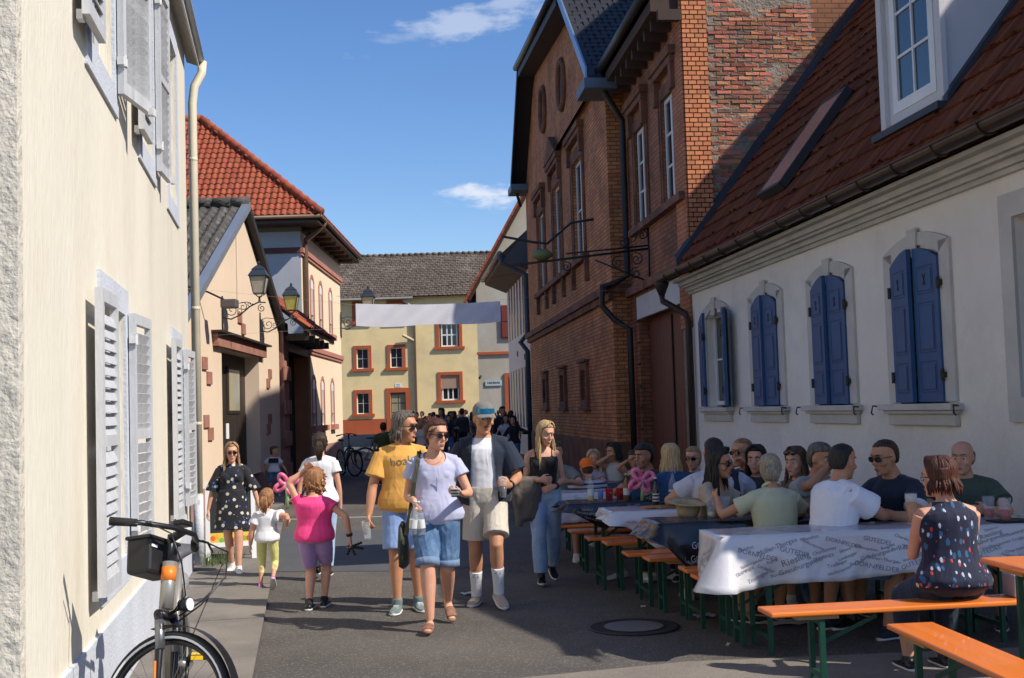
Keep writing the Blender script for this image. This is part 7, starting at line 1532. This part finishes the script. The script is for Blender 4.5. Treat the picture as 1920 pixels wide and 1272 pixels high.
# shoulder bag of the woman in blue
bg_ = thing('shoulder_bag', 'long dark olive shoulder bag hanging at the walking woman\'s side', 'bag', W1['root'].location.copy(), .06)
n_ = W1['nb']; la_, fw_ = W1['la'], W1['fw']
mb = MB(); pth = [n_-la_*.10-fw_*.09+V((0,0,-.02)), n_-la_*.115+fw_*.0+V((0,0,.008)), n_-la_*.13+fw_*.085+V((0,0,-.06)), n_-la_*.165+fw_*.115+V((0,0,-.22)), n_-la_*.20+fw_*.09+V((0,0,-.46)), n_-la_*.235+fw_*.05+V((0,0,-.62))]
for a, b in zip(pth, pth[1:]): mb.bar(a, b, .034, .006, fw_+la_*.2)
bagm = fabric('dark_olive_leather', (.028,.030,.018), .55); mb.build('strap', bagm, bg_)
mb = MB(); c_ = V((-.255,-.03,.66)); loft(mb, [(c_+V((0,0,z)), V((.3,1,0)).normalized(), V((1,-.3,0)).normalized(), w_, d_, d_) for z, w_, d_ in ((-.20,.03,.01),(-.18,.07,.03),(-.02,.085,.035),(.12,.07,.025),(.16,.03,.008))], 14); mb.build('pouch', bagm, bg_, smooth=True)
# jacket over the blonde woman's arm
jk = thing('jacket', 'grey brown jacket folded over the blonde woman\'s forearm', 'jacket', W4['root'].location.copy(), .10)
a, e_, w_ = W4['arms'][0]
mb = MB(); m_ = e_.lerp(w_, .45)
loft(mb, [(m_+V((-.03,-.03,z)), V((1,.2,0)).normalized(), V((.2,-1,0)).normalized(), w_2, d_, d_) for z, w_2, d_ in ((.045,.09,.03),(.02,.12,.06),(-.10,.125,.06),(-.22,.11,.05),(-.34,.12,.045),(-.38,.09,.02))], 16); mb.tube([m_+V((-.10,-.04,.02)), m_+V((-.15,-.05,-.12)), m_+V((-.13,-.04,-.30)), m_+V((-.14,-.04,-.42))], [.05,.055,.045,.035], 10)
put(bake(mb, .009, 2, .018, .08, .005), 'folded_cloth', fabric('grey_brown_jacket_cloth', (.13,.105,.085)), jk)
# pink girl's tripod
tp = thing('small_tripod', 'small black knobbly camera tripod dangling from the pink girl\'s hand', 'tripod', HW(W7, 0)+V((0,0,-.01))); tp.scale = (.6,.6,.6)
mb = MB(); rr = random.Random(2)
for (dx, dz, n_) in ((.16,-.03,6),(.05,-.11,3),(-.05,-.10,3),(.14,.05,4)):
    for k in range(n_+1): t_ = k/n_; ell(mb, (dx*t_, .0, dz*t_-.03), (.022,.02,.02), n=8, m=5)
mb.build('legs', blackc, tp, smooth=True); MB().box(-.05,.04,-.03,.03,-.07,-.005).build('head', bls, tp, bevel=.01)
# balloons
pkb = mat('pink_balloon', (.78,.16,.30), .22, coat=.5, var=0); gnb = mat('green_balloon', (.30,.45,.20), .25, coat=.5, var=0)
def balloon(label, loc, sc, rz=0, stem=.3):
    o = thing('balloon_flower', label, 'balloon', loc, rz); o.scale = (sc,)*3
    for k in range(4):
        a_ = k*PI/2+.5; c_ = V((math.cos(a_)*.075, 0, .0+math.sin(a_)*.06)); MB().tube([c_+V((.055*math.cos(t)*math.cos(a_)-.032*math.sin(t)*math.sin(a_), .012*math.sin(2*t), .055*math.cos(t)*math.sin(a_)+.032*math.sin(t)*math.cos(a_))) for t in [2*PI*q/16 for q in range(16)]], .021, 10, closed=True).build('petal', pkb, o, smooth=True)
    ell_ = MB(); ell(ell_, (0,0,0), (.025,.025,.025)); ell_.build('knot', mat('silver_grey', (.4,.4,.4), .4), o, smooth=True)
    MB().tube([(0,0,-.02),(.01,0,-stem*.5),(0,0,-stem)], .019, 10).build('stem', gnb, o, smooth=True); MB().tube([(0,.0,-stem*.75),(.06,0,-stem*.62),(.12,0,-stem*.66)], [.012,.02,.008], 8).build('leaf', gnb, o, smooth=True)
    return o
hs_ = HW(W6, 0)
balloon('pink balloon flower with a green stem in front of the small girl\'s raised hands', V((-2.27,11.9,.985)), .95, .1, .26)
balloon('pink balloon flower standing in a glass on the black covered table', uvp(2.38,10.72,.97), 1.0, .3, .18)
# table things
amb = (.62,.22,.02)
tumbler('tall half litre beer glass with a paper coaster beside the woman in the bird print', uvp(3.60,7.84,.79), .21, .042, fill=('amber_beer',.72,amb), foam=True)
tumbler('nearer glass of red spritzer at the right edge', uvp(4.22,7.75,.79), .16, .043, fill=('red_spritzer',.5,(.42,.03,.02)))
tumbler('farther glass of red spritzer at the right edge', uvp(4.20,7.93,.79), .16, .043, fill=('red_spritzer',.45,(.28,.03,.02)))
ht_ = thing('straw_hat', 'straw hat lying upside down on the black covered table', 'hat', uvp(2.36,9.05,.79)); sm_ = mat('straw_weave', (.40,.29,.17), .85, var=.15, vscale=30)
MB().lathe([(.001,.005),(.075,.005),(.088,.05),(.092,.095),(.11,.10),(.17,.112),(.172,.116),(.10,.108),(.086,.098),(.082,.05),(.07,.012),(.001,.011)], n=32, cap=False).build('crown', sm_, ht_, smooth=True)
ht_.rotation_euler = (.12,.06,0)
drk = mat('cola_glass', (.02,.012,.01), .08, spec=.8)
bottle('slim cola bottle on the white table left of the water bottle', uvp(2.34,10.0,.79), .25, .029, gm=drk, lab=stripes('zebra_label', (.5,.5,.5), (.03,.03,.03), .03, .5), cap=(.5,.5,.52))
bottle('tall plastic water bottle with a white and blue label', uvp(2.50,10.05,.79), .30, .035, lab=stripes('blue_label', (.55,.57,.6), (.02,.06,.3), .09, .35), cap=(.1,.2,.5))
bottle('clear lemonade bottle with an orange label standing left on the small black table', uvp(1.95,10.93,.79), .24, .030, liquid=('yellow_lemon',.4,(.6,.5,.1)))
tumbler('blue plastic beaker with a straw next to the lemonade bottle', uvp(2.03,10.88,.79), .10, .030, fill=('blue_plastic',.97,(.01,.03,.35)))
for k, (u, v) in enumerate(((2.13,10.98),(2.24,11.03))):
    c = thing('paper_cup', ['left red and white paper cup on the small black table','right red and white paper cup beside the brown bottles'][k], 'cup', uvp(u, v, .79)); MB().lathe([(.030,0),(.037,.10),(.038,.103),(.034,.10)], n=20).build('cup_wall', spots('red_cup_print', (.55,.02,.03), [((.6,.6,.6), .12, 0, 1)], scale=16), c, smooth=True)
for k, (u, v) in enumerate(((2.25,10.86),(2.31,10.9),(2.44,10.80))):
    bottle(['first brown bottle beside the balloon stem','second brown bottle behind the balloon stem','pale bottle right of the balloon stem'][k], uvp(u+.02, v, .79), .24, .031, gm=mat('brown_glass', (.16,.09,.03), .1, spec=.7) if k < 2 else None, cap=(.6,.5,.2))
for k, (u, v, lb) in enumerate(((2.50,8.88,'clear wine glass nearest the dark haired woman\'s wrist'),(2.62,8.92,'cut wine glass between the two talking women'),(2.70,8.80,'small clear glass by the yellow sleeve'))):
    tumbler(lb, uvp(u, v, .79), .15, .04, fill=('pale_wine',.3,(.6,.55,.35)))
for (u, v, w_, d_, lb, hh) in ((2.30,9.97,.16,.11,'orange cardboard plate on the second white table',.012),(2.42,9.9,.2,.14,'wooden board with snacks beside the hat',.02),(4.25,7.75,.26,.16,'black tray with a pen at the right edge',.012)):
    o = MB().box(-w_/2,w_/2,-d_/2,d_/2,0,hh).build('tray', mat('tray_'+lb.split()[0], {'orange':(.5,.2,.05),'wooden':(.3,.17,.08),'black':(.015,.015,.015)}[lb.split()[0]], .6)); o.location = uvp(u, v, .79); o.rotation_euler = (0,0,.3); tag(o, lb, 'tray')
nt_ = thing('napkin_box', 'clear box of paper napkins on the bench beside the woman with the bird print', 'box', uvp(3.72,6.66,.482), RZ); MB().box(-.10,.10,-.07,.07,0,.13).build('case', mat('milky_plastic', (.35,.35,.36), .3), nt_, bevel=.008); MB().box(-.07,.07,-.05,.05,.131,.17).build('napkins', paper, nt_, bevel=.01)
def litter(label, loc, w_, d_, rz, name='paper_scrap'):
    mb = MB(); n = 4
    for i in range(n+1):
        for j in range(n+1): mb.v.append(((i/n-.5)*w_, (j/n-.5)*d_, .008+.014*abs(math.sin(i*2.1+j*1.3))))
    for i in range(n):
        for j in range(n): k = i*(n+1)+j; mb.f.append((k, k+n+1, k+n+2, k+1))
    o = mb.build(name, paper); o.location = loc; o.rotation_euler = (0,0,rz); tag(o, label, 'litter')
litter('crumpled white paper under the benches', (1.42,9.4,0), .17, .12, .3); litter('flat sheet of paper under the first table', (1.95,9.0,0), .32, .18, .2)
litter('small white receipt on the road near the capped man\'s shoe', (-.46,10.9,0), .13, .1, .4); litter('tiny paper strip on the road in front of the benches', (1.40,8.25,0), .02, .09, -.3); litter('tiny white scrap right of the manhole', (1.0,9.9,0), .04, .02, .3)
# ================================================================== BICYCLES
rub = mat('tyre_rubber', (.02,.02,.02), .8); rim_s = mat('rim_metal', (.25,.25,.26), .35, metal=.8); refl = mat('reflective_stripe', (.75,.76,.78), .35); blkm = mat('bike_black', (.012,.012,.014), .35); slv = mat('bike_silver', (.36,.34,.31), .35, metal=.5)
def wheel(parent, M, R=.35, det=True, name='wheel'):
    """wheel lies in the local x-z plane"""
    mb = MB(); mb.tube([(R*.965*math.cos(a), 0, R*.965*math.sin(a)) for a in [2*PI*k/56 for k in range(56)]], .022, 10, closed=True); t = mb.build('tyre', rub, parent, smooth=True); t.matrix_local = M
    mb = MB(); mb.tube([(R*.885*math.cos(a), 0, R*.885*math.sin(a)) for a in [2*PI*k/56 for k in range(56)]], .013, 8, closed=True); mb.build('rim', rim_s if not det else blkm, t, smooth=True)
    if det:
        for s in (-1,1):
            mb = MB(); n = 56
            for k in range(n): a, b = 2*PI*k/n, 2*PI*(k+1)/n; mb.poly([(R*.925*math.cos(a), s*.0215, R*.925*math.sin(a)), (R*.925*math.cos(b), s*.0215, R*.925*math.sin(b)), (R*.955*math.cos(b), s*.0235, R*.955*math.sin(b)), (R*.955*math.cos(a), s*.0235, R*.955*math.sin(a))])
            mb.build('reflective_stripe', refl, t)
    mb = MB(); n = 28
    for k in range(n): a = 2*PI*k/n; b = a+(.45 if k % 2 else -.45); mb.tube([(.02*math.cos(b), (.02 if k % 4 < 2 else -.02), .02*math.sin(b)), (R*.88*math.cos(a), 0, R*.88*math.sin(a))], .0012 if det else .003, 4, cap=False)
    mb.build('spokes', rim_s, t); MB().lathe([(.02,-.05),(.03,-.02),(.018,0),(.03,.02),(.02,.05)], n=12, axis='y').build('hub', slv, t, smooth=True); return t
def bicycle(label, loc, rz, steer=0, lean=0, det=True, col=None, group=None):
    """front towards +x, rear hub above the origin"""
    o = thing('bicycle', label, 'bicycle', loc, rz, group); o.rotation_euler = (lean, 0, rz); c = col or slv; R = .35; WB = 1.08
    wheel(o, Matrix.Translation((0,0,R)), R, det)
    hx, hz = .86, .88   # head tube centre
    Ms = Matrix.Translation((hx,0,hz)) @ Matrix.Rotation(-.33, 4, 'Y') @ Matrix.Rotation(steer, 4, 'Z')   # steering frame: z up along the steerer
    ax = Matrix.Translation((hx,0,hz)) @ Matrix.Rotation(-.33, 4, 'Y')
    hub = ax.inverted() @ V((WB,0,R))      # hub in unsteered frame
    wm_ = Ms @ Matrix.Translation(hub) @ Matrix.Rotation(.33, 4, 'Y'); wheel(o, wm_, R, det)
    def T(p): return Ms @ V(p)
    mb = MB()
    for s in (-1,1):
        mb.tube([T((.0,s*.055,-.14)), T((.02,s*.058,-.2)), T((hub.x*.7,s*.058,hub.z*.72)), T((hub.x,s*.055,hub.z))], [.02,.021,.017,.013], 10)
    mb.tube([T((.0,-.06,-.14)), T((0,.06,-.14))], .022, 10); mb.build('fork', blkm, o, smooth=True)
    mb = MB()
    for s in (-1,1): mb.tube([T((.012,s*.058,-.17)), T((.03,s*.058,-.30))], .0225, 10)
    mb.build('fork_stanchion', rim_s, o, smooth=True)
    mb = MB(); mb.tube([T((0,0,-.11)), T((0,0,.11))], .033, 14); mb.tube([T((0,0,.02)), (.42,0,.30)], [.034,.038], 12); mb.tube([(.42,0,.30),(.22,0,.88)], .02, 10); mb.tube([T((0,0,-.02)), (.28,0,.58)], .024, 10)
    for s in (-1,1): mb.tube([(.42,s*.03,.30),(0,s*.07,R)], .012, 8); mb.tube([(.24,s*.03,.80),(0,s*.07,R)], .010, 8)
    mb.build('frame', c, o, smooth=True)
    mb = MB(); mb.tube([T((0,0,.11)), T((0,0,.24))], .019, 10); mb.tube([T((0,0,.22)), T((.07,0,.25))], .02, 10)
    mb.tube([T((-.08,-.29,.25)), T((-.01,-.21,.255)), T((.07,-.08,.25)), T((.07,.08,.25)), T((-.01,.21,.255)), T((-.08,.29,.25))], .013, 8); mb.build('handlebar', blkm, o, smooth=True)
    for s in (-1,1):
        MB().tube([T((-.03,s*.22,.255)), T((-.10,s*.32,.25))], [.019,.021], 10).build('grip', mat('grip_rubber', (.015,.015,.015), .85), o, smooth=True)
        mb = MB(); mb.tube([T((.0,s*.2,.255)), T((.05,s*.22,.24)), T((.0,s*.33,.22))], .006, 6); mb.build('brake_lever', blkm, o, smooth=True)
    mb = MB(); loft(mb, [(V((.22+x,0,.97+z)), V((0,1,0)), V((0,0,1)), w_, .02, .035) for x, z, w_ in ((-.14,.0,.06),(-.10,.01,.085),(-.02,.0,.06),(.06,-.005,.03),(.12,-.01,.015))], 12); mb.build('saddle', mat('saddle_grey', (.10,.10,.105), .6), o, smooth=True); MB().tube([(.215,0,.86),(.20,0,.96)], .014, 8).build('seat_post', slv, o)
    mb = MB(); mb.tube([(R*1.07*math.cos(a), 0, R+R*1.07*math.sin(a)) for a in [PI*.05+PI*.9*k/16 for k in range(17)]], .006, 6)
    mb.build('mudguard', blkm, o)
    mb = MB()
    for k in range(14):
        a, b = PI*.42+PI*.5*k/14, PI*.42+PI*.5*(k+1)/14; Q = wm_; f_ = lambda a_, y: Q @ V((R*1.09*math.cos(a_+0), y, R*1.09*math.sin(a_)))
        mb.prism([f_(a-.75,-.03), f_(a-.75,.03), f_(b-.75,.03), f_(b-.75,-.03)], V((0,0,0)), V((0,0,.003)))
    mb.build('mudguard', blkm, o)
    mb = MB(); mb.tube([(.42,-.06,.30),(.42,.06,.30)], .03, 10); mb.tube([(.42,-.07,.30),(.50,-.075,.15)], .010, 6); mb.tube([(.42,.07,.30),(.34,.075,.45)], .010, 6); mb.build('crank', blkm, o, smooth=True)
    for (x, y, z) in ((.50,-.12,.145),(.34,.12,.455)):
        pd = MB().box(x-.045,x+.045,y-.045,y+.045,z-.012,z+.012).build('pedal', blkm, o); MB().box(x-.03,x+.03,y-.03,y+.03,z-.013,z+.013).box(x+.046,x+.05,y-.03,y+.03,z-.010,z+.010).build('reflector', mat('yellow_reflector', (.9,.55,.02), .3), pd)
    if det:
        mb = MB(); rs_ = ((.10,-.0),(.0,.0))
        bx = MB().box(-.17,-.035,-.115,.115,.05,.22, None); bx.v = [tuple(T((p[0], p[1]*(1-.12*(1 if p[2] < .1 else 0)), p[2]))) for p in bx.v]; bag = bx.build('handlebar_bag', mat('bag_black', (.014,.014,.016), .45), o, bevel=.018)
        tf = MB().box(-.175,-.03,-.12,.12,.21,.228); tf.v = [tuple(T(p)) for p in tf.v]; tf.build('lid', mat('bag_black', (.014,.014,.016), .45), bag, bevel=.006)
        lt = MB().box(-.032,-.028,-.10,-.06,.17,.182); lt.v = [tuple(T(p)) for p in lt.v]; lt.build('reflective_tag', refl, bag)
        hl_ = MB(); hl_.tube([T((.03,0,-.13)), T((.09,.0,-.11))], .008, 6); hl_.tube([T((.08,0,-.10)), T((.13,0,-.10))], [.026,.034], 12); lp = hl_.build('headlamp', blkm, o, smooth=True); g_ = MB(); g_.tube([T((.131,0,-.10)), T((.134,0,-.10))], .029, 12); g_.build('lens', refl, lp)
        st = MB(); st.tube([T((0,0,.02)), T((0,0,.085))], .0345, 16); st.build('orange_sticker', mat('orange_sticker', (.8,.2,.02), .4), o, smooth=True)
        dsp = MB().box(.03,.09,-.04,.04,.275,.30); dsp.v = [tuple(T(p)) for p in dsp.v]; dsp.build('display', blkm, o, bevel=.006)
        for k, (s, q) in enumerate(((-1,.12),(1,.16),(1,.22))):
            MB().tube([T((.03,s*.2,.25)), T((.17,s*.22,.18)), T((.20,s*.17,.05)), T((.15,s*.06,-.04-q*.25)), T((.06,s*.02,-.08-q*.4))], .0038, 6).build('cable', blkm, o, smooth=True)
        sp_ = MB(); ell(sp_, (.15,0,.80), (.07,.05,.06)); sp_.build('saddle_bag', mat('grey_pouch', (.24,.24,.24), .6), o, smooth=True)
        oc = MB()
        for s in (-1,1): oc.tube([T((hub.x*.62+.0,s*.079,hub.z*.62)), T((hub.x*.8,s*.079,hub.z*.8))], .006, 6)
        oc.build('orange_decal', mat('orange_sticker', (.8,.2,.02), .4), o)
        MB().tube([(.10,.02,.35),(.36,.10,.02)], .009, 6).build('kickstand', blkm, o)
    return o
fr_ = V((.19,-.98,0)).normalized()
BK = bicycle('silver and black electric bicycle with a black handlebar bag leaning by the cream house', V((-1.86,6.50,0)), math.atan2(fr_.y, fr_.x), steer=math.radians(57), lean=-.06)
for k, (x, y, rz_, cc_, lb) in enumerate(((-4.75,33.0,-1.1,(.3,.3,.32),'silver bicycle parked at the front of the row by the peach house'),(-4.3,34.6,-.3,(.02,.05,.14),'blue bicycle parked behind the silver one'),(-3.9,36.2,.2,(.02,.02,.02),'black bicycle lying back at the end of the parked row'))):
    bicycle(lb, V((x, y, 0)), rz_, steer=.3, lean=.08, det=False, col=mat('bike_paint_%d' % k, cc_, .35), group='bicycles parked by the tall peach house')
